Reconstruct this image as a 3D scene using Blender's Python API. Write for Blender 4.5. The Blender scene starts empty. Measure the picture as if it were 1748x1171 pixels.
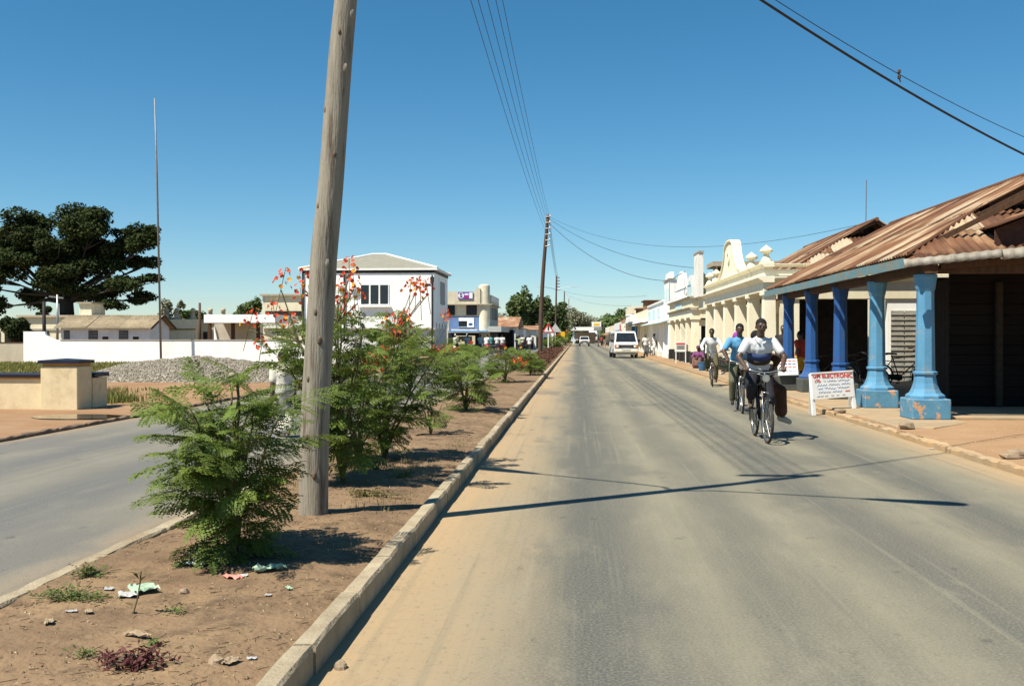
import bpy, bmesh, math, random
from mathutils import Vector, Matrix, noise
R = math.radians
rnd = random.Random(7)
scene = bpy.context.scene
col = scene.collection

# ------------------------------------------------------------------ camera, sky, sun, exposure
CAM_H = 1.53
YAW, PITCH, FPX = R(3.74), R(0.354), 1700.0
cd = bpy.data.cameras.new('camera'); cam = bpy.data.objects.new('camera', cd); col.objects.link(cam)
cam.location = (0, 0, CAM_H)
cam.rotation_euler = (math.pi / 2 - PITCH, 0, YAW)
cd.sensor_width = 36.0; cd.lens = 36.0 * FPX / 1748.0
cd.clip_start = 0.05; cd.clip_end = 6000
scene.camera = cam
SX, SY = 0.472, 0.402                       # shadow run per metre of height
sun_el = math.atan2(1, math.hypot(SX, SY)); sun_az = math.atan2(-SX, -SY)
w = bpy.data.worlds.new('World'); scene.world = w; w.use_nodes = True
nt = w.node_tree; bg = nt.nodes['Background']
sky = nt.nodes.new('ShaderNodeTexSky'); sky.sky_type = 'NISHITA'; sky.sun_disc = False
sky.sun_elevation = sun_el; sky.sun_rotation = sun_az % (2 * math.pi)
sky.air_density = 1.0; sky.dust_density = 0.1; sky.ozone_density = 2.0; sky.altitude = 900
tn = nt.nodes.new('ShaderNodeMix'); tn.data_type = 'RGBA'; tn.blend_type = 'MULTIPLY'; tn.inputs[0].default_value = 1; tn.inputs[7].default_value = (0.91, 0.99, 1.08, 1)
hs = nt.nodes.new('ShaderNodeHueSaturation'); hs.inputs['Saturation'].default_value = 1.24; hs.inputs['Hue'].default_value = 0.486   # the film's blue
nt.links.new(sky.outputs[0], tn.inputs[6]); nt.links.new(tn.outputs[2], hs.inputs['Color']); nt.links.new(hs.outputs[0], bg.inputs[0]); bg.inputs[1].default_value = 0.064
sl = bpy.data.lights.new('sun', 'SUN'); sun = bpy.data.objects.new('sun', sl); col.objects.link(sun)
sl.energy = 5.0; sl.angle = R(0.5); sl.color = (1.0, 0.93, 0.795)
sun.rotation_euler = Vector((SX, SY, -1)).to_track_quat('-Z', 'Y').to_euler()
vs = scene.view_settings
vs.view_transform = 'Standard'; vs.look = 'None'; vs.gamma = 1; vs.use_curve_mapping = False; vs.exposure = 0.76
scene.render.engine = 'CYCLES'

# ------------------------------------------------------------------ layout helpers (photo pixels -> places on the ground)
_CR = cam.rotation_euler.to_matrix()
def ray(u, v): return _CR @ Vector(((u - 874) / FPX, -(v - 585.5) / FPX, -1))
def G(u, v, z=0.0):
    d = ray(u, v); t = (z - CAM_H) / d.z
    return Vector((d.x * t, d.y * t, z))
def AY(u, v, Y):                             # the point seen at a pixel on the plane y = Y
    d = ray(u, v); t = Y / d.y
    return Vector((d.x * t, Y, CAM_H + d.z * t))
def AX(u, v, X):
    d = ray(u, v); t = X / d.x
    return Vector((X, d.y * t, CAM_H + d.z * t))

# ------------------------------------------------------------------ materials
MATS = {}
def _n(nt, t, **k):
    n = nt.nodes.new(t)
    for a, b in k.items(): setattr(n, a, b)
    return n
def mat(name, c1, c2=None, scale=6.0, rough=0.85, bump=0.0, bscale=None, metal=0.0, stretch=(1, 1, 1), lo=0.35, hi=0.68,
        c3=None, s3=1.0, lo3=0.5, hi3=0.7, jitter=0.0, coat=0.0, spec=0.3, trans=0.0, obj=False, detail=6.0):
    if name in MATS: return MATS[name]
    m = bpy.data.materials.new(name); m.use_nodes = True; nt = m.node_tree; L = nt.links.new
    b = nt.nodes['Principled BSDF']; b.inputs['Roughness'].default_value = rough; b.inputs['Metallic'].default_value = metal
    b.inputs['Specular IOR Level'].default_value = spec; b.inputs['Coat Weight'].default_value = coat
    c1 = (*c1, 1); c2 = (*c2, 1) if c2 else tuple(min(1, x * 0.8) for x in c1[:3]) + (1,)
    if obj: src = _n(nt, 'ShaderNodeTexCoord').outputs['Object']
    else: src = _n(nt, 'ShaderNodeNewGeometry').outputs['Position']
    mp = _n(nt, 'ShaderNodeMapping'); mp.inputs['Scale'].default_value = stretch; L(src, mp.inputs[0])
    no = _n(nt, 'ShaderNodeTexNoise'); no.inputs['Scale'].default_value = scale; no.inputs['Detail'].default_value = detail; no.inputs['Roughness'].default_value = 0.62
    L(mp.outputs[0], no.inputs[0])
    rp = _n(nt, 'ShaderNodeMapRange'); rp.inputs[1].default_value = lo; rp.inputs[2].default_value = hi; L(no.outputs[0], rp.inputs[0])
    mx = _n(nt, 'ShaderNodeMix', data_type='RGBA'); mx.inputs[6].default_value = c1; mx.inputs[7].default_value = c2; L(rp.outputs[0], mx.inputs[0])
    out = mx.outputs[2]
    if c3:
        n3 = _n(nt, 'ShaderNodeTexNoise'); n3.inputs['Scale'].default_value = s3; n3.inputs['Detail'].default_value = 7; n3.inputs['Roughness'].default_value = 0.65
        L(mp.outputs[0], n3.inputs[0])
        r3 = _n(nt, 'ShaderNodeMapRange'); r3.inputs[1].default_value = lo3; r3.inputs[2].default_value = hi3; L(n3.outputs[0], r3.inputs[0])
        m3 = _n(nt, 'ShaderNodeMix', data_type='RGBA'); L(r3.outputs[0], m3.inputs[0]); L(out, m3.inputs[6]); m3.inputs[7].default_value = (*c3, 1); out = m3.outputs[2]
    if jitter:
        oi = _n(nt, 'ShaderNodeObjectInfo'); hs = _n(nt, 'ShaderNodeHueSaturation')
        mr = _n(nt, 'ShaderNodeMapRange'); mr.inputs[3].default_value = 1 - jitter; mr.inputs[4].default_value = 1 + jitter
        L(oi.outputs['Random'], mr.inputs[0]); L(mr.outputs[0], hs.inputs['Value']); L(out, hs.inputs['Color']); out = hs.outputs[0]
    L(out, b.inputs['Base Color'])
    if bump:
        n2 = _n(nt, 'ShaderNodeTexNoise'); n2.inputs['Scale'].default_value = bscale or scale * 4; n2.inputs['Detail'].default_value = 5
        L(mp.outputs[0], n2.inputs[0]); bp = _n(nt, 'ShaderNodeBump'); bp.inputs['Strength'].default_value = bump; bp.inputs['Distance'].default_value = 0.02
        L(n2.outputs[0], bp.inputs['Height']); L(bp.outputs[0], b.inputs['Normal'])
    if trans:
        tr = _n(nt, 'ShaderNodeBsdfTranslucent'); L(out, tr.inputs[0]); ms = _n(nt, 'ShaderNodeMixShader'); ms.inputs[0].default_value = trans
        L(b.outputs[0], ms.inputs[1]); L(tr.outputs[0], ms.inputs[2]); L(ms.outputs[0], nt.nodes['Material Output'].inputs[0])
    MATS[name] = m
    return m

def road_mat(name, base, dark, dust, edges, tracks):
    """asphalt: dust lies along the given edge lines (x = const), tyre-darkened bands at the given x."""
    m = bpy.data.materials.new(name); m.use_nodes = True; nt = m.node_tree; L = nt.links.new
    b = nt.nodes['Principled BSDF']; b.inputs['Roughness'].default_value = 0.8; b.inputs['Specular IOR Level'].default_value = 0.35
    ge = _n(nt, 'ShaderNodeNewGeometry'); sp = _n(nt, 'ShaderNodeSeparateXYZ'); L(ge.outputs['Position'], sp.inputs[0])
    def nz(scale, st, det=6):
        mp = _n(nt, 'ShaderNodeMapping'); mp.inputs['Scale'].default_value = st; L(ge.outputs['Position'], mp.inputs[0])
        n = _n(nt, 'ShaderNodeTexNoise'); n.inputs['Scale'].default_value = scale; n.inputs['Detail'].default_value = det; n.inputs['Roughness'].default_value = 0.65
        L(mp.outputs[0], n.inputs[0]); return n.outputs[0]
    def math_(op, a, bb=None, clamp=False):
        n = _n(nt, 'ShaderNodeMath', operation=op); n.use_clamp = clamp
        for i, q in enumerate((a, bb)):
            if q is None: continue
            if isinstance(q, (int, float)): n.inputs[i].default_value = q
            else: L(q, n.inputs[i])
        return n.outputs[0]
    def rng(x, a, c, o0=0.0, o1=1.0):
        n = _n(nt, 'ShaderNodeMapRange', interpolation_type='SMOOTHSTEP'); n.inputs[1].default_value = a; n.inputs[2].default_value = c
        n.inputs[3].default_value = o0; n.inputs[4].default_value = o1; L(x, n.inputs[0]); return n.outputs[0]
    def mix(f, a, c):
        n = _n(nt, 'ShaderNodeMix', data_type='RGBA'); L(f, n.inputs[0])
        for i, q in ((6, a), (7, c)):
            if isinstance(q, tuple): n.inputs[i].default_value = (*q, 1)
            else: L(q, n.inputs[i])
        return n.outputs[2]
    big = nz(0.9, (1, 0.16, 1)); mid = nz(2.2, (1, 0.35, 1)); fine = nz(60, (1, 1, 1), 3); grit = nz(220, (1, 1, 1), 2)
    x = math_('ADD', sp.outputs[0], math_('MULTIPLY', math_('SUBTRACT', big, 0.5), 1.1))
    c = mix(rng(mid, 0.35, 0.68), base, tuple(q * 0.84 for q in base))
    tr = None
    for (x0, wd, k) in tracks:
        d = math_('ABSOLUTE', math_('SUBTRACT', x, x0)); g = rng(d, wd, 0.0, 0.0, k)
        tr = g if tr is None else math_('MAXIMUM', tr, g)
    c = mix(math_('MULTIPLY', tr, rng(mid, 0.12, 0.50)), c, dark)
    for (x0, s, wd) in edges:
        d = math_('MULTIPLY', math_('SUBTRACT', x, x0), s); g = rng(d, wd, 0.0)
        g = math_('MULTIPLY', g, rng(mid, 0.2, 0.5, 0.45, 1.0))
        c = mix(g, c, dust)
    st = nz(1.0, (9, 0.10, 1), 7); c = mix(rng(st, 0.50, 0.72, 0.0, 0.55), c, tuple(q * 0.72 for q in base)); c = mix(rng(st, 0.46, 0.30, 0.0, 0.4), c, tuple(q * 1.22 for q in base))
    patch = nz(0.55, (1, 0.45, 1), 8); c = mix(rng(patch, 0.53, 0.62, 0.0, 0.48), c, dark)
    wv = nz(1.6, (1, 1, 1), 5); vo = _n(nt, 'ShaderNodeTexVoronoi', feature='DISTANCE_TO_EDGE'); vo.inputs['Scale'].default_value = 0.42
    vm = _n(nt, 'ShaderNodeVectorMath', operation='MULTIPLY_ADD'); cb = _n(nt, 'ShaderNodeCombineXYZ'); L(wv, cb.inputs[0]); L(mid, cb.inputs[1]); L(cb.outputs[0], vm.inputs[0]); vm.inputs[1].default_value = (1.6, 1.6, 0); L(ge.outputs['Position'], vm.inputs[2]); L(vm.outputs[0], vo.inputs['Vector'])
    c = mix(math_('MULTIPLY', rng(vo.outputs['Distance'], 0.005, 0.0, 0.0, 0.4), rng(big, 0.52, 0.62)), c, tuple(q * 0.45 for q in dark))
    c = mix(rng(fine, 0.38, 0.70, 0.0, 0.42), c, tuple(q * 1.4 for q in base)); sp2 = nz(24, (1, 0.8, 1), 4); c = mix(rng(sp2, 0.54, 0.72, 0.0, 0.5), c, tuple(q * 0.55 for q in base)); oil = nz(3.1, (1, 0.6, 1), 8); c = mix(rng(oil, 0.63, 0.70, 0.0, 0.55), c, tuple(q * 0.7 for q in dark)); c = mix(rng(oil, 0.40, 0.28, 0.0, 0.25), c, tuple(q * 1.25 for q in base))
    c = mix(rng(grit, 0.5, 0.75, 0.0, 0.35), c, tuple(q * 0.45 for q in dark))
    L(c, b.inputs['Base Color'])
    bp = _n(nt, 'ShaderNodeBump'); bp.inputs['Strength'].default_value = 0.35; bp.inputs['Distance'].default_value = 0.008; L(grit, bp.inputs['Height']); L(bp.outputs[0], b.inputs['Normal'])
    return m

# ------------------------------------------------------------------ object helpers
def tag(o, label=None, cat=None, group=None, kind=None):
    for k, v in (('label', label), ('category', cat), ('group', group), ('kind', kind)):
        if v: o[k] = v
    return o
def empty(name, loc, label=None, cat=None, group=None, rz=0.0, kind=None):
    o = bpy.data.objects.new(name, None); col.objects.link(o); o.location = loc; o.rotation_euler = (0, 0, rz); o.empty_display_size = 0.2
    return tag(o, label, cat, group, kind)
def world_of(q):
    M = Matrix.Translation(q.location) @ q.rotation_euler.to_matrix().to_4x4()
    return world_of(q.parent) @ q.matrix_parent_inverse @ M if q.parent else M
def link(name, me, parent=None, local=True):
    o = bpy.data.objects.new(name, me); col.objects.link(o)
    if parent:
        o.parent = parent
        if not local:
            o.matrix_parent_inverse = world_of(parent).inverted()
    return o
class MB:
    def __init__(s): s.v = []; s.f = []
    def add(s, vs, fs):
        n = len(s.v); s.v += [tuple(v) for v in vs]; s.f += [tuple(i + n for i in f) for f in fs]; return s
    def box(s, x0, x1, y0, y1, z0, z1):
        return s.add([(x0, y0, z0), (x1, y0, z0), (x1, y1, z0), (x0, y1, z0), (x0, y0, z1), (x1, y0, z1), (x1, y1, z1), (x0, y1, z1)],
                     [(0, 3, 2, 1), (4, 5, 6, 7), (0, 1, 5, 4), (1, 2, 6, 5), (2, 3, 7, 6), (3, 0, 4, 7)])
    def hexa(s, b, t):                       # eight corners: bottom ring, top ring
        return s.add(list(b) + list(t), [(0, 3, 2, 1), (4, 5, 6, 7), (0, 1, 5, 4), (1, 2, 6, 5), (2, 3, 7, 6), (3, 0, 4, 7)])
    def bar(s, p, q, w, h):                  # rectangular bar between two points
        p, q = Vector(p), Vector(q); d = (q - p).normalized(); a = d.cross(Vector((0, 0, 1)))
        if a.length < 1e-4: a = Vector((1, 0, 0))
        a.normalize(); c = a.cross(d)
        k = [a * (w / 2) * i + c * (h / 2) * j for i, j in ((-1, -1), (1, -1), (1, 1), (-1, 1))]
        return s.hexa([p + x for x in k], [q + x for x in k])
    def tube(s, pts, rad, n=8, cap=True):
        pts = [Vector(p) for p in pts]; m = len(pts)
        if not isinstance(rad, (list, tuple)): rad = [rad] * m
        n0 = len(s.v); up = None
        for i, p in enumerate(pts):
            d = (pts[min(i + 1, m - 1)] - pts[max(i - 1, 0)]).normalized()
            if up is None: up = Vector((0, 0, 1)) if abs(d.z) < 0.9 else Vector((1, 0, 0))
            a = d.cross(up).normalized(); c = a.cross(d); up = c
            for k in range(n):
                t = 2 * math.pi * k / n; s.v.append(tuple(p + (a * math.cos(t) + c * math.sin(t)) * rad[i]))
        for i in range(m - 1):
            for k in range(n):
                a0 = n0 + i * n + k; b0 = n0 + i * n + (k + 1) % n; s.f.append((a0, b0, b0 + n, a0 + n))
        if cap: s.f.append(tuple(n0 + k for k in range(n))[::-1]); s.f.append(tuple(n0 + (m - 1) * n + k for k in range(n)))
        return s
    def lathe(s, prof, n=16, c=(0, 0, 0), rot=0.0, sq=False):   # prof: (r, z); sq: r is half the width across flats of an n-gon
        n0 = len(s.v); k = 1 / math.cos(math.pi / n) if sq else 1
        for r, z in prof:
            for i in range(n):
                t = 2 * math.pi * i / n + rot; s.v.append((c[0] + r * k * math.cos(t), c[1] + r * k * math.sin(t), c[2] + z))
        for j in range(len(prof) - 1):
            for i in range(n):
                a = n0 + j * n + i; b = n0 + j * n + (i + 1) % n; s.f.append((a, b, b + n, a + n))
        s.f.append(tuple(n0 + i for i in range(n))[::-1]); s.f.append(tuple(n0 + (len(prof) - 1) * n + i for i in range(n)))
        return s
    def prism(s, poly, axis, a, b):          # polygon in the other two axes, extruded along axis from a to b
        def P(p, t): return {'x': (t, p[0], p[1]), 'y': (p[0], t, p[1]), 'z': (p[0], p[1], t)}[axis]
        n = len(poly); return s.add([P(p, a) for p in poly] + [P(p, b) for p in poly],
            [tuple(range(n))[::-1], tuple(range(n, 2 * n))] + [(i, (i + 1) % n, (i + 1) % n + n, i + n) for i in range(n)])
    def ball(s, c, r, n=8, m=6):
        rx, ry, rz = r if isinstance(r, (tuple, list)) else (r, r, r); n0 = len(s.v)
        for j in range(1, m):
            ph = math.pi * j / m
            for i in range(n):
                t = 2 * math.pi * i / n; s.v.append((c[0] + rx * math.sin(ph) * math.cos(t), c[1] + ry * math.sin(ph) * math.sin(t), c[2] + rz * math.cos(ph)))
        for j in range(m - 2):
            for i in range(n):
                a = n0 + j * n + i; b = n0 + j * n + (i + 1) % n; s.f.append((a, a + n, b + n, b))
        t = len(s.v); s.v.append((c[0], c[1], c[2] + rz)); s.v.append((c[0], c[1], c[2] - rz))
        for i in range(n):
            s.f.append((n0 + i, n0 + (i + 1) % n, t)); q = n0 + (m - 2) * n; s.f.append((q + (i + 1) % n, q + i, t + 1))
        return s
    def ring(s, c, R_, r, axis='x', n=28, m=6):
        n0 = len(s.v)
        for i in range(n):
            t = 2 * math.pi * i / n
            for j in range(m):
                p = 2 * math.pi * j / m; rr = R_ + r * math.cos(p); h = r * math.sin(p); a, b = rr * math.cos(t), rr * math.sin(t)
                s.v.append({'x': (c[0] + h, c[1] + a, c[2] + b), 'y': (c[0] + a, c[1] + h, c[2] + b), 'z': (c[0] + a, c[1] + b, c[2] + h)}[axis])
        for i in range(n):
            for j in range(m):
                a = n0 + i * m + j; b = n0 + i * m + (j + 1) % m; c2 = n0 + ((i + 1) % n) * m + j; d = n0 + ((i + 1) % n) * m + (j + 1) % m
                s.f.append((a, b, d, c2))
        return s
    def mesh(s, name, m, smooth=False):
        me = bpy.data.meshes.new(name); me.from_pydata(s.v, [], s.f); me.materials.append(m)
        bm = bmesh.new(); bm.from_mesh(me); bmesh.ops.recalc_face_normals(bm, faces=bm.faces); bm.to_mesh(me); bm.free()
        if smooth: me.shade_smooth()
        me.update(); return me
    def build(s, name, m, parent=None, smooth=False, local=False, bevel=0, auto=None):
        me = s.mesh(name, m, smooth or auto is not None)
        o = link(name, me, parent, local)
        if auto is not None: me.set_sharp_from_angle(angle=R(auto))
        if bevel:
            b = o.modifiers.new('bevel', 'BEVEL'); b.width = bevel; b.segments = 2; b.limit_method = 'ANGLE'; b.angle_limit = R(40)
        return o
def bx(name, m, parent, *b, bevel=0, local=False): return MB().box(*b).build(name, m, parent, bevel=bevel, local=local)
def copy_tree(o, parent=None):
    c = o.copy(); col.objects.link(c)
    if parent: c.parent = parent
    for ch in list(o.children): copy_tree(ch, c)
    return c
bench = bpy.data.scenes.new('bench')                          # a side scene where single meshes are evaluated; removed at the end
def baked(o):
    bench.collection.objects.link(o); vl = bench.view_layers[0]; vl.update(); me = bpy.data.meshes.new_from_object(o.evaluated_get(vl.depsgraph))
    bpy.data.objects.remove(o); return me
def text(body, size, m, parent, loc, rot, name='lettering', bold=0.0, sx=1.0, local=False):
    cu = bpy.data.curves.new('t', 'FONT'); cu.body = body; cu.size = size; cu.extrude = 0.003; cu.offset = bold; cu.align_x = 'CENTER'; cu.align_y = 'CENTER'
    me = baked(bpy.data.objects.new('t', cu)); bpy.data.curves.remove(cu)
    me.transform(Matrix.Translation(loc) @ rot.to_4x4() @ Matrix.Diagonal((sx, 1, 1, 1))); me.materials.clear(); me.materials.append(m)
    return link(name, me, parent, local)
FACE_S = Matrix(((1, 0, 0), (0, 0, -1), (0, 1, 0)))          # lettering that faces the camera side (-y)
FACE_W = Matrix(((0, 0, -1), (-1, 0, 0), (0, 1, 0)))         # lettering that faces the street from the right (-x)

# colours used in many places
M_white = mat('white_paint', (0.78, 0.77, 0.72), (0.66, 0.64, 0.57), 3, 0.75, 0.05, c3=(0.45, 0.40, 0.32), s3=1.4, lo3=0.58, hi3=0.85, stretch=(1, 1, 0.35))
M_wall = mat('white_plaster', (0.86, 0.86, 0.84), (0.78, 0.77, 0.72), 1.6, 0.8, 0.08, 40, c3=(0.55, 0.5, 0.42), s3=1.1, lo3=0.62, hi3=0.85, stretch=(1, 1, 0.4))
M_cream = mat('cream_plaster', (0.84, 0.79, 0.62), (0.77, 0.70, 0.52), 2.2, 0.8, 0.1, 40, c3=(0.42, 0.33, 0.19), s3=1.5, lo3=0.6, hi3=0.85, stretch=(1, 1, 0.35))
M_cream2 = mat('pale_cream_plaster', (0.76, 0.70, 0.52), (0.66, 0.60, 0.43), 2.2, 0.8, 0.1, 40, c3=(0.40, 0.34, 0.24), s3=1.3, lo3=0.56, hi3=0.82, stretch=(1, 1, 0.35))
M_dark = mat('dark_paint_and_shade', (0.012, 0.011, 0.01), (0.025, 0.022, 0.02), 5, 0.7)  # dark paint, also the colour that stands in for shade inside openings
M_black = mat('black_paint', (0.018, 0.017, 0.017), (0.035, 0.03, 0.028), 8, 0.6)
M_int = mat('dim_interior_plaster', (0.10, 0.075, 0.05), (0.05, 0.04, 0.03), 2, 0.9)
M_brown = mat('brown_timber', (0.09, 0.045, 0.022), (0.05, 0.026, 0.014), 14, 0.8, 0.2, stretch=(1, 1, 0.1))
M_glass = mat('dark_window_glass', (0.012, 0.016, 0.022), (0.02, 0.025, 0.03), 2, 0.12, spec=0.5)
M_conc = mat('weathered_concrete', (0.44, 0.40, 0.33), (0.34, 0.30, 0.23), 7, 0.92, 0.4, 60, c3=(0.46, 0.34, 0.19), s3=1.7, lo3=0.48, hi3=0.75, jitter=0.08)
M_steel = mat('dull_steel', (0.30, 0.30, 0.29), (0.22, 0.21, 0.2), 10, 0.45, metal=0.7)
M_blue = mat('royal_blue_paint', (0.022, 0.09, 0.27), (0.018, 0.07, 0.22), 4, 0.55, 0.12, 30, c3=(0.09, 0.10, 0.12), s3=4, lo3=0.54, hi3=0.8)
M_sky = mat('sky_blue_paint', (0.095, 0.265, 0.42), (0.075, 0.22, 0.36), 3.2, 0.6, 0.15, 30, c3=(0.26, 0.27, 0.23), s3=3.4, lo3=0.52, hi3=0.80)
M_skyped = mat('chipped_sky_blue_paint', (0.10, 0.25, 0.36), (0.075, 0.195, 0.30), 5, 0.7, 0.25, 25, c3=(0.50, 0.28, 0.15), s3=4.2, lo3=0.565, hi3=0.60)
# ------------------------------------------------------------------ the setting
KX0, KX1 = -1.292, -1.184                    # kerb of the median on the road side
LX0, LX1 = -3.15, -3.04                      # its kerb on the far carriageway's side
RX = 4.87                                    # kerb of the footpath
FX = -8.35                                   # far edge of the far carriageway
M_earth = mat('dry_red_earth', (0.22, 0.12, 0.06), (0.26, 0.16, 0.09), 0.5, 0.95, 0.5, 30, c3=(0.12, 0.14, 0.045), s3=0.14, lo3=0.47, hi3=0.6)
M_soil = mat('median_soil', (0.155, 0.100, 0.058), (0.25, 0.168, 0.094), 1.6, 0.97, 0.9, 28, c3=(0.085, 0.056, 0.034), s3=4.5, lo3=0.50, hi3=0.72)
M_sand = mat('sandy_footpath', (0.33, 0.21, 0.115), (0.28, 0.165, 0.085), 1.1, 0.95, 0.5, 30, c3=(0.33, 0.19, 0.10), s3=6, lo3=0.55, hi3=0.8)
M_apron = mat('veranda_cement', (0.34, 0.26, 0.165), (0.28, 0.21, 0.13), 3, 0.93, 0.3, 40, c3=(0.42, 0.27, 0.14), s3=1.2, lo3=0.5, hi3=0.75)
tag(MB().box(-2500, 2500, -60, 3500, -0.6, -0.012).build('ground', M_earth), kind='structure')
M_road = road_mat('dusty_asphalt', (0.212, 0.194, 0.138), (0.070, 0.073, 0.068), (0.39, 0.265, 0.14), [(-1.3, 1, 1.35), (5.1, -1, 1.1)], [(0.12, 0.8, 1.0), (1.2, 0.5, 0.65), (2.3, 0.75, 0.85), (3.5, 0.7, 0.95)])
tag(MB().add([(KX1 - 0.02, -10, 0), (RX + 0.05, -10, 0), (RX + 0.05, 420, 0), (KX1 - 0.02, 420, 0)], [(0, 1, 2, 3)]).build('road', M_road), kind='structure')
M_road2 = road_mat('grey_asphalt', (0.178, 0.166, 0.134), (0.088, 0.092, 0.095), (0.27, 0.19, 0.115), [(-3.0, -1, 0.85), (-8.5, 1, 0.7)], [(-4.9, 0.8, 0.9), (-6.7, 0.7, 0.8)])
tag(MB().add([(FX, -10, 0), (LX0 + 0.02, -10, 0), (LX0 + 0.02, 420, 0), (FX, 420, 0)], [(0, 1, 2, 3)]).build('far_carriageway', M_road2), kind='structure')

def soil_z(x, y):
    e = min(x - LX1, KX0 - x)
    return 0.095 + 0.035 * min(1, max(0, e) / 0.4) + 0.028 * noise.noise((x * 1.1, y * 1.1, 0)) + 0.012 * noise.noise((x * 5, y * 5, 3)) + 0.007 * noise.noise((x * 14, y * 14, 6)) + 0.006 * noise.noise((x * 26, y * 26, 8))
def grid(x0, x1, nx, y0, y1, ny, fz):
    vs = []; fs = []
    for j in range(ny + 1):
        for i in range(nx + 1):
            x = x0 + (x1 - x0) * i / nx; y = y0 + (y1 - y0) * j / ny; vs.append((x, y, fz(x, y)))
    for j in range(ny):
        for i in range(nx):
            a = j * (nx + 1) + i; fs.append((a, a + 1, a + nx + 2, a + nx + 1))
    return MB().add(vs, fs)
med = grid(LX1 - 0.03, KX0 + 0.03, 44, -3, 26, 620, soil_z).build('median_strip', M_soil, smooth=True); tag(med, kind='structure')
tag(grid(LX1 - 0.03, KX0 + 0.03, 8, 26, 300, 90, lambda x, y: 0.11 + 0.02 * noise.noise((x, y, 0))).build('median_strip', M_soil, smooth=True), kind='structure')

def kerb_line(x0, x1, z, y_end, step, m, chip=0.006, name='kerb'):
    k = empty(name, ((x0 + x1) / 2, 0, 0), kind='structure')
    protos = []
    for i in range(5):
        b = MB(); n = 6; vs = []; fs = []
        for j in range(n + 1):
            y = (step - 0.014) * j / n
            q = lambda s: rnd.uniform(-chip, chip) * s
            hw = (x1 - x0) / 2; e = 0.006 if j in (0, n) else 0
            vs += [(-hw, y, -0.12), (hw, y, -0.12), (hw + q(.5), y, z - 0.016 - e + q(1)), (hw - 0.014 + q(1), y, z - e + q(1)), (-hw + 0.012 + q(1), y, z - e + q(1)), (-hw, y, z - 0.014 + q(1))]
        for j in range(n):
            a = 6 * j
            for t in range(6): fs.append((a + t, a + (t + 1) % 6, a + 6 + (t + 1) % 6, a + 6 + t))
        fs += [(5, 4, 3, 2, 1, 0), tuple(6 * n + t for t in range(6))]
        protos.append(b.add(vs, fs).mesh('kerb_stone', m))
    y = -3.0
    while y < y_end:
        o = link('kerb_stone', rnd.choice(protos), k); o.location = (rnd.uniform(-.004, .004), y, rnd.uniform(-.006, .004)); o.rotation_euler = (0, rnd.uniform(-.015, .015), rnd.uniform(-.006, .006)); y += step
    tag(MB().box(-(x1 - x0) / 2, (x1 - x0) / 2, y, 400, -0.1, z - 0.004).build('kerb_run', m, k, local=True), kind='stuff')
    return k
M_kerb = mat('kerb_concrete', (0.36, 0.305, 0.21), (0.26, 0.21, 0.14), 5, 0.93, 0.5, 50, c3=(0.24, 0.17, 0.10), s3=2.1, lo3=0.55, hi3=0.75, jitter=0.12)
M_kerb2 = mat('dusty_kerb_concrete', (0.37, 0.28, 0.18), (0.31, 0.22, 0.125), 4, 0.93, 0.5, 50, c3=(0.46, 0.29, 0.14), s3=1.5, lo3=0.45, hi3=0.7, jitter=0.08)
kerb_line(KX0, KX1, 0.14, 30, 0.93, M_kerb, 0.0028)
kerb_line(LX0, LX1, 0.115, 24, 0.93, M_kerb, 0.004)
kerb_line(RX, RX + 0.15, 0.085, 34, 0.93, M_kerb2, 0.014)
kerb_line(FX - 0.12, FX, 0.055, 30, 0.93, mat('dark_kerb_concrete', (0.12, 0.085, 0.06), (0.22, 0.15, 0.10), 3, 0.95, 0.4, 50, jitter=0.15), 0.012)

def path_z(x, y):
    return 0.078 + 0.03 * min(1, max(0, (x - 5.05)) / 1.2) + 0.010 * noise.noise((x * 0.9, y * 0.9, 4)) + 0.004 * noise.noise((x * 6, y * 6, 4))
tag(grid(RX + 0.13, 16, 60, 4, 17.4, 70, path_z).build('footpath', M_sand, smooth=True), kind='structure')
tag(MB().box(RX + 0.13, 16, 17.4, 200, -0.3, 0.088).build('footpath', M_sand), kind='structure')
ap = MB(); ap.prism([(5.06, 16.2), (5.55, 15.9), (6.05, 16.45), (6.45, 16.9), (6.45, 47), (5.06, 47)], 'z', 0.0, 0.118)
tag(ap.build('veranda_apron', M_apron, bevel=0.02), kind='structure')
tag(MB().box(6.45, 13, 17.75, 31.9, 0.0, 0.135).build('veranda_floor', M_apron, bevel=0.015), kind='structure')
tag(MB().box(5.75, 9.0, 47.0, 120, 0.0, 0.13).build('veranda_floor', M_apron, bevel=0.02), kind='structure')

# left verge: earth bank a touch above the road, then grass
pc = G(140, 711, 0.03)
tag(grid(-60, FX - 0.12, 260, 5, 60, 200, lambda x, y: 0.035 - 0.035 * math.exp(-((x - pc.x) ** 2 / 1.3 + (y - pc.y) ** 2 / .7)) + (0.03 if (x - pc.x) ** 2 + (y - pc.y) ** 2 > 4 else 0.008) * noise.noise((x * .25, y * .25, 9)) + 0.008 * noise.noise((x * 2, y * 2, 9))).build('verge', mat('verge_earth', (0.24, 0.13, 0.06), (0.29, 0.19, 0.11), 0.7, 0.95, 0.4, 25, c3=(0.25, 0.14, 0.07), s3=2.5, lo3=0.5, hi3=0.75), smooth=True), kind='structure')

# puddle beside the pillar (a flat sheet of water with an uneven bank)
ps = []
for i in range(28):
    t = 2 * math.pi * i / 28; r = 1 + 0.22 * noise.noise((math.cos(t) * 1.5, math.sin(t) * 1.5, 2))
    ps.append((pc.x + 0.95 * r * math.cos(t), pc.y + 0.55 * r * math.sin(t), 0.030))
tag(MB().add(ps, [tuple(range(28))]).build('puddle', mat('puddle_water', (0.05, 0.035, 0.02), (0.04, 0.03, 0.02), 2, 0.03, spec=0.5)), kind='structure')

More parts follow.
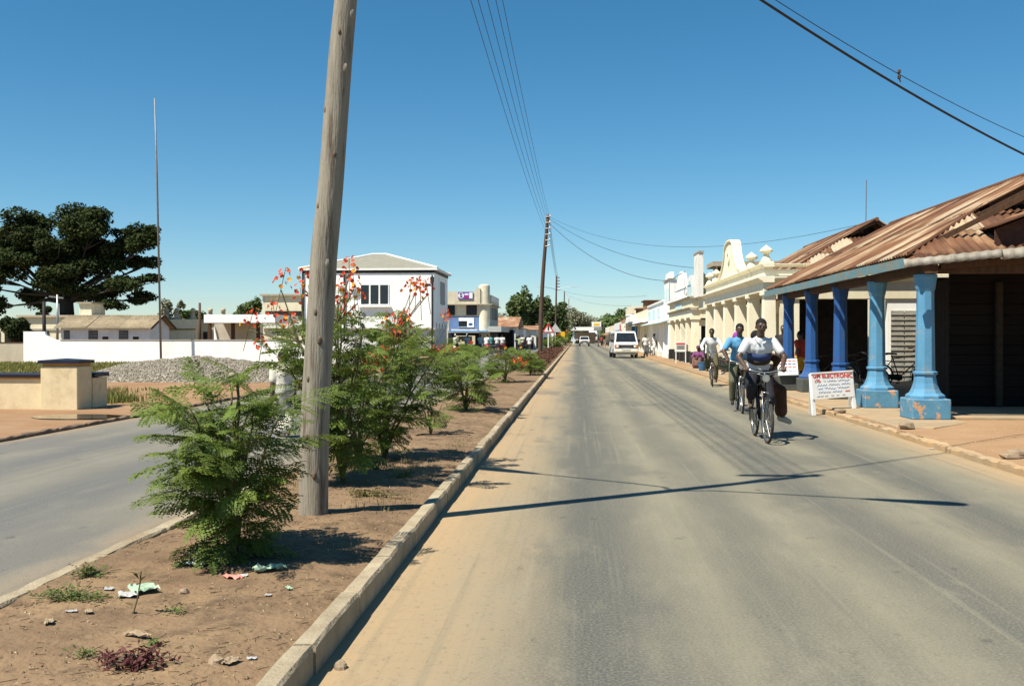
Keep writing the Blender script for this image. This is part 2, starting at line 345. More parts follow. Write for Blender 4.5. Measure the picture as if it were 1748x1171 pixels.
# grass on the left: single blades, too many to count
def blades(name, label, pts, h, m, wd=0.012, cat='grass', lean=0.5, group=None, parent=None):
    b = MB()
    for (x, y, z) in pts:
        a = rnd.uniform(0, 6.28); l = h * rnd.uniform(.45, 1.15); k = rnd.uniform(0, lean) * l; dx, dy = math.cos(a), math.sin(a); w2 = wd * rnd.uniform(.6, 1.3)
        px, py = -dy * w2, dx * w2
        b.add([(x - px, y - py, z), (x + px, y + py, z), (x + dx * k * .4 - px * .7, y + dy * k * .4 - py * .7, z + l * .6), (x + dx * k * .4 + px * .7, y + dy * k * .4 + py * .7, z + l * .6), (x + dx * k, y + dy * k, z + l)], [(0, 1, 3, 2), (2, 3, 4)])
    return tag(b.build(name, m), label, cat, group, 'stuff')
M_grass = mat('lawn_grass', (0.14, 0.185, 0.04), (0.22, 0.21, 0.06), 0.8, 0.8, trans=0.3, c3=(0.26, 0.20, 0.09), s3=0.35, lo3=0.5, hi3=0.65)
pts = []
while len(pts) < 30000:
    v = rnd.uniform(0, 1) ** 0.7; y = 24 + v * 33; x = rnd.uniform(-38, -11.0)
    lim = -11.3 - 0.10 * (y - 24) - 1.2 * noise.noise((y * .2, 1, 1))
    if x < lim and noise.noise((x * .16, y * .16, 7)) > -0.32 and not ((x + 11) ** 2 / 30 + (y - 30) ** 2 / 9 < 1): pts.append((x, y, 0.03))
blades('grass', 'short green grass in front of the white perimeter wall', pts, 0.16, M_grass, 0.03)
pts = [(G(u, v).x + rnd.gauss(0, .22), G(u, v).y + rnd.gauss(0, .3), 0.03) for u, v in ((175, 690), (190, 683), (205, 688), (180, 676)) for _ in range(260)]
blades('grass', 'tufts of tall grass at the foot of the cream gate pillar', pts, 0.22, M_grass, 0.012)

# gravel heap
hc = G(318, 653); HX, HY, HH = 4.5, 2.2, 1.0
heap = empty('gravel_heap', (hc.x, hc.y + 1.0, 0), 'long heap of pale grey gravel beside the far carriageway', 'gravel heap')
hcx, hcy = hc.x, hc.y + 1.2
def heap_z(x, y):
    u, v = (x - hcx) / HX, (y - hcy) / HY; d = math.hypot(u, v)
    return max(0, 1 - d) ** 0.85 * HH * 1.08 * (0.9 + 0.35 * noise.noise((x * .55, y * .55, 1)) + .06 * noise.noise((x * 3, y * 3, 2)))
M_grav = mat('gravel', (0.33, 0.30, 0.24), (0.24, 0.21, 0.17), 9, 0.95, 0.6, 40, c3=(0.20, 0.17, 0.13), s3=14, lo3=0.5, hi3=0.7)
grid(hcx - HX * 1.02, hcx + HX * 1.02, 70, hcy - HY * 1.02, hcy + HY * 1.02, 36, lambda x, y: heap_z(x, y) + 0.02).build('mound', M_grav, heap, smooth=True)
b = MB(); k = 0
while k < 9000:
    u, v = rnd.uniform(-1, 1), rnd.uniform(-1, .35)
    if u * u + v * v > 1.06: continue
    k += 1; x, y = hcx + u * HX, hcy + v * HY; z = heap_z(x, y) + 0.03; s = rnd.uniform(.02, .055)
    q = [(s * rnd.uniform(.6, 1.3), 0, 0), (-s * rnd.uniform(.6, 1.3), 0, 0), (0, s * rnd.uniform(.6, 1.3), 0), (0, -s * rnd.uniform(.6, 1.3), 0), (0, 0, s * rnd.uniform(.5, 1)), (0, 0, -s)]
    M = Matrix.Rotation(rnd.uniform(0, 6), 3, Vector((rnd.random() - .5, rnd.random() - .5, rnd.random() + .01)))
    b.add([Vector((x, y, z)) + M @ Vector(p) for p in q], [(0, 2, 4), (2, 1, 4), (1, 3, 4), (3, 0, 4), (2, 0, 5), (1, 2, 5), (3, 1, 5), (0, 3, 5)])
tag(b.build('stones', M_grav, heap), kind='stuff')
# ------------------------------------------------------------------ roofing
def rust_mat(name, spread):
    m = bpy.data.materials.new(name); m.use_nodes = True; nt = m.node_tree; L = nt.links.new; b = nt.nodes['Principled BSDF']
    b.inputs['Roughness'].default_value = 0.75; b.inputs['Specular IOR Level'].default_value = 0.3
    ge = _n(nt, 'ShaderNodeTexCoord'); oi = _n(nt, 'ShaderNodeObjectInfo')
    ad = _n(nt, 'ShaderNodeVectorMath', operation='ADD'); sc = _n(nt, 'ShaderNodeVectorMath', operation='SCALE'); cb = _n(nt, 'ShaderNodeCombineXYZ')
    L(oi.outputs['Random'], cb.inputs[0]); L(oi.outputs['Random'], cb.inputs[1]); L(cb.outputs[0], sc.inputs[0]); sc.inputs['Scale'].default_value = 53
    L(ge.outputs['UV'], ad.inputs[0]); L(sc.outputs[0], ad.inputs[1])
    def nz(s, st, det=6):
        mp = _n(nt, 'ShaderNodeMapping'); mp.inputs['Scale'].default_value = st; L(ad.outputs[0], mp.inputs[0]); n = _n(nt, 'ShaderNodeTexNoise'); n.inputs['Scale'].default_value = s; n.inputs['Detail'].default_value = det; L(mp.outputs[0], n.inputs[0]); return n.outputs[0]
    st = nz(2.2, (1, 0.35, 1)); bl = nz(1.1, (1, .6, 1), 7); fi = nz(9, (1, .5, 1))
    a = _n(nt, 'ShaderNodeMath', operation='MULTIPLY_ADD'); L(oi.outputs['Random'], a.inputs[0]); a.inputs[1].default_value = spread; a.inputs[2].default_value = -0.20 - spread / 2
    s = _n(nt, 'ShaderNodeMath', operation='ADD'); L(a.outputs[0], s.inputs[0]); L(st, s.inputs[1])
    s2 = _n(nt, 'ShaderNodeMath', operation='MULTIPLY_ADD'); L(bl, s2.inputs[0]); s2.inputs[1].default_value = 0.95; L(s.outputs[0], s2.inputs[2])
    cr = _n(nt, 'ShaderNodeValToRGB'); L(s2.outputs[0], cr.inputs[0]); e = cr.color_ramp.elements
    e[0].position = 0.42; e[0].color = (0.50, 0.41, 0.29, 1); e[1].position = 1.15 if False else 1.0; e[1].color = (0.11, 0.048, 0.025, 1)
    for p, c in ((0.55, (0.50, 0.38, 0.25, 1)), (0.66, (0.33, 0.19, 0.10, 1)), (0.82, (0.19, 0.085, 0.04, 1))): q = e.new(p); q.color = c
    mx = _n(nt, 'ShaderNodeMix', data_type='RGBA', blend_type='MULTIPLY'); mx.inputs[0].default_value = 0.45; L(cr.outputs[0], mx.inputs[6]); L(fi, mx.inputs[7])
    L(mx.outputs[2], b.inputs['Base Color']); return m
M_rust = rust_mat('rusty_corrugated_iron', 0.42); M_rustp = rust_mat('patchy_corrugated_iron', 0.95)
M_tin = mat('rusty_tin', (.30, .15, .075), (.19, .085, .045), 1.6, .8, .2, c3=(.45, .36, .25), s3=.7, lo3=.5, hi3=.7)
M_zinc = mat('pale_zinc_sheet', (0.27, 0.25, 0.21), (0.20, 0.17, 0.13), 5, 0.6, c3=(0.28, 0.16, 0.08), s3=2.5, lo3=0.55, hi3=0.75, jitter=0.1)
M_asb = mat('asbestos_sheet', (0.33, 0.27, 0.18), (0.24, 0.19, 0.12), 3, 0.95, 0.3, 40, c3=(0.15, 0.115, 0.075), s3=1.6, lo3=0.5, hi3=0.75, jitter=0.12)
def sheets(parent, org, es, et, S, tmin, tmax, m, width=0.8, pitch=0.15, amp=0.022, rows=2, name='roof_sheet', lap=0.006):
    """corrugated sheets on a slope: org + s*es + t*et, 0<=s<=S; tmin(s), tmax(s) clip each sheet (hips)."""
    es, et = Vector(es).normalized(), Vector(et).normalized(); nrm = es.cross(et)
    if nrm.z < 0: nrm = -nrm
    T = max(tmax(S * i / 40) for i in range(41)); org = Vector(org); n = max(1, round(S / width)); ww = S / n
    for r in range(rows):
        ra, rb = T * r / rows - (0.10 if r else 0), T * (r + 1) / rows
        for i in range(n):
            s0, s1 = i * ww - 0.03, (i + 1) * ww + 0.03; k = max(2, int(round((s1 - s0) / pitch * 4))); off = r * 0.012 + (i % 2) * lap + rnd.uniform(0, .006)
            jit = rnd.uniform(-.03, .03) if r == 0 else 0
            vs = []; uv = []
            for j in range(k + 1):
                s = min(max(s0 + (s1 - s0) * j / k, 0), S); a = max(ra + jit, tmin(s) + (jit if r == 0 else 0)); b_ = min(rb, tmax(s))
                if b_ < a: b_ = a
                h = amp * math.sin(2 * math.pi * s / pitch) + off
                for t in (a, b_): vs.append(org + es * s + et * t + nrm * h); uv.append((s, t))
            if max((Vector(vs[2 * j]) - Vector(vs[2 * j + 1])).length for j in range(k + 1)) < 0.05: continue
            fs = [(2 * j, 2 * j + 2, 2 * j + 3, 2 * j + 1) for j in range(k)]
            me = bpy.data.meshes.new(name); me.from_pydata([tuple(v) for v in vs], [], fs); me.materials.append(m)
            ul = me.uv_layers.new(name='UVMap')
            for lp in me.loops: ul.data[lp.index].uv = uv[lp.vertex_index]
            me.shade_smooth(); o = link(name, me, parent, False)
            so = o.modifiers.new('thick', 'SOLIDIFY'); so.thickness = 0.004
def hip_gablet(parent, xe, xr, ze, zr, y0, y1, g, m=None, width=0.8, rows=2, gab_m=None, back=True, far_hip=False, ridge_over=0.35):
    """roof with ridge along y at xr; street slope from xe; near end a hip of run g, with a small open gable above it."""
    m = m or M_rust; run = xr - xe; rise = zr - ze; sl = math.hypot(run, rise); f = g / run      # hip plan run along y equals g * ... (45 degree plan)
    # street slope: s along +y from y0, t up the slope
    def tmax(s):
        lim = min(1.0, s / g) if g > 0 else 1.0                        # fraction of slope reached along the hip
        if s < g - ridge_over: return sl * (s / run) if s / run < f else sl
        return sl
    sheets(parent, (xe, y0, ze), (0, 1, 0), (run, 0, rise), y1 - y0, lambda s: 0, tmax, m, width, rows=rows)
    if back:
        sheets(parent, (2 * xr - xe, y0, ze), (0, 1, 0), (-run, 0, rise), y1 - y0, lambda s: 0, tmax, m, width * 1.6, rows=1)
    # hip end facing the camera
    hs = math.hypot(g, rise * f); top = hs
    W = 2 * run
    sheets(parent, (xe, y0, ze), (1, 0, 0), (0, g, rise * f), W, lambda s: 0, lambda s: min(top, hs * min(s, W - s) / g), M_rustp if m == M_rust else m, width, rows=rows)
    # open gable: boards and barge
    zb = ze + rise * f; yb = y0 + g
    gb = MB(); xa, xb = xe + run * f, 2 * xr - xe - run * f
    nb = 9
    for i in range(nb):
        p0 = xa + (xb - xa) * i / nb; p1 = xa + (xb - xa) * (i + 1) / nb - 0.015
        z = lambda x: zb + (zr - zb) * (1 - abs(x - xr) / ((xb - xa) / 2))
        if i in (nb // 2, nb // 2 - 1): continue
        MB().prism([(p0, zb - .02), (p1, zb - .02), (p1, max(zb, z(p1) - .05)), (p0, max(zb, z(p0) - .05))], 'y', yb + 0.22, yb + 0.25).build('gable_board', gab_m or M_brown, parent)
    MB().prism([(xa + .1, zb - .02), (xb - .1, zb - .02), (xr, zr - .12)], 'y', yb + .5, yb + .53).build('gable_back', M_dark, parent)
    for s_ in (-1, 1):
        p = Vector((xr + s_ * (xb - xa) / 2, yb - ridge_over + .1, zb - .02)); q = Vector((xr, yb - ridge_over + .1, zr - .05)); MB().bar(p, q, 0.03, 0.12).build('barge_board', gab_m or M_brown, parent)
    MB().tube([(xr, yb - ridge_over, zr + .02), (xr, y1, zr + .02)], 0.07, 8).build('ridge_cap', m, parent)
    MB().tube([(xe, y0, ze + .015), (xa, yb, zb + .02)], 0.035, 6).build('hip_cap', m, parent)

# ------------------------------------------------------------------ nearest shop on the right: blue columns, rusty hipped roof
shop = empty('blue_column_shop', (6.05, 23, 0.1), 'open-sided shop with sky-blue and royal-blue columns under rusty corrugated hipped roof', 'shop')
Ys = [17.72, 20.5, 23.3, 26.1, 28.9]; CXC = 6.03
def round_col(parent, x, y, m, mp, z0, H):
    c = empty('column', (x, y, z0)); c.parent = parent; c.matrix_parent_inverse = Matrix.Translation(parent.location).inverted()
    MB().box(-.33, .33, -.33, .33, 0, .36).build('pedestal', mp, c, local=True, bevel=.025)
    MB().lathe([(.30, .36), (.30, .405), (.275, .43), (.245, .45), (.21, .52), (.18, .62), (.16, .75), (.16, .76)], 8, rot=math.pi / 8, sq=True).build('base_moulding', m, c, local=True, bevel=.006)
    MB().lathe([(.165, .76), (.188, .775), (.188, .815), (.155, .83)], 8, rot=math.pi / 8, sq=True).build('collar', m, c, local=True, bevel=.005)
    MB().lathe([(.152, .83), (.147, 1.3), (.135, H - .42), (.135, H - .3), (.152, H - .24), (.168, H - .1), (.182, H - .05), (.182, H)], 8, rot=math.pi / 8, sq=True).build('shaft', m, c, local=True, bevel=.008)
    return c
M_greyped = mat('grey_green_paint', (0.055, 0.065, 0.06), (0.09, 0.095, 0.085), 5, 0.8, 0.2)
for i, y in enumerate(Ys):
    c = round_col(shop, CXC, y, M_sky if i < 2 else M_blue, M_skyped if i < 2 else M_greyped, 0.11, 2.5 + 0.03 * i)
bx('wall_plate', M_brown, shop, 5.93, 6.15, 17.45, 30.0, 2.615, 2.78)
EX, EZ, RXX, RZ, RY0, RY1 = 5.62, 2.93, 9.3, 4.86, 17.35, 30.3
hip_gablet(shop, EX, RXX, EZ, RZ, RY0, RY1, 2.05)
M_fascia = mat('peeling_blue_green_fascia', (0.10, 0.20, 0.235), (0.15, 0.22, 0.22), 3, 0.75, 0.2, c3=(0.22, 0.18, 0.12), s3=3.5, lo3=0.52, hi3=0.62, stretch=(1, 1, 2))
y = 17.5
while y < 30.2:
    l = rnd.uniform(1.9, 2.6); y2 = min(30.25, y + l)
    MB().bar((5.60, y, 2.80 + rnd.uniform(-.01, .01)), (5.60, y2 - .012, 2.80 + rnd.uniform(-.01, .01)), 0.025, 0.17).build('fascia_board', M_fascia, shop); y = y2
sheets(shop, (5.50, 17.16, 2.68), (1, 0, .10), (0, .10, .22), 8.0, lambda s: 0, lambda s: .17, M_zinc, .8, .19, .017, 1, name='eave_sheet')
for i in range(14):
    yy = 18 + i * .92; MB().bar((5.64, yy, 2.87), (8.6, yy, 4.38), .05, .09).build('rafter', M_brown, shop)
bx('tie_beam', M_brown, shop, 6.0, 12.6, 17.6, 17.75, 2.62, 2.76)
MB().bar((6.2, 17.5, 2.76), (13, 17.5, 3.2), .1, .14).build('near_plate', M_brown, shop)
# small gable over the near end
for k in range(4):
    a = 7.15 + k * .55
    MB().hexa([(a, 17.5, 3.42 + k * .2), (a + .54, 17.5, 3.62 + k * .2), (a + .54, 18.9, 3.62 + k * .2), (a, 18.9, 3.42 + k * .2)], [(a, 17.5, 3.45 + k * .2), (a + .54, 17.5, 3.65 + k * .2), (a + .54, 18.9, 3.65 + k * .2), (a, 18.9, 3.45 + k * .2)]).build('porch_roof_sheet', M_rust, shop)
    MB().hexa([(a + .03, 17.66, 3.1), (a + .52, 17.66, 3.1), (a + .52, 17.70, 3.1), (a + .03, 17.70, 3.1)], [(a + .03, 17.66, 3.38 + k * .2), (a + .52, 17.66, 3.57 + k * .2), (a + .52, 17.70, 3.57 + k * .2), (a + .03, 17.70, 3.38 + k * .2)]).build('porch_gable_board', mat('dark_red_timber', (0.075, 0.03, 0.018), (0.04, 0.018, 0.012), 9, .85, .2), shop)
# the dark timber stall front under the near end of the roof
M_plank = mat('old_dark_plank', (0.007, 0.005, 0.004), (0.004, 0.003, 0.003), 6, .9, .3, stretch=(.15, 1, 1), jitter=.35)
z = .14
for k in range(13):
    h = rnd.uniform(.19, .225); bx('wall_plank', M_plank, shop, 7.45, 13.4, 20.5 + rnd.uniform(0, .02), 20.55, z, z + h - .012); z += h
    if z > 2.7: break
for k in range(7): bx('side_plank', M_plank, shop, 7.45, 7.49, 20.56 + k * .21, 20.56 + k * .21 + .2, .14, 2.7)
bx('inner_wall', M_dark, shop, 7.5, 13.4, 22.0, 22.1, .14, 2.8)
bx('post', mat('worn_post_paint', (.035, .026, .018), (.02, .015, .011), 8, .85, .2), shop, 8.32, 8.44, 20.36, 20.48, .14, 2.62, bevel=.01)
bx('door_frame', M_brown, shop, 8.95, 9.03, 20.42, 20.49, .14, 2.2)
tag(MB().box(9.02, 9.22, 20.40, 20.415, 1.25, 1.50).build('paper_notice', mat('old_paper', (.45, .45, .44), (.35, .34, .33), 8, .9)), 'small pale paper notice pinned to the dark plank stall front', 'notice')
# ------------------------------------------------------------------ the row of shops along the right
def sq_col(parent, x, y, z0, H, m, hw=.2, base=.55, mb=None):
    c = empty('column', (x, y, z0)); c.parent = parent; c.matrix_parent_inverse = Matrix.Translation(parent.location).inverted()
    MB().box(-hw - .05, hw + .05, -hw - .05, hw + .05, 0, base).build('plinth', mb or M_black, c, local=True, bevel=.015)
    MB().hexa([(-hw, -hw, base), (hw, -hw, base), (hw, hw, base), (-hw, hw, base)], [(-hw * .88, -hw * .88, H - .12), (hw * .88, -hw * .88, H - .12), (hw * .88, hw * .88, H - .12), (-hw * .88, hw * .88, H - .12)]).build('shaft', m, c, local=True, bevel=.012)
    MB().box(-hw - .04, hw + .04, -hw - .04, hw + .04, H - .12, H).build('capital', m, c, local=True, bevel=.012)
    return c
def cornice(parent, m, path, z, prof, name='cornice'):
    """moulding swept along an L-shaped path of (x, y); profile (out, dz); outward is to the left-hand side (-x / -y)."""
    b = MB()
    for (p, q) in zip(path[:-1], path[1:]):
        d = (Vector(q) - Vector(p)).normalized(); o = Vector((-d.y, d.x)) if True else None
        if o.x > 0.5 or o.y > 0.5: o = -o
        vs = []
        for e in (p, q):
            for (a, dz) in prof: vs.append((e[0] + o.x * a - abs(o.y) * 0 + (-(a) if abs(o.y) > .5 and e[0] == path[0][0] and False else 0), e[1] + o.y * a, z + dz))
        n = len(prof); b.add(vs, [tuple(range(n)), tuple(range(n, 2 * n))[::-1]] + [(i, (i + 1) % n, (i + 1) % n + n, i + n) for i in range(n)])
    return b.build(name, m, parent)
PROF = [(0, 0), (.05, 0), (.07, .05), (.14, .08), (.20, .15), (.20, .20), (0, .22)]

# A: cream shop with a curved gable and finials
A = empty('cream_gable_shop', (6.1, 39, .1), 'cream plastered shop with tall curved gable, mushroom finials and square columns', 'shop')
AX0, AY0, AY1 = 6.05, 32.0, 46.4
ay = [32.25, 35.0, 37.8, 40.7, 43.5, 46.2]
for y in ay: sq_col(A, AX0 + .05, y, .11, 2.85, M_cream, .21)
MB().box(AX0 - .17, AX0 + .25, AY0, AY1, 2.962, 3.25).build('beam', M_cream, A, bevel=.012)
MB().box(AX0 + .25, 13, AY0, AY0 + .35, 2.72, 3.25).build('end_beam', M_cream2, A, bevel=.012)
MB().box(AX0 - .13, AX0 + .15, AY0 + .05, AY1, 3.45, 3.74).build('parapet', M_cream, A)
MB().box(AX0 + .15, 12, AY0 + .05, AY0 + .3, 3.47, 3.66).build('end_parapet', M_cream, A)
for (z, o, k) in ((3.25, .16, 1.0), (3.74, .12, .55)):
    vs = [(0, 0), (.05, 0), (.08, .05), (.16, .09), (.22, .14), (.22, .19), (0, .21)]
    pr = [(AX0 - .13 - a * k, z + dz * (1 if k == 1 else .55)) for a, dz in vs]; pr[0] = (AX0 + .16, z); pr[-1] = (AX0 + .16, pr[-1][1])
    MB().prism(pr, 'y', AY0 - .12, AY1 + .05).build('cornice', M_cream, A)
    pr = [(AY0 + .05 - a * k, z - .003 + dz * (1 if k == 1 else .55)) for a, dz in vs]; pr[0] = (AY0 + .3, z - .003); pr[-1] = (AY0 + .3, pr[-1][1])
    MB().prism(pr, 'x', AX0 + .17, 12.4).build('end_cornice', M_cream, A)
# curved gable: outline in y-z
def bell(yc, hw, z0, zt, n=26, top=.62):
    pts = []
    for i in range(n + 1):
        t = i / n                                              # 0 at the skirt, 1 at the crown
        x = hw * (1 - t) ** 2.0 if t < .62 else 0
        pts.append(t)
    right = [(hw, z0), (hw * .93, z0 + .02 * (zt - z0)), (hw * .80, z0 + .05 * (zt - z0)), (hw * .64, z0 + .10 * (zt - z0)), (hw * .50, z0 + .20 * (zt - z0)), (hw * .39, z0 + .34 * (zt - z0)), (hw * .32, z0 + .48 * (zt - z0)), (hw * .275, z0 + .60 * (zt - z0)), (hw * .25, z0 + .72 * (zt - z0)), (hw * .235, z0 + .80 * (zt - z0))]
    for i in range(1, 8): a = math.pi / 2 * i / 8; right.append((hw * .235 * math.cos(a), z0 + (.80 + .20 * math.sin(a)) * (zt - z0)))
    return [(yc + x, z) for x, z in right] + [(yc, zt)] + [(yc - x, z) for x, z in right[::-1]]
prof = bell(39.6, 4.4, 3.78, 5.28)
MB().prism(prof, 'x', AX0 - .10, AX0 + .16).build('curved_gable', M_cream, A)
cap = MB(); pp = prof
for p, q in zip(pp[:-1], pp[1:]):
    if abs(p[0] - q[0]) + abs(p[1] - q[1]) > .02: cap.bar((AX0 + .02, p[0], p[1] + .01), (AX0 + .02, q[0], q[1] + .01), .36, .07)
cap.build('gable_coping', M_cream2, A)
MB().ring((AX0 - .11, 39.6, 4.62), .2, .05, 'x', 20, 6).build('medallion', M_cream2, A)
for y in (32.5, 35.2, 44.0, 46.1):
    f = empty('finial', (AX0 + .02, y, 3.84)); f.parent = A; f.matrix_parent_inverse = Matrix.Translation(A.location).inverted()
    MB().box(-.2, .2, -.2, .2, 0, .10).build('foot', M_cream2, f, local=True)
    MB().lathe([(.18, .1), (.17, .16), (.12, .22), (.09, .28), (.08, .36), (.17, .40), (.21, .43), (.21, .47), (.15, .53), (.08, .58), (.02, .63), (.004, .64)], 12).build('mushroom_cap', M_cream2, f, local=True, smooth=False)
# walls behind the veranda
MB().box(8.1, 8.35, 34.4, 46.4, .12, 3.2).build('shop_wall', M_cream, A)
for i, y in enumerate((35.2, 38.1, 41, 44)):
    d = bx('door', mat('dark_brown_door', (.06, .028, .014), (.03, .016, .01), 6, .7), A, 8.04, 8.098, y, y + 1.3, .12, 2.35)
    bx('door_frame', M_cream2, d, 8.0, 8.09, y - .12, y - .005, .12, 2.47); bx('door_frame', M_cream2, d, 8.0, 8.09, y + 1.305, y + 1.42, .12, 2.47)
    bx('shutter_panel', mat('teal_cloth', (.10, .28, .25), (.07, .2, .18), 5, .9), A, 8.06, 8.094, y + 1.55, y + 2.05, .9, 2.2) if i == 2 else None
MB().box(6.42, 7.02, 32.06, 32.3, .13, 2.715).build('end_wall', M_cream, A)
bx('end_wall', M_wall, A, 9.75, 13, 32.06, 32.3, .13, 2.715)
for k in range(4): bx('shutter_door', mat('grey_white_shutter', (.42, .41, .36), (.27, .25, .21), 4, .85, .3, jitter=.2), A, 9.85 + k * .42, 9.85 + k * .42 + .39, 32.01, 32.055, .14, 2.35)
for k in range(13): bx('shutter_slat', M_conc, A, 9.83, 11.55, 31.985, 32.005, .3 + k * .16, .3 + k * .16 + .025)
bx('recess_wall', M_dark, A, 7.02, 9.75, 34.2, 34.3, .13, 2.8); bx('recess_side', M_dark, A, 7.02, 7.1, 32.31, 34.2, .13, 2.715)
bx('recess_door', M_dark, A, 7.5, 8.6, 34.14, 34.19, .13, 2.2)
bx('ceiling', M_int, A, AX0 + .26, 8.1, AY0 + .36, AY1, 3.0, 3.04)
hip_gablet(A, 6.75, 10.2, 3.62, 5.52, 32.45, 45.6, 2.6, width=.9)
tag(MB().tube([(10.25, 36.2, 5.4), (10.27, 36.2, 7.1)], .018, 5).build('antenna_mast', M_steel), 'thin radio mast on the second rusty gable roof', 'mast')

# roof further back (a small rusty peak)
r3 = empty('rear_store', (10.5, 50, 0), 'store with a small rusty roof peak behind the cream gable shop', 'building')
bx('wall', M_cream2, r3, 8.7, 14, 46.8, 52, 0, 3.8)
hip_gablet(r3, 8.3, 11.0, 3.8, 5.15, 46.6, 52.2, 1.3, width=1.0)

# C: lower cream shop with black column plinths and a blue and white scrolled parapet
C = empty('scroll_parapet_shop', (6.1, 58, .1), 'cream shop with black column plinths under white scrolled parapet and light-blue panels', 'shop')
CY0, CY1 = 51.8, 64.4
M_pblue = mat('pale_blue_paint', (.45, .62, .66), (.52, .64, .65), 3, .8, c3=(.6, .6, .55), s3=4, lo3=.55, hi3=.7)
for y in (52.05, 54.8, 57.6, 60.6, 64.0): sq_col(C, 6.1, y, .12, 2.42, M_cream, .21, .62)
MB().box(5.88, 6.35, CY0, CY1, 2.542, 2.92).build('beam', M_cream, C); MB().box(6.35, 9, CY0, CY0 + .35, 2.5, 2.92).build('end_beam', M_cream, C)
MB().box(5.92, 6.2, CY0 + .05, CY1, 3.05, 3.52).build('parapet', M_cream2, C); MB().box(6.2, 9, CY0 + .05, CY0 + .3, 3.05, 3.5).build('end_parapet', M_cream, C)
for z, k in ((2.92, .13), (3.52, .1)):
    MB().prism([(5.92 + .25, z), (5.88, z), (5.78, z + k * .5), (5.74, z + k), (6.17, z + k)], 'y', CY0 - .12, CY1 + .05).build('cornice', M_conc, C)
    MB().prism([(CY0 + .3, z - .004), (CY0, z - .004), (CY0 - .1, z + k * .5), (CY0 - .14, z + k - .004), (CY0 + .3, z + k - .004)], 'x', 6.18, 9.1).build('end_cornice', M_conc, C)
# parapet top: pier, half arch panel, scrolled lobes
MB().box(5.93, 6.17, 49.3, 51.2, 3.5, 5.66).build('tall_pier', M_white, C); MB().box(5.90, 6.2, 49.25, 51.25, 5.66, 5.74).build('pier_cap', M_conc, C)
MB().prism([(6.18, 3.6), (7.6, 3.6), (6.4, 4.75), (6.18, 5.0)], 'y', 50.9, 51.15).build('buttress', M_cream2, C)
MB().box(6.18, 7.35, 49.4, 51.3, 2.9, 3.6).build('pier_foot', M_cream2, C)
arc = lambda yc, z0, hw, h, n=12: [(yc - hw, z0)] + [(yc - hw * math.cos(math.pi * i / n), z0 + h * (.45 + .55 * math.sin(math.pi * i / n))) for i in range(n + 1)] + [(yc + hw, z0)]
MB().prism(arc(53.2, 3.62, 1.5, 1.15), 'x', 5.96, 6.16).build('arched_panel', M_white, C)
MB().prism(arc(53.2, 3.66, 1.15, .85), 'x', 5.93, 5.957).build('blue_panel', M_pblue, C)
MB().prism([(55.0, 3.62), (55.1, 4.0), (55.6, 4.1), (56.2, 4.35), (56.4, 4.8), (57, 5.15), (58.2, 5.3), (59.4, 5.1), (60.0, 4.8), (60.3, 4.3), (61.2, 4.1), (61.6, 3.62)], 'x', 5.95, 6.16).build('scrolled_lobe', M_wall, C)
for p in ((55.2, 4.05), (60.9, 4.1)): MB().ring((5.99, p[0], p[1]), .24, .07, 'x', 16, 6).build('scroll', M_white, C)
for k, y in enumerate((57.3, 58.6, 59.8)): bx('painted_panel', M_pblue, C, 5.885, 5.915, y - .5, y + .5, 3.12, 3.44)
for sgn in (0, 1): pass
fr = MB(); fr.tube([(5.6, 52.4, 3.7), (5.6, 52.4, 4.92), (5.6, 61, 4.98), (5.6, 61, 3.7)], .02, 5); fr.build('sign_frame', M_steel, C)
MB().box(8.2, 8.4, CY0, CY1, .13, 2.9).build('shop_wall', M_cream, C)
for y in (52.9, 55.8, 58.8, 61.6): bx('door', M_brown, C, 8.12, 8.195, y, y + 1.5, .13, 2.2)
bx('veranda_shade_sheet', M_dark, C, 6.6, 8.15, 53.6, 53.7, .13, 2.2); bx('lintel', M_wall, C, 6.35, 8.2, 52.3, 52.5, 2.1, 2.42)  # near-black sheet across the veranda stands in for its shaded interior
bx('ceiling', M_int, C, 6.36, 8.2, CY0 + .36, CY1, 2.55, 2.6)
rb = empty('rear_two_storey_block', (8, 52, 0), 'plain two-storey block with flat grey roof edge behind the cream gable', 'building')
bx('wall', M_cream2, rb, 6.9, 13, 49.6, 51.2, 3.0, 4.98); bx('roof_slab', M_conc, rb, 6.6, 13.4, 49.1, 51.5, 4.98, 5.2); bx('lower_wall', M_cream2, rb, 7.8, 13, 49.9, 51.1, 0, 2.99)
bx('slab_shadow_strip', M_brown, rb, 6.9, 13, 49.55, 49.597, 4.6, 4.95)  # brown strip added as the slab's shadow along the top of the wall

# D: white shop front with tall narrow gable and light blue trim
D = empty('white_stepped_shop', (6.1, 72, .1), 'white shop front with a tall narrow stepped gable beyond the scrolled parapet', 'shop')
DY0, DY1 = 64.7, 84
MB().box(5.98, 6.3, 64.9, 69.0, .13, 5.25).build('tower_wall', M_wall, D); MB().box(5.9, 6.36, 64.8, 69.1, 5.25, 5.33).build('tower_cornice', M_conc, D)
MB().prism([(65.2, 5.33), (65.6, 5.75), (68.3, 5.75), (68.7, 5.33)], 'x', 6.02, 6.28).build('tower_crown', M_wall, D)
for y in (65.6, 66.9, 68.1): bx('blind_window', M_pblue, D, 5.955, 5.978, y, y + .5, 3.9, 4.7)
MB().box(5.95, 6.3, 69.0, DY1, 2.55, 3.95).build('front_wall', M_wall, D); MB().box(5.85, 6.35, 69.0, DY1 + .1, 3.95, 4.08).build('cornice', M_white, D)
for y in (72, 76.5, 81): MB().box(5.92, 5.948, y, y + 2.6, 2.9, 3.6).build('signboard', M_pblue, D)
for y in (65.2, 68.7, 73.0, 77.5, 82.3): sq_col(D, 6.12, y, .12, 2.43, M_wall, .24, .35, M_white)
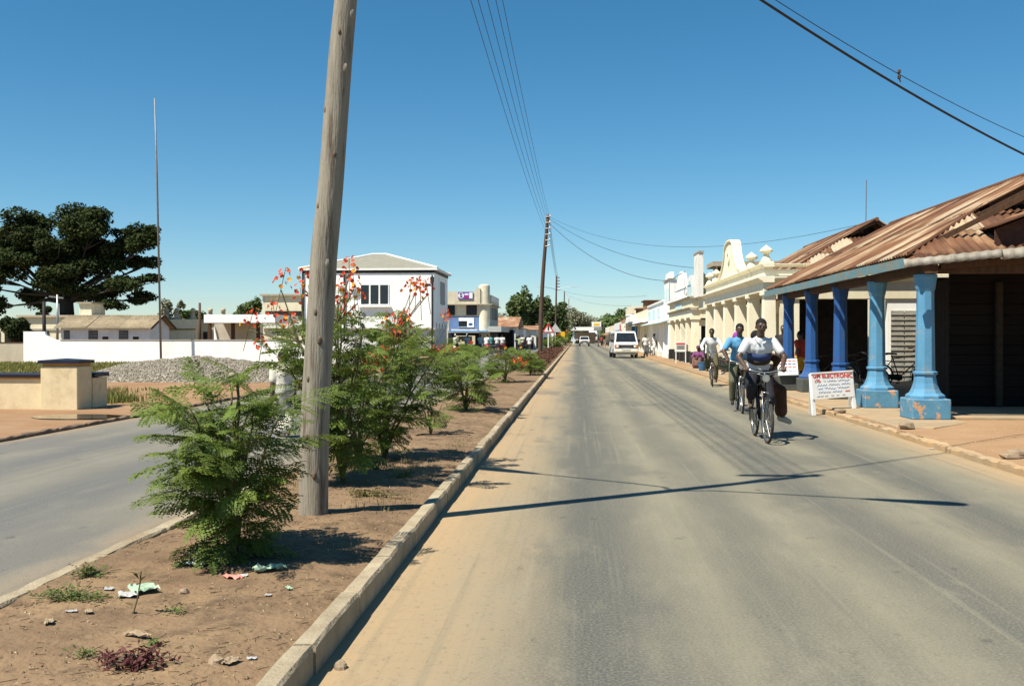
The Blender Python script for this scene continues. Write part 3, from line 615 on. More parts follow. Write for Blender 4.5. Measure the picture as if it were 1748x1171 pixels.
MB().prism([(5.3, 2.42), (5.97, 2.62), (5.97, 2.68), (5.3, 2.48)], 'y', 65.0, 83.5).build('canopy', M_pblue, D)
MB().box(8.2, 8.4, DY0, DY1, .13, 3.9).build('shop_wall', M_cream2, D)
for y in (66, 70, 75, 79): bx('door', M_brown, D, 8.12, 8.195, y, y + 1.6, .13, 2.2)
bx('side_wall', M_wall, D, 6.31, 9, 64.9, 65.1, .13, 5.2)

# E: shop with a curved white balcony front and blue doors
E = empty('curved_balcony_shop', (6.1, 92, .1), 'white shop with rounded balcony front over bright blue shutters, past the van', 'shop')
EY0, EY1 = 84.3, 107
MB().box(6.0, 6.3, EY0, EY1, 2.95, 3.9).build('upper_wall', M_cream2, E); MB().box(5.4, 6.4, EY0, EY1, 2.75, 2.95).build('balcony_slab', M_wall, E)
MB().lathe([(1.1, 0), (1.1, .2), (1.0, .22), (1.0, .72), (1.1, .75), (1.1, .85)], 20, (6.1, 104, 2.96)).build('rounded_balcony', M_wall, E)
MB().box(5.2, 5.98, 98, 107, 3.0, 3.4).build('balcony_front', M_white, E)
MB().prism([(5.0, 2.55), (6.0, 2.78), (6.0, 2.84), (5.0, 2.6)], 'y', EY0, EY1).build('canopy', mat('dark_canopy', (.06, .05, .05), (.1, .08, .07), 4, .8), E)
for y in (85, 88.5, 92, 95.5, 99): sq_col(E, 6.15, y, .12, 2.62, M_cream2, .22, .45, M_white)
for k in range(6): bx('blue_shutter', mat('bright_blue_shutter', (.05, .19, .42), (.04, .15, .36), 4, .6, jitter=.1), E, 5.5 + k * .42, 5.5 + k * .42 + .38, 101.2, 101.28, .13, 2.6)
MB().box(8.2, 8.4, EY0, EY1, .13, 3.0).build('shop_wall', M_cream2, E)
for k in range(2):
    r = empty('brick_upper_room', (7.5, 96 + k * 12, 0), ('brown brick upper room on the roof next to white balcony', 'second brown brick upper room, farther down the row')[k], 'building')
    bx('wall', mat('brown_brick', (.30, .155, .085), (.22, .11, .06), 3, .9, .2), r, 6.5, 9.5, 95 + k * 12, 99 + k * 12, 2.9, 4.9 - .4 * k); bx('roof', M_rust, r, 6.3, 9.7, 94.8 + k * 12, 99.2 + k * 12, 4.9 - .4 * k, 5.0 - .4 * k)
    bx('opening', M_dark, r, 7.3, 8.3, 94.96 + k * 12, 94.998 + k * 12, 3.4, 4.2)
# F..: farther shops
def far_shop(name, label, y0, y1, h, m, x=6.0, blue=None, rust=False, depth=5):
    s = empty(name, (x, (y0 + y1) / 2, 0), label, 'shop')
    bx('wall', m, s, x + .9, x + depth, y0, y1, 0, h); bx('parapet', m, s, x, x + .25, y0, y1, h - .9, h)
    n = max(2, int((y1 - y0) / 3.2))
    for i in range(n + 1): y = y0 + .25 + (y1 - y0 - .5) * i / n; bx('column', m, s, x, x + .3, y - .15, y + .15, .1, h - .91)
    for i in range(n): y = y0 + .8 + (y1 - y0 - .5) * i / n; bx('door', M_brown, s, x + .84, x + .895, y, y + 1.3, .1, 2.1)
    MB().prism([(x - .9, h - 1.35), (x, h - 1.05), (x, h - .98), (x - .9, h - 1.3)], 'y', y0 + .1, y1 - .1).build('awning', blue or M_tin, s)
    if rust: MB().prism([(x + .2, h + .003), (x + depth / 2, h + 1.2), (x + depth, h + .003)], 'y', y0, y1).build('roof', M_tin, s)
    return s
far_shop('tall_cream_shop', 'tall plain cream shop beyond the brown brick rooms', 108, 122, 4.9, M_cream2, 5.9)
far_shop('blue_awning_shop', 'low far shop with a blue-edged awning on the right', 123, 140, 3.3, M_white, 5.2, M_blue)
far_shop('rust_awning_shop', 'low far shop with a red-brown tin awning on the right', 141, 158, 3.1, M_cream2, 5.0, None, True)
far_shop('far_white_shop', 'farthest white shop of the right-hand row near the trees', 160, 184, 3.2, M_white, 5.2, None, False)
tag(MB().box(5.0, 5.16, 118.0, 118.16, .08, 3.0).build('red_post', mat('faded_red_paint', (.55, .16, .10), (.45, .12, .08), 4, .8), bevel=.01), 'slim faded red post in front of the far right-hand shops', 'post')
# filling-station roof across the far end of the street
fs = empty('filling_station', (2, 230, 0), 'white flat canopy of a filling station with yellow sign at street end', 'canopy')
bx('canopy', M_wall, fs, -1.5, 5.6, 226, 236, 2.95, 3.75); bx('sign_box', M_wall, fs, 3.3, 5.4, 225, 225.6, 3.8, 4.9); bx('yellow_sign', mat('yellow_enamel', (.85, .52, .03), (.8, .46, .03), 3, .5), fs, 3.7, 5.0, 224.95, 224.995, 4.1, 4.6)
for x in (-.8, 5.0): bx('post', M_pblue, fs, x - .2, x + .2, 228, 228.4, 0, 2.95)
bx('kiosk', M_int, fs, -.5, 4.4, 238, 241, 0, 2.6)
# ------------------------------------------------------------------ left side: pillar, walls, houses
M_navy = mat('navy_coping_paint', (.010, .013, .03), (.016, .02, .042), 4, .45)
M_ochre = mat('ochre_trim', (.50, .28, .08), (.42, .22, .06), 4, .8)
M_pill = mat('cream_roughcast', (.72, .60, .38), (.64, .52, .32), 5, .9, .35, 60, c3=(.40, .29, .17), s3=2.2, lo3=.52, hi3=.80)
p0 = G(132, 700, .03); px1 = p0.x; py0 = p0.y
pil = empty('gate_pillar', (px1 - .38, py0 + .3, 0), 'square cream gate pillar with dark pyramid cap beside the puddle', 'pillar')
bx('shaft', M_pill, pil, px1 - .78, px1, py0, py0 + .62, -.02, .92, bevel=.015)
bx('neck', M_ochre, pil, px1 - .75, px1 - .03, py0 + .03, py0 + .59, .92, .985)
MB().box(px1 - .82, px1 + .04, py0 - .04, py0 + .66, .985, 1.045).add([(px1 - .82, py0 - .04, 1.046), (px1 + .04, py0 - .04, 1.046), (px1 + .04, py0 + .66, 1.046), (px1 - .82, py0 + .66, 1.046), (px1 - .39, py0 + .31, 1.085)], [(0, 1, 4), (1, 2, 4), (2, 3, 4), (3, 0, 4)]).build('pyramid_cap', M_navy, pil)
gw = empty('low_garden_wall', (px1 - 2, py0 + .3, 0), 'low cream wall with dark blue coping running left from the gate pillar', 'wall')
bx('wall_panel', M_pill, gw, px1 - 9, px1 - .78, py0 + .12, py0 + .42, -.02, .66); bx('coping', M_navy, gw, px1 - 9, px1 - .78, py0 + .06, py0 + .48, .695, .78, bevel=.02); bx('trim', M_ochre, gw, px1 - 9, px1 - .78, py0 + .10, py0 + .44, .66, .695)
gw2 = empty('return_wall', (px1 - .15, py0 + .8, 0), 'short cream return wall with dark coping behind the gate pillar', 'wall')
bx('wall_panel', M_pill, gw2, px1 - .3, px1 + .02, py0 + .63, py0 + 1.25, -.02, .66); bx('coping', M_navy, gw2, px1 - .34, px1 + .06, py0 + .63, py0 + 1.3, .68, .77, bevel=.02)
# dark timber beam lying by the heap
bm_ = G(235, 640); MB_ = MB().bar((bm_.x - 1.0, bm_.y, .16), (bm_.x + .9, bm_.y + .9, .26), .28, .22); tag(MB_.build('timber_beam', mat('blackened_timber', (.03, .022, .016), (.05, .035, .025), 8, .9), bevel=.02), 'dark squared timber beam lying behind the gravel heap', 'beam')

# white perimeter wall
WY = 54.5
xl = AY(40, 600, WY).x
pw = empty('perimeter_wall', (xl + 8, WY, 0), 'long whitewashed perimeter wall with a swept-up left end', 'wall')
z1 = 1.30; prof = [(xl, -.05), (xl, 1.83), (xl + 1.25, 1.83)]
for i in range(9): a = math.pi / 2 * i / 8; prof.append((xl + 1.25 + .9 * (1 - math.cos(a)), 1.83 - .5 * math.sin(a)))
prof += [(-12.2, z1 + .03), (-12.2, -.05)]
M_ww = mat('bright_whitewash', (.95, .95, .93), (.88, .88, .85), 1.3, .8, .06, 30, c3=(.66, .62, .54), s3=.9, lo3=.56, hi3=.85, stretch=(1, 1, .3))
MB().prism(prof, 'y', WY, WY + .22).build('wall_panel', M_ww, pw)
bx('coping', M_conc, pw, xl + 2.15, -12.2, WY - .03, WY + .25, z1 + .034, z1 + .075)
gwl = empty('concrete_wall', (xl - 4, WY, 0), 'stained grey-beige concrete wall at the far left edge', 'wall')
bx('wall_panel', mat('stained_concrete_wall', (.52, .47, .36), (.42, .37, .27), 2, .9, .2, c3=(.2, .17, .12), s3=1.4, lo3=.55, hi3=.8, stretch=(1, 1, .3)), gwl, xl - 14, xl - .01, WY + .05, WY + .25, -.05, 1.18); bx('coping', M_brown, gwl, xl - 14, xl - .01, WY + .03, WY + .27, 1.18, 1.23)
tag(MB().tube([(AY(275, 600, WY - 1.2).x, WY - 1.2, -.05), (AY(268, 300, WY - 1.2).x, WY - 1.2, 10.2), (AY(264, 180, WY - 1.2).x, WY - 1.2, 14.6)], [.065, .055, .035], 8).build('flagpole', mat('grey_steel_pole', (.24, .24, .23), (.18, .175, .165), 4, .5, metal=.3), smooth=True), 'tall thin grey metal flagpole in front of the white wall', 'flagpole')
fpp = AY(264, 180, WY - 1.2)

# small white house with a sheet roof
HY0 = 60.0; hx0, hx1 = AY(97, 560, HY0).x, AY(253, 560, HY0).x
hs = empty('small_white_house', ((hx0 + hx1) / 2, HY0 + 1.6, 0), 'small white house with a brown corrugated roof behind the white wall', 'house')
M_wh = mat('blue_white_paint', (.74, .77, .78), (.64, .67, .68), 2, .8)
bx('wall', M_wh, hs, hx0 + .1, hx1 - .05, HY0 + .3, HY0 + 3.3, 0, 2.12)
MB().prism([(HY0 + .3, 2.123), (HY0 + 3.3, 2.123), (HY0 + 1.8, 2.82)], 'x', hx1 - .25, hx1 - .05).build('gable_wall', M_wh, hs)
sheets(hs, (hx0 - .2, HY0 - .15, 2.06), (1, 0, 0), (0, 1.95, .84), hx1 - hx0 + .45, lambda s: 0, lambda s: 2.12, M_asb, 1.0, .2, .03, 1)
sheets(hs, (hx0 - .2, HY0 + 3.75, 2.06), (1, 0, 0), (0, -1.95, .84), hx1 - hx0 + .45, lambda s: 0, lambda s: 2.12, M_asb, 1.0, .2, .03, 1)
MB().bar((hx1 + .26, HY0 - .15, 2.03), (hx1 + .26, HY0 + 1.8, 2.87), .03, .14).build('barge_board', M_brown, hs); MB().bar((hx1 + .26, HY0 + 3.75, 2.03), (hx1 + .26, HY0 + 1.8, 2.87), .03, .14).build('barge_board', M_brown, hs)
M_louv = mat('grey_louvre', (.16, .17, .165), (.22, .22, .21), 3, .5)
for (ua, ub, va, vb, nm) in ((109, 119, 565, 581, 'door'), (151, 167, 566, 581, 'window'), (203, 219, 566, 581, 'window')):
    x0, x1 = AY(ua, va, HY0 + .3).x, AY(ub, va, HY0 + .3).x
    o = bx(nm, M_dark, hs, x0, x1, HY0 + .285, HY0 + .298, 1.33, 1.93)
    for k in range(6): bx('louvre', M_louv, o, x0 + .02, x1 - .02, HY0 + .26, HY0 + .283, 1.36 + k * .095, 1.36 + k * .095 + .06)
for (ua, ub) in ((175, 185), (227, 237)):
    x0, x1 = AY(ua, 575, HY0 + .3).x, AY(ub, 575, HY0 + .3).x; o = bx('air_vent', M_dark, hs, x0, x1, HY0 + .285, HY0 + .298, 1.33, 1.55); bx('vent_frame', M_wall, o, x0 - .08, x1 + .12, HY0 + .25, HY0 + .284, 1.55, 1.62)
bx('lintel', M_wall, hs, AY(158, 561, HY0).x, AY(182, 561, HY0).x, HY0 + .05, HY0 + .29, 1.96, 2.03)

# buildings far behind it
def block(name, label, u0, u1, vt, Y, dep, m, cat='building', vb=None, slab=True):
    x0, x1 = AY(u0, vt, Y).x, AY(u1, vt, Y).x; zt = AY((u0 + u1) / 2, vt, Y).z
    b = empty(name, ((x0 + x1) / 2, Y + dep / 2, 0), label, cat); bx('wall', m, b, x0, x1, Y, Y + dep, 0, zt - .18)
    if slab: bx('roof_slab', M_conc, b, x0 - .2, x1 + .2, Y - .25, Y + dep + .2, zt - .177, zt)
    return b, x0, x1, zt
b, x0, x1, zt = block('cream_flat_block', 'cream flat-roofed block behind the small house, below the big tree', 34, 200, 538, 84, 8, M_cream2)
bx('tank_house', M_cream2, b, AY(140, 530, 85).x, AY(161, 530, 85).x, 84.5, 87, zt, zt + 1.0); bx('tank_roof', M_conc, b, AY(138, 525, 85).x, AY(163, 525, 85).x, 84.3, 87.2, zt + 1.0, zt + 1.15)
bx('band', M_conc, b, x0, x1, 83.9, 83.995, 2.1, 2.25); bx('window', M_dark, b, x0 + 1, x0 + 2.6, 83.9, 83.99, .9, 2.0)
b, x0, x1, zt = block('far_left_block', 'dim cream building partly hidden by shrubs at the left edge', -60, 38, 546, 92, 6, M_cream2)
for k in range(3): bx('window', M_dark, b, x0 + 1 + k * 1.5, x0 + 2 + k * 1.5, 91.9, 91.99, .8, 2.1)
b, x0, x1, zt = block('finial_hall', 'pale cream hall with a row of pawn-shaped roof finials', 278, 335, 542, 92, 6, M_cream2, 'hall', slab=False)
bx('parapet_band', M_cream2, b, x0 - .1, x1 + .1, 91.8, 91.99, 2.3, zt - .19); bx('ledge', M_brown, b, x0, x1, 91.7, 91.79, 2.2, 2.27)
for u in (283, 300, 328, 358, 380):
    f = empty('finial', (AY(u, 540, 92).x, 92.2, zt - .18)); f.parent = b; f.matrix_parent_inverse = Matrix.Translation(b.location).inverted()
    MB().lathe([(.33, 0), (.33, .1), (.26, .2), (.2, .5), (.2, .62), (.27, .66)], 10).build('stem', M_conc, f, local=True); MB().ball((0, 0, .85), .24).build('knob', M_conc, f, local=True, smooth=True)
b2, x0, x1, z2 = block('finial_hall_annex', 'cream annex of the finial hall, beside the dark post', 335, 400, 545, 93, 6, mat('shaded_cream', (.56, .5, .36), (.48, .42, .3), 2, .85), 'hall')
bx('window', M_dark, b2, x1 - 3, x1 - 2.3, 92.9, 92.99, 1.2, 2.0)
cn = empty('white_canopy', (AY(390, 560, 74).x, 74, 0), 'flat white forecourt canopy on thin dark posts behind the white wall', 'canopy')
x0, x1 = AY(348, 545, 72).x, AY(470, 545, 72).x; bx('deck', M_ww, cn, x0, x1, 72, 78, AY(380, 551, 72).z, AY(380, 537, 72).z)
for u in (357, 397, 440): x = AY(u, 560, 73).x; bx('post', M_brown, cn, x - .12, x + .12, 73, 73.2, 0, AY(380, 551, 72).z)
bx('kiosk', mat('kiosk_beige', (.50, .46, .38), (.42, .38, .31), 2, .8), cn, AY(366, 560, 76).x, AY(425, 560, 76).x, 76, 79.5, 0, AY(380, 551, 72).z - .02)
MB().prism([(AY(366, 560, 75.9).x, 0), (AY(377, 560, 75.9).x, 0), (AY(366, 560, 75.9).x, 2.4)], 'y', 75.8, 75.99).build('white_fin', M_ww, cn)
def post(u0, v0, u1, v1, Y, r, m, label, name='utility_post'):
    a, b_ = AY(u0, v0, Y), AY(u1, v1, Y); a.z = -.05
    return tag(MB().tube([a, b_], [r, r * .8], 8).build(name, m, smooth=True), label, 'post')
M_pole = mat('dark_creosote_pole', (.10, .062, .04), (.06, .038, .026), 3, .9, .3, stretch=(4, 4, .3))
post(341, 600, 341, 517, 80, .13, M_pole, 'dark brown post standing left of the white canopy')
post(76, 600, 75, 515, 66, .14, M_dark, 'black post between the big tree and the small house')
post(98, 600, 98, 503, 70, .10, M_steel, 'grey metal post with a crossarm in front of the big tree trunk')
MB().bar((AY(84, 507, 70).x, 70, AY(84, 506, 70).z), (AY(108, 507, 70).x, 70, AY(108, 509, 70).z), .08, .12).build('crossarm', M_steel, bpy.data.objects['utility_post.002'])

# white two-storey building with a hipped roof
Y0 = 79.0; wx0, wx1 = AY(517, 500, Y0).x, AY(741, 500, Y0).x; wz = AY(700, 460, Y0).z; dep = 8.3
wb = empty('white_two_storey_building', ((wx0 + wx1) / 2, Y0 + dep / 2, 0), 'white two-storey building with a low grey hipped roof and drainpipes', 'building')
zf = AY(740, 560, Y0).z
bx('upper_wall', M_ww, wb, wx0, wx1, Y0, Y0 + dep, zf, wz - .28); bx('ground_wall', mat('grey_white_plaster', (.66, .66, .64), (.56, .56, .53), 2, .8, c3=(.4, .38, .34), s3=1, lo3=.55, hi3=.8), wb, wx0 + .1, wx1 - .06, Y0 + .1, Y0 + dep - .1, 0, zf)
bx('eave_shadow_band', M_black, wb, wx0 - .05, wx1 + .05, Y0 - .05, Y0 + dep + .05, wz - .28, wz - .06); bx('eave_board', M_wall, wb, wx0 - .3, wx1 + .3, Y0 - .16, Y0 + dep + .2, wz - .06, wz + .10)  # solid black band below the eave board stands in for eave shade
ex0, ex1, ey0, ey1 = wx0 - .3, wx1 + .3, Y0 - .16, Y0 + dep + .2; rxa, rxb, ry = (wx0 + wx1) / 2 - .6, (wx0 + wx1) / 2 + .7, Y0 + dep / 2; rz = AY(642, 435, ry).z
M_grt = mat('grey_green_tiles', (.25, .245, .20), (.20, .195, .16), 3, .9, .3, 12, c3=(.22, .21, .17), s3=1.2, lo3=.5, hi3=.8)
for vs, nm in (([(ex0, ey0, wz + .103), (ex1, ey0, wz + .103), (rxb, ry, rz), (rxa, ry, rz)], 'front'), ([(ex1, ey0, wz + .103), (ex1, ey1, wz + .103), (rxb, ry, rz)], 'side'), ([(ex0, ey1, wz + .103), (ex0, ey0, wz + .103), (rxa, ry, rz)], 'side'), ([(ex1, ey1, wz + .103), (ex0, ey1, wz + .103), (rxa, ry, rz), (rxb, ry, rz)], 'rear')):
    MB().add(vs, [tuple(range(len(vs)))]).build('roof_slope', M_grt, wb)
hc_ = MB()
for p, q in (((ex0, ey0), (rxa, ry)), ((ex1, ey0), (rxb, ry)), ((ex1, ey1), (rxb, ry))): hc_.tube([(p[0], p[1], wz + .12), (q[0], q[1], rz + .03)], .09, 6)
hc_.tube([(rxa, ry, rz + .03), (rxb, ry, rz + .03)], .1, 6); hc_.build('hip_tiles', M_wall, wb)
def win3(parent, Y, u0, u1, v0, v1, n, sill=True):
    a, c = AY(u0, v1, Y), AY(u1, v0, Y); o = bx('window', M_wall, parent, a.x, c.x, Y - .06, Y - .004, a.z, c.z)
    ww = (c.x - a.x) / n
    for k in range(n): bx('pane', M_glass, o, a.x + k * ww + .07, a.x + (k + 1) * ww - .07, Y - .075, Y - .062, a.z + .08, c.z - .08)
    if sill: bx('sill', M_wall, o, a.x - .15, c.x + .15, Y - .3, Y - .065, a.z - .16, a.z - .003)
    return o
win3(wb, Y0, 615, 664, 485, 521, 3); win3(wb, Y0, 540, 571, 485, 521, 2)
for (u, va, vb) in ((738, 470, 600), (588, 465, 600), (517.5, 466, 600)):
    x = AY(u, 500, Y0).x; MB().tube([(x, Y0 - .1, .0), (x, Y0 - .1, AY(u, va, Y0).z)], .07, 6).build('drainpipe', M_black, wb)
bx('rain_head', M_black, wb, AY(735, 478, Y0).x, AY(741, 478, Y0).x, Y0 - .24, Y0 - .03, AY(0, 484, Y0).z, AY(0, 476, Y0).z)
for u in (578, 597): bx('air_conditioner', M_wall, wb, AY(u, 500, Y0).x, AY(u + 12, 500, Y0).x, Y0 - .35, Y0 - .004, AY(0, 496, Y0).z, AY(0, 490, Y0).z)
bx('wall_vent', M_black, wb, AY(726, 490, Y0).x, AY(735, 490, Y0).x, Y0 - .03, Y0 - .003, AY(0, 490, Y0).z, AY(0, 487, Y0).z)
bx('side_shutter', mat('grey_shutter', (.30, .31, .31), (.25, .26, .26), 2, .7), wb, wx1 + .003, wx1 + .05, Y0 + 3.6, Y0 + 6.2, zf + 2.0, zf + 3.9)
bx('ledge', M_conc, wb, wx0, wx1 + .12, Y0 - .12, Y0 - .003, zf - .12, zf + .02)
for k in range(4): bx('spike', M_black, wb, wx1 + .05, wx1 + .09, Y0 + 1 + k * 1.7, Y0 + 1.04 + k * 1.7, zf + .02, zf + .4)
bx('plinth', M_black, wb, wx0 - .04, wx1 + .04, Y0 - .04, Y0 + dep, 0, .55)
b, x0, x1, zt = block('long_flat_block', 'long cream block with dark window band left of the white building', 448, 540, 502, 92, 9, M_cream2)
bx('window_band', M_dark, b, x0 + .3, x1, 91.9, 91.99, zt - 2.4, zt - 1.6); bx('band', M_white, b, x0, x1, 91.7, 91.89, zt - 3.2, zt - 2.5)

# corner shop with the round tower and soft-drink signs
PY = 97.0; ax0, ax1 = AY(745, 520, PY).x, AY(821, 520, PY).x
pb = empty('corner_drinks_shop', ((ax0 + ax1) / 2, PY + 5, 0), 'two-storey cream corner shop with round tower, blue fascia and drink signs', 'shop')
Z = lambda v, Y=PY: AY(800, v, Y).z
M_pc = mat('aged_ivory_plaster', (.66, .60, .46), (.56, .50, .37), 2, .85, .1, c3=(.36, .30, .2), s3=1.3, lo3=.55, hi3=.8)
tx = AY(826, 520, PY).x; tr_ = .55; sx1 = tx + tr_ - .03
bx('wall', M_pc, pb, ax0, sx1, PY + .3, PY + 11, 0, Z(520)); bx('parapet', M_pc, pb, ax0, ax1 + .2, PY - .1, PY + .25, Z(519), Z(498)); bx('side_parapet', M_pc, pb, sx1 - .3, sx1 + .1, PY + .8, PY + 11, Z(519), Z(503))
bx('slab', M_conc, pb, ax0, sx1 + .3, PY - .3, PY + 11.2, Z(520.5), Z(519))
MB().lathe([(tr_, 0), (tr_, Z(489)), (tr_ * .93, Z(487)), (tr_ * .6, Z(485.5)), (.05, Z(485))], 18, (tx, PY + .45, 0)).build('round_tower', M_pc, pb, auto=35)
bx('pier', M_pc, pb, AY(813, 500, PY).x, AY(820, 500, PY).x, PY - .2, PY + .3, Z(519), Z(492))
for (u0, u1) in ((764, 776), (796, 814)):
    o = bx('window', M_brown, pb, AY(u0, 520, PY + .3).x, AY(u1, 520, PY + .3).x, PY + .24, PY + .297, Z(538), Z(521))
    for k in range(4): x = AY(u0 + (u1 - u0) * (k + .5) / 4, 520, PY).x; bx('pane', M_glass, o, x - .1, x + .1, PY + .22, PY + .238, Z(537.5), Z(521.5))
for k in range(5):
    y = PY + 1.6 + k * 1.8; o = bx('side_window', M_glass, pb, sx1 + .003, sx1 + .05, y, y + 1.2, Z(545), Z(523)); bx('mullion', M_white, o, sx1 + .051, sx1 + .1, y + .5, y + .62, Z(545), Z(523))
    bx('railing_panel', M_wall, pb, sx1 + .103, sx1 + .15, y, y + 1.3, Z(513), Z(505))
bx('blue_fascia', mat('faded_blue_board', (.10, .18, .38), (.14, .22, .4), 3, .7), pb, AY(766, 550, PY).x, AY(818, 550, PY).x, PY + .2, PY + .296, Z(563), Z(541))
bx('canopy', mat('blue_canopy_edge', (.14, .33, .62), (.12, .28, .55), 3, .6), pb, AY(764, 560, PY - 1.8).x, AY(832, 560, PY - 1.8).x, PY - 1.8, PY + .18, Z(567, PY - 1.8), Z(564.5, PY - 1.8))
bx('canopy_top', M_white, pb, AY(770, 560, PY - 1.7).x, AY(815, 560, PY - 1.7).x, PY - 1.7, PY + .1, Z(564.4, PY - 1.7), Z(562, PY - 1.7))
bx('side_canopy', mat('grey_canopy', (.5, .52, .5), (.42, .44, .42), 2, .8), pb, AY(832, 560, PY - 1.8).x, sx1 + 1.3, PY - 1.6, PY + 10, Z(566.5, PY - 1.6), Z(557, PY - 1.6))
bx('dark_shopfront', mat('dark_blue_shopfront', (.012, .015, .03), (.02, .02, .035), 3, .6), pb, AY(765, 590, PY + .25).x, AY(818, 590, PY + .25).x, PY + .18, PY + .29, .05, Z(568))
def sign(name, label, u0, u1, v0, v1, Y, m):
    a, c = AY(u0, v1, Y), AY(u1, v0, Y); s = empty(name, ((a.x + c.x) / 2, Y, a.z), label, 'sign'); bx('board', m, s, a.x, c.x, Y, Y + .06, a.z, c.z); return s, (a.x + c.x) / 2, (a.z + c.z) / 2, c.x - a.x, c.z - a.z
M_print = mat('white_print', (.8, .8, .8), (.75, .75, .76), 3, .6)
s, cx, cz, W_, H_ = sign('rooftop_sign', 'purple sign with a white ringed letter S on the parapet', 782, 807.5, 498.5, 510.5, PY - .2, mat('violet_print', (.13, .06, .40), (.11, .05, .34), 3, .5))
MB().prism([(cx - W_ * .3 + H_ * .42 * math.cos(t * .3142), cz + H_ * .42 * math.sin(t * .3142)) for t in range(20)], 'y', PY - .212, PY - .202).build('white_disc', M_print, s)
text('S', H_ * .85, mat('violet_ink', (.08, .03, .25), None, 3, .5), s, (cx - W_ * .3, PY - .225, cz), FACE_S, bold=.02)
bx('magenta_block', mat('magenta_print', (.45, .03, .16), None, 3, .5), s, cx - W_ * .07, cx + W_ * .2, PY - .212, PY - .202, cz - H_ * .36, cz - H_ * .02); bx('white_strip', M_print, s, cx - W_ * .07, cx + W_ * .2, PY - .212, PY - .202, cz + H_ * .05, cz + H_ * .3); bx('white_panel', M_print, s, cx + W_ * .24, cx + W_ * .47, PY - .212, PY - .202, cz - H_ * .42, cz + H_ * .42)
s, cx, cz, W_, H_ = sign('fascia_sign', 'white sign with a dark panel on the blue fascia', 783, 809, 542.5, 558.5, PY + .12, M_print)
bx('dark_panel', M_glass, s, cx - W_ * .5, cx + W_ * .05, PY + .105, PY + .118, cz - H_ * .45, cz + H_ * .15); MB().ball((cx + W_ * .28, PY + .11, cz - H_ * .2), (.22, .02, .14)).build('blue_badge', M_blue, s)
s, cx, cz, W_, H_ = sign('drinks_board', 'cream board lettered with a big dark soft-drink name under the canopy', 777, 811, 573, 589, PY - 1.9, mat('cream_board', (.62, .55, .38), (.56, .5, .34), 3, .7))
text('PEPSI', H_ * .62, mat('black_ink', (.01, .01, .015), None, 3, .6), s, (cx, PY - 1.92, cz + H_ * .16), FACE_S, bold=.035, sx=1.05)
MB().ball((cx + W_ * .25, PY - 1.91, cz - H_ * .22), (.3, .02, .16)).build('red_badge', mat('red_ink', (.5, .03, .02), None, 3, .6), s)
for u in (777, 797): x = AY(u, 570, PY - 1.7).x; bx('canopy_post', M_pblue, pb, x - .05, x + .05, PY - 1.75, PY - 1.65, 0, Z(567, PY - 1.8))
bx('side_opening', M_dark, pb, sx1 + .003, sx1 + .06, PY + 1, PY + 10, .1, 2.0)

# low shops beyond the corner on the left
def low_shop(name, label, u0, u1, vt, Y, dep, m, vr=None):
    x0, x1 = AY(u0, vt, Y).x, AY(u1, vt, Y).x; zt = AY(u0, vt, Y).z; s = empty(name, ((x0 + x1) / 2, Y + dep / 2, 0), label, 'shop')
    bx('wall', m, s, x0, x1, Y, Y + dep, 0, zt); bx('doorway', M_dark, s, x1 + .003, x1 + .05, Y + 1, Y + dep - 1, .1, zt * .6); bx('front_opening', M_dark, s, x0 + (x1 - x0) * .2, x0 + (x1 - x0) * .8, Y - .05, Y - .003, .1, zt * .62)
    if vr: zr = AY(u0, vr, Y + dep * .5).z; MB().prism([(Y - .3, zt + .003), (Y + dep * .5, zr), (Y + dep + .3, zt + .003)], 'x', x0 - .4, x1 + .3).build('roof', M_tin, s)
    else: bx('coping', M_conc, s, x0 - .1, x1 + .1, Y - .1, Y + dep, zt + .003, zt + .12)
    return s
low_shop('rust_roof_shop', 'low white shop with rusty red roof next to the corner tower shop', 850, 880, 558, 112, 12, M_white, 541)
low_shop('white_portal_shop', 'low white shop with a squared portal, second beyond the corner shop', 868, 893, 562, 118, 8, M_wall, None)
low_shop('second_rust_roof_shop', 'farther white shop with square front, third beyond the corner shop', 893, 915, 563, 126, 14, M_white, 556)
low_shop('pale_far_shop', 'small far white shop front seen behind the road signs', 925, 945, 566, 150, 12, M_wall, None)
vr = empty('market_veranda', (AY(845, 590, 108).x, 109, 0), 'dark timber veranda with tin roof beside the corner shop', 'veranda')
x0, x1 = AY(834, 590, 109).x, AY(880, 590, 109).x
bx('roof', M_zinc, vr, x0, x1, 107.5, 111, 2.25, 2.33); bx('back', M_dark, vr, x0, x1 - .3, 111, 111.1, 0, 2.25)
for k in range(4): bx('post', M_blue if k % 2 else M_brown, vr, x0 + .15 + k * (x1 - x0 - .35) / 3, x0 + .3 + k * (x1 - x0 - .35) / 3, 107.6, 107.75, 0, 2.25)
# ------------------------------------------------------------------ poles, street lamps, wires
M_wood = mat('weathered_grey_pole', (.29, .26, .205), (.19, .165, .13), 5, .92, .55, 22, c3=(.10, .07, .05), s3=5, lo3=.56, hi3=.70, stretch=(3.2, 3.2, .35))
M_lamp = mat('lamp_housing', (.55, .56, .54), (.48, .49, .47), 4, .5)
cen = [(534, 884), (537, 760), (543, 600), (553, 440), (566, 300), (581, 100), (590, 0)]
pb_ = G(534, 884, .1); pts = [AY(u, v, pb_.y) for u, v in cen]; pts[0].z = -.25
t = pts[-1]; k = (pts[-1] - pts[-2]) / (pts[-1].z - pts[-2].z)
for z in (5.2, 6.4, 7.6, 8.7): q = t + k * (z - t.z) * .9; q.z = z; pts.append(q)
fine = []
for a, c in zip(pts[:-1], pts[1:]):
    for i in range(6): fine.append(a.lerp(c, i / 6))
fine.append(pts[-1])
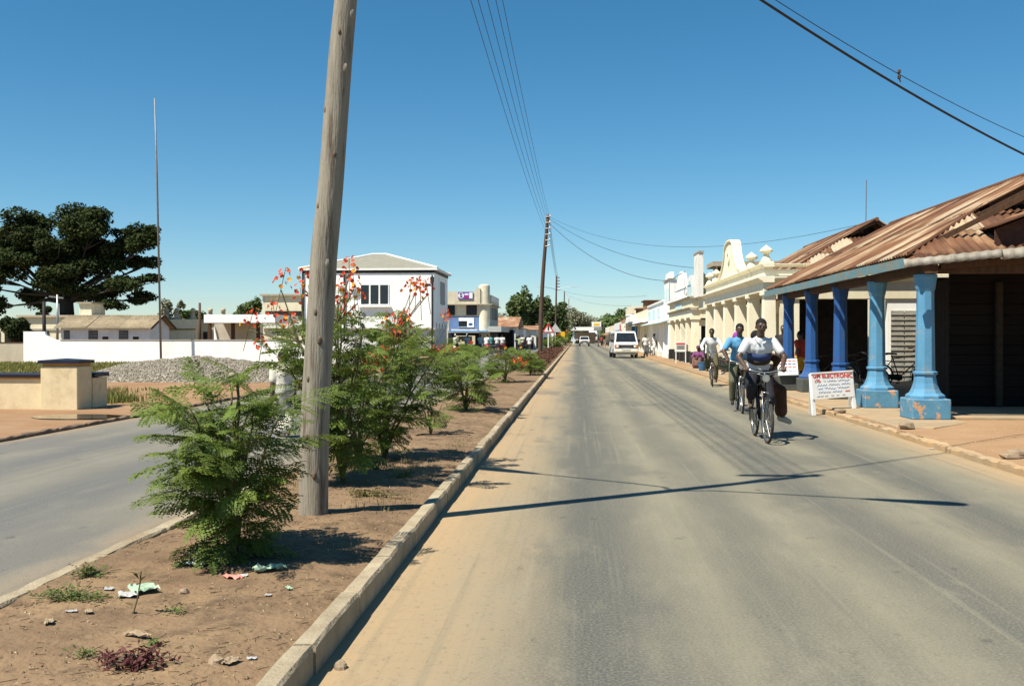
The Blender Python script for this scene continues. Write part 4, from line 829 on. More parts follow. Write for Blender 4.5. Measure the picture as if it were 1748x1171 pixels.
def pole_mesh(cl, r0, r1, n=22, bumps=True):
    b = MB(); n0 = 0; vs = []; fs = []; m = len(cl); z0, z1 = cl[0].z, cl[-1].z
    for i, p in enumerate(cl):
        for j in range(n):
            a = 2 * math.pi * j / n; f = (p.z - z0) / (z1 - z0); r = r0 + (r1 - r0) * f
            if bumps: r *= 1 + .05 * noise.noise((math.cos(a) * 1.2, math.sin(a) * 1.2, p.z * 1.1)) + .025 * noise.noise((math.cos(a) * 4, math.sin(a) * 4, p.z * 2.5)) + .07 * max(0, noise.noise((math.cos(a) * 2, math.sin(a) * 2, p.z * 3.7)) - .35)
            vs.append((p.x + r * math.cos(a), p.y + r * math.sin(a), p.z))
    for i in range(m - 1):
        for j in range(n): fs.append((i * n + j, i * n + (j + 1) % n, (i + 1) * n + (j + 1) % n, (i + 1) * n + j))
    fs.append(tuple((m - 1) * n + j for j in range(n)))
    return b.add(vs, fs)
np_ = empty('utility_pole', (pb_.x, pb_.y, .1), 'thick weathered grey wooden pole leaning right, nearest the camera', 'utility pole')
pole_mesh(fine, .120, .058).build('shaft', M_wood, np_, smooth=True)
M_knot = mat('knot_wood', (.17, .125, .085), (.09, .06, .04), 12, .95, .3)
def on_pole(z):
    for a, c in zip(fine[:-1], fine[1:]):
        if a.z <= z <= c.z: return a.lerp(c, (z - a.z) / (c.z - a.z))
for (z, ang, s) in ((.75, -1.9, .02), (1.5, -1.25, .028), (1.72, -1.7, .022), (2.1, -1.0, .03), (2.55, -2.3, .02), (2.95, -1.2, .024), (3.3, -2.5, .022), (3.62, -.75, .034), (3.9, -1.6, .018), (1.2, -2.0, .02), (.45, -1.3, .026), (4.05, -.5, .04)):
    p = on_pole(z); r = .120 - .062 * (z + .25) / 9; MB().ball((p.x + (r - s * .42) * math.cos(ang), p.y + (r - s * .42) * math.sin(ang), z), (s * .8, s * .8, s * 1.5), 8, 6).build('knot', M_knot if s < .03 else M_wood, np_, smooth=True)
def lamp_head(parent, p, d, L_=.85):
    p = Vector(p); d = Vector(d).normalized(); a = Vector((-d.y, d.x, 0)).normalized(); b = MB(); vs = []; n = 10
    for i, (t, w_, h) in enumerate(((-.1, .03, .03), (.0, .06, .05), (.25, .09, .08), (.5, .12, .1), (.8, .13, .1), (.95, .09, .07), (1.0, .04, .03))):
        c = p + d * (t * L_)
        for j in range(n): q = 2 * math.pi * j / n; vs.append(c + a * (w_ * math.cos(q)) + Vector((0, 0, h * .5 * math.sin(q))))
    fs = [(i * n + j, i * n + (j + 1) % n, (i + 1) * n + (j + 1) % n, (i + 1) * n + j) for i in range(6) for j in range(n)] + [tuple(range(n)), tuple(6 * n + j for j in range(n))]
    return b.add(vs, fs).build('lamp_head', M_lamp, parent, smooth=True)
pa = on_pole(5.9)
for (ex, ey) in ((2.07, -.66), (-1.97, 1.28)):
    e = Vector((ex, ey, 0)); d = e.normalized(); q = pa + e - d * .45
    MB().tube([pa - Vector((0, 0, .35)), pa + d * .25 - Vector((0, 0, .05)), pa + d * .6, q], .022, 6).build('lamp_arm', M_steel, np_); lamp_head(np_, q, d)
pt = on_pole(8.5); bx('crossarm', M_brown, np_, pt.x - .75, pt.x + .1, pt.y - .05, pt.y + .05, 8.42, 8.54)

def far_pole(label, u0, v0, u1, v1, r0, r1, m, z0=.1, lamps=None, kinks=()):
    base = G(u0, v0, z0); top = AY(u1, v1, base.y); o = empty('utility_pole', base, label, 'utility pole')
    cl = [base - Vector((0, 0, .1))]
    for i in range(1, 12): f = i / 12; p = base.lerp(top, f); p.x += .12 * math.sin(f * math.pi) * (-1 if kinks else 0); cl.append(p)
    cl.append(top); pole_mesh(cl, r0, r1, 12, True).build('shaft', m, o, smooth=True)
    return o, base, top
M_pole2 = mat('red_brown_pole', (.105, .066, .043), (.065, .042, .03), 4, .9, .3, stretch=(3, 3, .3))
o2, b2_, t2 = far_pole('tall dark red-brown wooden pole standing in the purple hedge', 922, 609, 935.5, 367, .17, .115, M_pole2, kinks=(1,))
M_ins = mat('pale_insulator', (.6, .6, .57), (.5, .5, .47), 4, .4)
for k in range(6): p = t2 + Vector((0, 0, -.15 - k * .42)); p.x -= .012 * k; MB().lathe([(.05, 0), (.07, .05), (.05, .09), (.03, .13)], 8, (p.x + .16, p.y - .12, p.z)).build('insulator', M_ins, o2); MB().ring((p.x - .01, p.y, p.z), .165, .03, 'z', 14, 5).build('band', M_ins, o2)
o3, b3_, t3 = far_pole('second dark pole down the median, with two street lamp arms', 948, 590, 950, 471, .17, .12, M_pole2)
for k in range(5): MB().bar((t3.x - .1, t3.y, t3.z - .3 - k * .5), (t3.x + .55, t3.y, t3.z - .3 - k * .5), .08, .1).build('bracket', M_pole2, o3)
def twin_lamps(o, t, z, L1, L2):
    for L_ in (L1, L2):
        d = Vector((1 if L_ > 0 else -1, 0, 0)); p = Vector((t.x, t.y, z)); q = Vector((t.x + L_, t.y, z + .35)); MB().tube([p - Vector((0, 0, .3)), p + d * .5, q], .035, 5).build('lamp_arm', M_steel, o); lamp_head(o, q, d, 1.1)
twin_lamps(o3, t3, AY(950, 493, t3.y).z, 2.3, -2.3)
o4, b4_, t4 = far_pole('third dark pole down the median, half hidden by trees', 962, 585.5, 963.5, 497, .17, .12, M_pole2)
twin_lamps(o4, t4, AY(960, 527, t4.y).z, 2.2, -2.2)
o5, b5_, t5 = far_pole('pale grey concrete pole, farthest on the median', 969, 584.5, 971, 506, .17, .12, mat('concrete_pole', (.36, .35, .32), (.3, .29, .27), 3, .9))
twin_lamps(o5, t5, AY(970, 543, t5.y).z, 2.1, -2.1)
M_wire = mat('black_cable', (.02, .02, .022), (.03, .03, .03), 3, .6)
def wire(label, a, c, sag, r, m=None, n=28, name='wire'):
    a, c = Vector(a), Vector(c); return tag(MB().tube([a.lerp(c, i / n) - Vector((0, 0, sag * 4 * (i / n) * (1 - i / n))) for i in range(n + 1)], r, 5).build(name, m or M_wire, smooth=True), label, 'wire', 'overhead wires')
names = ['leftmost', 'second', 'third', 'fourth', 'rightmost']
for i, (xa, dz) in enumerate(((-2.12, 0), (-1.98, .02), (-1.8, .05), (-1.62, .08), (-1.5, .2))):
    wire(names[i] + ' of five thin overhead wires converging on the tall dark pole', (xa, pb_.y, 8.5 + dz), (t2.x + .1, t2.y - .1, t2.z - .15 - (4 - i) * .42), .55 - .05 * i, .007)
for i in range(4): wire(('topmost', 'second from top', 'third from top', 'lowest')[i] + ' thin wire running on from the tall dark pole to the second pole', (t2.x + .1, t2.y, t2.z - .15 - i * .42), (t3.x + .3, t3.y, t3.z - .3 - i * .5), .6, .012)
# service cables to the right
ae, ce = on_pole(6.35), Vector((9.9, 18.2, 3.85))
wire('thick dark cable sagging across the top right corner', ae, ce, .42, .016)
a2, c2 = on_pole(6.45), Vector((9.6, 17.6, 4.22))
w2 = wire('thin cable with a small insulator in the top right sky', a2, c2, .55, .005)
f = .50; ip = a2.lerp(c2, f) - Vector((0, 0, .55 * 4 * f * (1 - f)))
MB().lathe([(.01, -.06), (.022, -.05), (.022, -.02), (.012, -.01), (.012, .01), (.022, .02), (.022, .05), (.01, .06)], 8, ip).build('insulator', M_pole2, w2); MB().tube([ip + Vector((0, 0, -.05)), ip + Vector((.02, 0, -.1))], .008, 5).build('hook', M_pole2, w2)
wire('upper service wire from the tall dark pole to the scrolled parapet', t2 + Vector((.1, 0, -.3)), (6.2, 51, 5.0), .7, .012)
wire('lower service wire from the tall dark pole to the white stepped shop', t2 + Vector((.1, 0, -.6)), (6.1, 66, 5.2), 1.0, .016)
wire('long thin wire from the tall dark pole over the cream gable', t2 + Vector((.1, 0, -.15)), (10.2, 37, 5.6), 1.4, .008)
wire('faint wire from a far lamp pole to the curved balcony shop', (t3.x, t3.y, AY(950, 493, t3.y).z), (6.2, 90, 5.2), .6, .012)
wire('faint far wire to the tall cream shop', (t4.x, t4.y, t4.z - .5), (6.1, 112, 5.0), .8, .014)

# ------------------------------------------------------------------ road signs and sign boards
def tri_sign(label, u, vb, vt, vm, red, z0=.1, wpx=22):
    base = G(u, vb, z0); Y = base.y; top = AY(u, vt, Y); s = (AY(u + wpx / 2, vm, Y).x - AY(u, vm, Y).x); zb = AY(u, vm, Y).z
    o = empty('road_sign', base, label, 'road sign'); MB().tube([base - Vector((0, 0, .1)), (base.x, Y, top.z)], .05, 8).build('post', M_wall, o)
    P = lambda k, dz=0: [(base.x - s * k, zb + dz), (base.x + s * k, zb + dz), (base.x, zb + (top.z - zb) * k + dz)]
    MB().prism(P(1), 'y', Y - .08, Y - .06).build('plate', mat('sign_red', (.55, .04, .03), (.5, .04, .03), 3, .5) if red else mat('sign_back', (.5, .52, .5), (.42, .44, .42), 3, .6), o)
    if red:
        MB().prism(P(.66, (top.z - zb) * .10), 'y', Y - .10, Y - .082).build('white_field', M_print, o)
        MB().prism([(base.x - .06, zb + .2), (base.x + .06, zb + .2), (base.x + .08, zb + .55), (base.x - .08, zb + .55)], 'y', Y - .115, Y - .102).build('black_figure', M_black, o); MB().ball((base.x, Y - .11, zb + .64), (.07, .01, .07)).build('figure_head', M_black, o)
    return o
tri_sign('triangular warning sign with red border beside the tall dark pole', 936, 601, 551, 568, True)
tri_sign('grey back of a triangular road sign behind the warning sign', 948, 598, 552, 567, False)
ys = G(961, 592, .1); yo = empty('yellow_sign', ys, 'small plain yellow sign in the median hedge', 'road sign'); c = AY(960.5, 571, ys.y); MB().tube([ys, (ys.x, ys.y, c.z)], .05, 6).build('post', M_steel, yo); bx('plate', mat('sign_yellow', (.75, .45, .02), (.7, .4, .02), 3, .5), yo, c.x - .3, c.x + .3, ys.y - .1, ys.y - .06, c.z - .38, c.z + .38)

# A-board by the kerb
gm = empty('sign_board', (5.1, 19.95, .05), 'white A-board lettered in red and blue standing at the kerb', 'sign board')
M_sw = mat('sign_white', (.82, .82, .80), (.74, .74, .72), 5, .6, c3=(.6, .58, .53), s3=4, lo3=.6, hi3=.8)
gl, gr = G(1389, 707, .0), Vector((5.60, 20.15, .118)); gl.y = 19.75; gl.x = 4.61
ux = (gr - gl); ux.z = 0; ux.normalize(); un = Vector((ux.y, -ux.x, 0)); W_ = .93
zt_l, zt_r, zb_l, zb_r = .80, .85, .30, .34
A_ = gl.copy(); A_.z = 0
back = -un * .32
for (bse, zb0, s_) in ((gl, 0.0, 0), (gl + ux * W_, .118, 1)):
    ztop = zt_l if s_ == 0 else zt_r; tp = Vector((bse.x, bse.y, ztop)) + back * .35
    MB().bar((bse.x, bse.y, zb0), tp, .075, .035).build('leg', M_sw, gm)
    rb_ = Vector((bse.x, bse.y, zb0 if s_ else .0)) - un * .34 + ux * .14; rb_.z = .1 if rb_.x > RX else 0
    MB().bar(rb_, tp, .045, .03).build('leg', M_sw, gm)
def onb(a, z): p = gl + ux * a; f = (z) / .82; p = p + back * .35 * f + un * .024; p.z = z; return p
def bquad(a0, a1, z00, z01, th, name, m, off=0.0, parent=gm):
    k = [onb(a0, z00 + .045 * a0), onb(a1, z00 + .045 * a1), onb(a1, z01 + .045 * a1), onb(a0, z01 + .045 * a0)]
    return MB().hexa([p + un * off for p in k], [p + un * (off + th) for p in k]).build(name, m, parent)
bquad(-.02, W_ + .02, .31, .815, .012, 'board', M_sw); bquad(-.03, W_ + .03, .80, .825, .022, 'top_edge', M_sw)
RT = Matrix((ux, (back * .35 / .82 + Vector((0, 0, 1))).normalized(), un)).transposed()
M_redp = mat('red_lettering', (.62, .05, .03), (.55, .05, .03), 8, .6); M_bluep = mat('pale_blue_lettering', (.32, .45, .66), (.42, .53, .70), 8, .6)
def btext(s_, size, m, a, z, sx=1.0, bold=0.0): return text(s_, size, m, gm, onb(a, z + .045 * a) + un * .016, RT, bold=bold, sx=sx)
btext('GM ELECTRONIC', .12, M_redp, .47, .745, 1.0, .0015); btext('LTD.', .07, M_redp, .12, .66, 1, .001)
for (z, segs) in ((.655, ((.25, .30), (.33, .55), (.58, .86))), (.585, ((.10, .33), (.37, .62), (.66, .86))), (.515, ((.10, .22), (.26, .52), (.56, .84))), (.445, ((.12, .40), (.44, .66)))):
    for (a0, a1) in segs:
        n = int((a1 - a0) / .022); b = MB(); pr = None
        for i in range(n + 1):
            p = onb(a0 + (a1 - a0) * i / n, z + .012 * math.sin(i * 2.4 + z * 40) + rnd.uniform(-.008, .008) + .045 * a0) + un * .016
            if pr is not None: b.tube([pr, p], .0038, 4)
            pr = p
        b.build('script_line', M_bluep, gm)
bquad(.74, .85, .425, .44, .005, 'red_dash', M_redp, .0125)
for a in (.08, .16, .26, .4, .52, .66): bquad(a, a + .07, .355, .368, .004, 'small_print', mat('grey_print', (.45, .44, .42), None, 3, .7), .0125)

# poster board leaning on a grey block by the fourth column
q = AY(1345, 640, 26.6)
pbk = empty('poster_board', (q.x, 26.6, .118), 'small white poster board with red and blue lines leaning on a grey block', 'sign board')
bx('block', M_greyped, pbk, q.x - .38, q.x + .36, 26.6, 27.0, .118, .50, bevel=.02)
MB().hexa([(q.x - .27, 26.5, .52), (q.x + .25, 26.5, .54), (q.x + .25, 26.53, .54), (q.x - .27, 26.53, .52)], [(q.x - .27, 26.62, .93), (q.x + .24, 26.62, .96), (q.x + .24, 26.65, .96), (q.x - .27, 26.65, .93)]).build('board', M_sw, pbk)
for i, (z, m) in enumerate(((.89, M_redp), (.81, mat('dark_blue_print', (.05, .1, .25), None, 3, .7)), (.73, M_redp), (.64, M_bluep))):
    for k in range(4): y = 26.492 + (z - .52) * .29; bx('print_line', m, pbk, q.x - .22 + k * .11, q.x - .22 + k * .11 + .085, y, y + .006, z - .016, z + .016)
# small standing board by the cream shop with black plinths
q = AY(1162, 600, 54.5)
sb = empty('standing_board', (q.x, 54.5, .1), 'small white board with red heading standing before the black plinths', 'sign board')
bx('board', M_sw, sb, q.x - .32, q.x + .3, 54.5, 54.53, .72, 1.28); bx('red_heading', M_redp, sb, q.x - .24, q.x + .22, 54.485, 54.498, 1.12, 1.2)
for k in range(2): bx('dark_line', M_black, sb, q.x - .22, q.x + .2, 54.485, 54.498, .88 + .11 * k, .93 + .11 * k)
for x in (q.x - .28, q.x + .24): bx('leg', M_sw, sb, x, x + .05, 54.505, 54.55, .09, .72)
# ------------------------------------------------------------------ vegetation
M_frond = mat('feathery_leaf', (.112, .168, .026), (.155, .208, .036), 3, .62, jitter=.28, trans=.38, spec=.35)
M_frond2 = mat('feathery_leaf_young', (.13, .19, .035), (.175, .22, .05), 3, .6, jitter=.2, trans=.4, spec=.35)
M_stem = mat('green_brown_stem', (.13, .13, .05), (.09, .065, .035), 8, .8)
M_flower = mat('orange_red_petal', (.62, .06, .03), (.72, .13, .04), 30, .6, trans=.35)
M_yel = mat('yellow_petal_edge', (.85, .42, .04), (.8, .3, .03), 20, .6, trans=.3)
def frond_mesh(seed, L_=.36, pairs=7, leaf=.021, npl=9, droop=.25, m=None, fold=.2):
    r = random.Random(seed); b = MB()
    def rach(t): return Vector((0, L_ * (t - .06 * t * t), L_ * (.22 * t - droop * t * t)))
    b.tube([rach(i / 6) for i in range(7)], [.0032, .003, .0027, .0024, .002, .0016, .001], 4, cap=False)
    for i in range(pairs):
        t = .16 + .84 * (i + .5) / pairs; p = rach(t); PL = L_ * (.30 * math.sin(.6 + 2.1 * t) + .07) * r.uniform(.88, 1.1)
        for s in (-1, 1):
            ang = R(62 - 26 * t) + r.uniform(-.1, .1); dirv = Vector((s * math.sin(ang), math.cos(ang), .12 + r.uniform(-.06, .06))); q0 = p
            for j in range(npl):
                f = (j + .7) / npl; q = p + dirv * (PL * f) + Vector((0, 0, -PL * .42 * f * f)); tv = (dirv + Vector((0, 0, -.84 * f))).normalized()
                side = tv.cross(Vector((0, 0, 1))).normalized(); ls = leaf * (.75 + .5 * math.sin(math.pi * f)) * r.uniform(.85, 1.1)
                for e in (-1, 1):
                    o = (side * e * .9 + tv * .45 + Vector((0, 0, fold * r.uniform(-.6, 1) - .12))).normalized(); nn = tv * (ls * .34)
                    b.add([q, q + o * ls * .5 + nn, q + o * ls, q + o * ls * .5 - nn], [(0, 1, 2, 3)])
                if j % 3 == 2 or j == npl - 1: b.add([q0 + Vector((.0008, 0, 0)), q0 - Vector((.0008, 0, 0)), q], [(0, 1, 2)]); q0 = q
    me = bpy.data.meshes.new('frond'); me.from_pydata(b.v, [], b.f); me.materials.append(m or M_frond); return me
FR = [frond_mesh(i, .40 + .06 * (i % 3), 6 + i % 2, .027, 10, .12 + .09 * (i % 4), fold=.5) for i in range(7)] + [frond_mesh(20 + i, .30, 5, .021, 9, .15, M_frond2) for i in range(3)]
FRB = [frond_mesh(60 + i, .36 + .05 * (i % 2), 5, .033, 6, .2 + .08 * (i % 3), fold=.5) for i in range(5)] + [frond_mesh(70 + i, .28, 5, .03, 6, .15, M_frond2) for i in range(2)]
FR2 = [frond_mesh(40 + i, .36 + .05 * i, 5, .042, 5, .2 + .08 * i) for i in range(4)] + [frond_mesh(50, .3, 5, .04, 5, .15, M_frond2)]
def flower_mesh(seed, n=12, H=.28, W_=.11, ps=.03):
    r = random.Random(seed); b = MB(); b2 = MB(); b.tube([(0, 0, -.25), (0, 0, H)], .004, 4)
    for i in range(n):
        a = i * 2.4 + r.random(); z = H * (i / n) ** 1.1; rad = W_ * (1.15 - .75 * i / n); c = Vector((rad * math.cos(a), rad * math.sin(a), z + .02))
        fn = (c - Vector((0, 0, z)) + Vector((r.gauss(0, .05), r.gauss(0, .05), r.uniform(-.02, .08)))).normalized(); fa = fn.orthogonal().normalized(); fb = fn.cross(fa)
        for k in range(5):
            t = 2 * math.pi * k / 5 + r.random() * .5; d = (fa * math.cos(t) + fb * math.sin(t) + fn * r.uniform(-.1, .6)).normalized(); s = (fb * math.cos(t) - fa * math.sin(t)) * ps * .55; l = ps * r.uniform(.8, 1.25)
            b2.add([c, c + d * l * .6 + s, c + d * l, c + d * l * .6 - s], [(0, 1, 2, 3)])
    nb = len(b.v); me = bpy.data.meshes.new('flower_cluster'); me.from_pydata(b.v + b2.v, [], b.f + [tuple(i + nb for i in f) for f in b2.f])
    me.materials.append(M_stem); me.materials.append(M_flower); me.materials.append(M_yel)
    for i, p in enumerate(me.polygons):
        if i >= len(b.f): p.material_index = 2 if ((i - len(b.f)) // 5) % 6 == 0 else 1
    return me
FL = [flower_mesh(i, 11 + i, .15 + .03 * i, .085, .026) for i in range(3)]
FLP = [flower_mesh(10 + i, 14, .2, .12, .034) for i in range(2)]
def bush(name, label, base, H, W_, nst, nfr, seed, flowers=(), fr=FR, scale=1.0, low=.15, lean=(0, 0), cat='shrub', group='flowering shrubs along the median', fl=FL, stems_up=.5, frac=1.0):
    r = random.Random(seed); o = empty(name, base, label, cat, group); st = MB(); tips = []
    for i in range(nst):
        a = 2 * math.pi * i / nst + r.uniform(-.3, .3); sp = W_ * (r.uniform(.35, 1.0) if i else .1); h = H * r.uniform(.74, 1.0) * (1.0 - .28 * (sp / W_) ** 2)
        end = Vector((math.cos(a) * sp + lean[0], math.sin(a) * sp + lean[1], h)); pts = []
        for k in range(8):
            t = k / 7; pts.append(Vector((end.x * t ** 1.25, end.y * t ** 1.25, end.z * (t ** .85))) + Vector((r.uniform(-.02, .02), r.uniform(-.02, .02), 0)) * (k > 0))
        st.tube(pts, [.016 * scale * (1 - .8 * k / 7) + .003 for k in range(8)], 5); tips.append(pts)
    st.build('stem', M_stem, o, local=True, smooth=True)
    for i in range(nfr):
        pts = tips[i % nst]; t = low + (1 - low) * ((i // nst + r.random()) / max(1, (nfr // nst))) ** .8; t = min(t, .999); k = int(t * 7); p = pts[k].lerp(pts[min(7, k + 1)], t * 7 - k)
        out = Vector((p.x, p.y, 0)); a = i * 2.4 + r.uniform(-.5, .5)
        if out.length > .05 and r.random() < .72: a = math.atan2(out.y, out.x) + r.gauss(0, .75)
        young = t > .8 and r.random() < .6 and len(fr) > 5
        f = link('frond', r.choice(fr[-3:] if young else fr[:-1]), o); f.location = p
        f.rotation_euler = (r.uniform(-.35, .50) + .55 * (t - .5), r.uniform(-.6, .6), a - math.pi / 2); s = scale * r.uniform(.72, 1.12); f.scale = (s, s, s)
    for (fx, fy, fz, s) in flowers:
        f = link('flower_cluster', r.choice(fl), o); f.location = (fx, fy, fz); f.rotation_euler = (r.uniform(-.2, .2), r.uniform(-.2, .2), r.uniform(0, 6)); f.scale = (s, s, s)
        n = min(tips, key=lambda q: (q[-1] - Vector((fx, fy, fz))).length)[-2]
        MB().tube([n, Vector((fx, fy, fz - .02))], .006, 4).build('flower_stalk', M_stem, o, local=True)
    return o
def rel(base, lst, s=1.0): return [(AY(u, v, base.y + dy).x - base.x, dy, AY(u, v, base.y + dy).z - base.z, s) for (u, v, dy) in lst]
b1 = G(400, 955, .12); bush('feathery_shrub', 'large leafy shrub without flowers, nearest the camera on the median', b1, 1.25, .40, 14, 230, 3, low=.05, lean=(-.06, 0), scale=.86, group=None)
b2 = G(585, 826, .12); b2f = rel(b2, [(480, 492, -.1), (520, 492, .1), (515, 520, .2), (596, 468, 0), (590, 492, .1), (604, 490, 0), (577, 512, .1), (575, 540, .2), (470, 545, 0), (425, 560, -.1), (492, 560, .2), (445, 600, 0), (600, 545, .3), (610, 515, .1)], .9)
bush('feathery_shrub', 'tall red-flowered shrub directly behind the leaning pole', b2, 1.90, .72, 14, 270, 5, b2f, scale=.88, low=.10, fr=FRB, lean=(-.16, .1))
b3 = G(655, 786, .12); b3f = rel(b3, [(710, 496, .3), (718, 510, .2), (700, 500, .4), (632, 628, -.2), (640, 640, 0), (655, 620, .1), (690, 560, 0), (682, 575, .2), (730, 500, .3), (620, 640, -.1), (665, 560, .2)], 1.0)
bush('feathery_shrub', 'red-flowered shrub right of the leaning pole with one long flower spray', b3, 1.66, .56, 13, 230, 8, b3f, scale=.85, low=.10, fr=FRB, lean=(.1, .2))
b3b = G(560, 800, .12); bush('feathery_shrub', 'dark leafy shrub low against the right side of the pole base', b3b + Vector((.25, .3, 0)), 1.05, .42, 8, 64, 9, scale=.85, low=.1, fr=FRB)
b4 = G(795, 702, .12); bush('feathery_shrub', 'mid-green shrub standing alone on bare soil past the flowered ones', b4, 1.12, .58, 10, 95, 11, rel(b4, [(758, 545, 2.0)], .6) and [], scale=1.0, fr=FR2, low=.12)
b5 = G(735, 742, .12); bush('feathery_shrub', 'smallest shrub, a knee-high sapling on the bare soil', b5, .62, .28, 6, 26, 12, scale=.7, fr=FR2, low=.2)
b6 = G(700, 668, .12); bush('feathery_shrub', 'orange-flowered shrub at the far side of the median, behind the others', b6, 1.55, .8, 10, 80, 13, rel(b6, [(680, 590, 0), (672, 575, .2), (760, 540, .2), (765, 548, 0), (700, 600, 0), (660, 655, 0), (740, 605, 0), (752, 602, .2)], 1.0), scale=1.3, fr=FR2, low=.2, fl=FLP)
spec = [(862, 652, 1.05, .6, ((878, 622), (888, 620), (895, 626)), 'small shrub with a pale orange flower head beside bare soil'),
        (905, 640, .9, .6, ((880, 618), (874, 616)), 'low orange-flowered shrub at the near end of the purple hedge'),
        (800, 640, 1.1, .9, ((770, 598), (775, 602), (782, 600), (850, 612), (862, 612)), 'wide shrub dotted with orange on the far side of the median'),
        (775, 655, .9, .8, ((756, 604), (762, 600)), 'leafy shrub in front of the corner shop motorcycles'),
        (952, 594, 1.6, 1.0, ((948, 576), (955, 574)), 'green shrub around the foot of the road signs'),
        (966, 590, 2.4, 1.2, ((962, 570), (967, 568), (971, 571), (966, 573)), 'tall orange-topped shrub beside the yellow sign'),
        (940, 598, 1.3, .8, (), 'round green shrub left of the warning sign post')]
for i, (u, v, H, W_, fl_, lab) in enumerate(spec):
    b = G(u, v, .12); far = b.y > 30; bush('feathery_shrub', lab, b, H, W_, 8, 60, 30 + i, rel(b, [(a, c, 0) for a, c in fl_], 0.9 if b.y < 50 else 1.9), scale=1.2 if b.y < 50 else 2.0, fr=FR2, low=.1, fl=FLP)

# purple-brown hedge running down the median: leaf masses too fine to count
M_purple = mat('purple_brown_leaf', (.105, .045, .032), (.155, .08, .045), 6, .7, trans=.25, c3=(.09, .07, .03), s3=3, lo3=.55, hi3=.75)
def leaf_mass(name, label, pts, size, m, cat, kind='stuff', group=None, parent=None, up=.5):
    b = MB()
    for p in pts:
        n = Vector((rnd.gauss(0, 1), rnd.gauss(0, 1), rnd.gauss(0, 1) + up)).normalized(); a = n.orthogonal().normalized(); a = Matrix.Rotation(rnd.uniform(0, 6.28), 3, n) @ a; c = n.cross(a); s = size * rnd.uniform(.6, 1.3); p = Vector(p)
        b.add([p - a * s, p - c * s * .42 + n * s * .12, p + a * s, p + c * s * .42 + n * s * .12], [(0, 1, 2, 3)])
    me = bpy.data.meshes.new(name); me.from_pydata(b.v, [], b.f); me.materials.append(m); o = link(name, me, parent, parent is None or False)
    return tag(o, label, cat, group, kind)
pts = []
ya, yb_ = G(915, 630, .1).y, G(955, 598, .1).y
for _ in range(16000):
    y = ya + (yb_ - ya) * rnd.random() ** 1.4; x = rnd.uniform(-2.95, -1.45); h = .34 + .16 * noise.noise((x * 1.5, y * .8, 0)); pts.append((x, y, .1 + h * rnd.random() ** .5))
leaf_mass('purple_hedge', 'low purple-brown hedge plants round the foot of the tall dark pole', pts, .075, M_purple, 'hedge')

# trees
def tree(name, label, base, trunk_h, lobes, nleaf, leaf, m, mt, r0=.5, seed=1, cat='tree', group=None, up=.8, limbs=True, shell=.55, split=None):
    r = random.Random(seed); base = Vector(base); o = empty(name, base, label, cat, group); tk = MB()
    fork = Vector((r.uniform(-.3, .3), r.uniform(-.3, .3), trunk_h)); tk.tube([(0, 0, -.2), (0, 0, trunk_h * .3), fork * .7, fork], [r0 * 1.25, r0, r0 * .85, r0 * .8], 10)
    if limbs:
        for (cx, cy, cz, rx, ry, rz) in lobes:
            c = Vector((cx, cy, cz - rz * .3)); mid = fork.lerp(c, .5) + Vector((r.uniform(-.3, .3), r.uniform(-.3, .3), -abs(c.z - fork.z) * .10)); tk.tube([fork - Vector((0, 0, r0 * .5)), fork.lerp(mid, .5) + Vector((0, 0, .1)), mid, mid.lerp(c, .5), c], [r0 * .27, r0 * .21, r0 * .15, r0 * .10, r0 * .05], 6)
            for _ in range(3):
                e = c + Vector((r.uniform(-.8, .8) * rx, r.uniform(-.8, .8) * ry, r.uniform(-.2, .5) * rz)); tk.tube([mid.lerp(c, .5), mid.lerp(e, .7), e], [r0 * .14, r0 * .08, r0 * .03], 5)
    tk.build('trunk', mt, o, local=True, smooth=True)
    sub_ = []
    for (cx, cy, cz, rx, ry, rz) in lobes:
        for _ in range(7):
            d = Vector((r.gauss(0, 1), r.gauss(0, 1), r.gauss(0, .8) + .2)).normalized() * r.uniform(.35, .8); k = r.uniform(.42, .74); sub_.append((cx + d.x * rx, cy + d.y * ry, cz + d.z * rz, rx * k, ry * k, rz * k * 1.1))
    lobes = sub_
    b = MB(); tot = sum(l[3] * l[4] + l[3] * l[5] for l in lobes)
    for (cx, cy, cz, rx, ry, rz) in lobes:
        n = int(nleaf * (rx * ry + rx * rz) / tot)
        for _ in range(n):
            d = Vector((r.gauss(0, 1), r.gauss(0, 1), r.gauss(0, 1) + .25)).normalized(); q = shell + (1 - shell) * r.random() if r.random() < .8 else r.random() ** .5
            p = Vector((cx + d.x * rx * q, cy + d.y * ry * q, cz + d.z * rz * q)); k = noise.noise((p.x * .7 + seed, p.y * .7, p.z * .9)) + .5 * noise.noise((p.x * 2.1 + seed, p.y * 2.1, p.z * 2.4))
            if k < -.42: continue
            p += d * .25 * k
            nn = (d * .6 + Vector((r.gauss(0, .6), r.gauss(0, .6), r.gauss(0, .6) + up))).normalized(); a = nn.cross(Vector((r.random() - .5, r.random() - .5, r.random() - .5))).normalized(); c = nn.cross(a); s = leaf * r.uniform(.6, 1.35)
            b.add([p - a * s, p - c * s * .5 + nn * s * .15, p + a * s, p + c * s * .5 - nn * s * .1], [(0, 1, 2, 3)])
    me = bpy.data.meshes.new('crown'); me.from_pydata(b.v, [], b.f); me.materials.append(m); link('crown', me, o)
    return o
M_leafd = mat('dark_evergreen_leaf', (.030, .044, .015), (.050, .064, .022), .7, .9, trans=.15, spec=.08)
M_leafm = mat('mid_green_leaf', (.085, .125, .045), (.12, .155, .055), .6, .9, trans=.2, spec=.1)  # mid green lightened to put distance haze into the leaf colour
M_leafg = mat('grey_green_leaf', (.17, .18, .11), (.215, .21, .135), .5, .8, trans=.15)
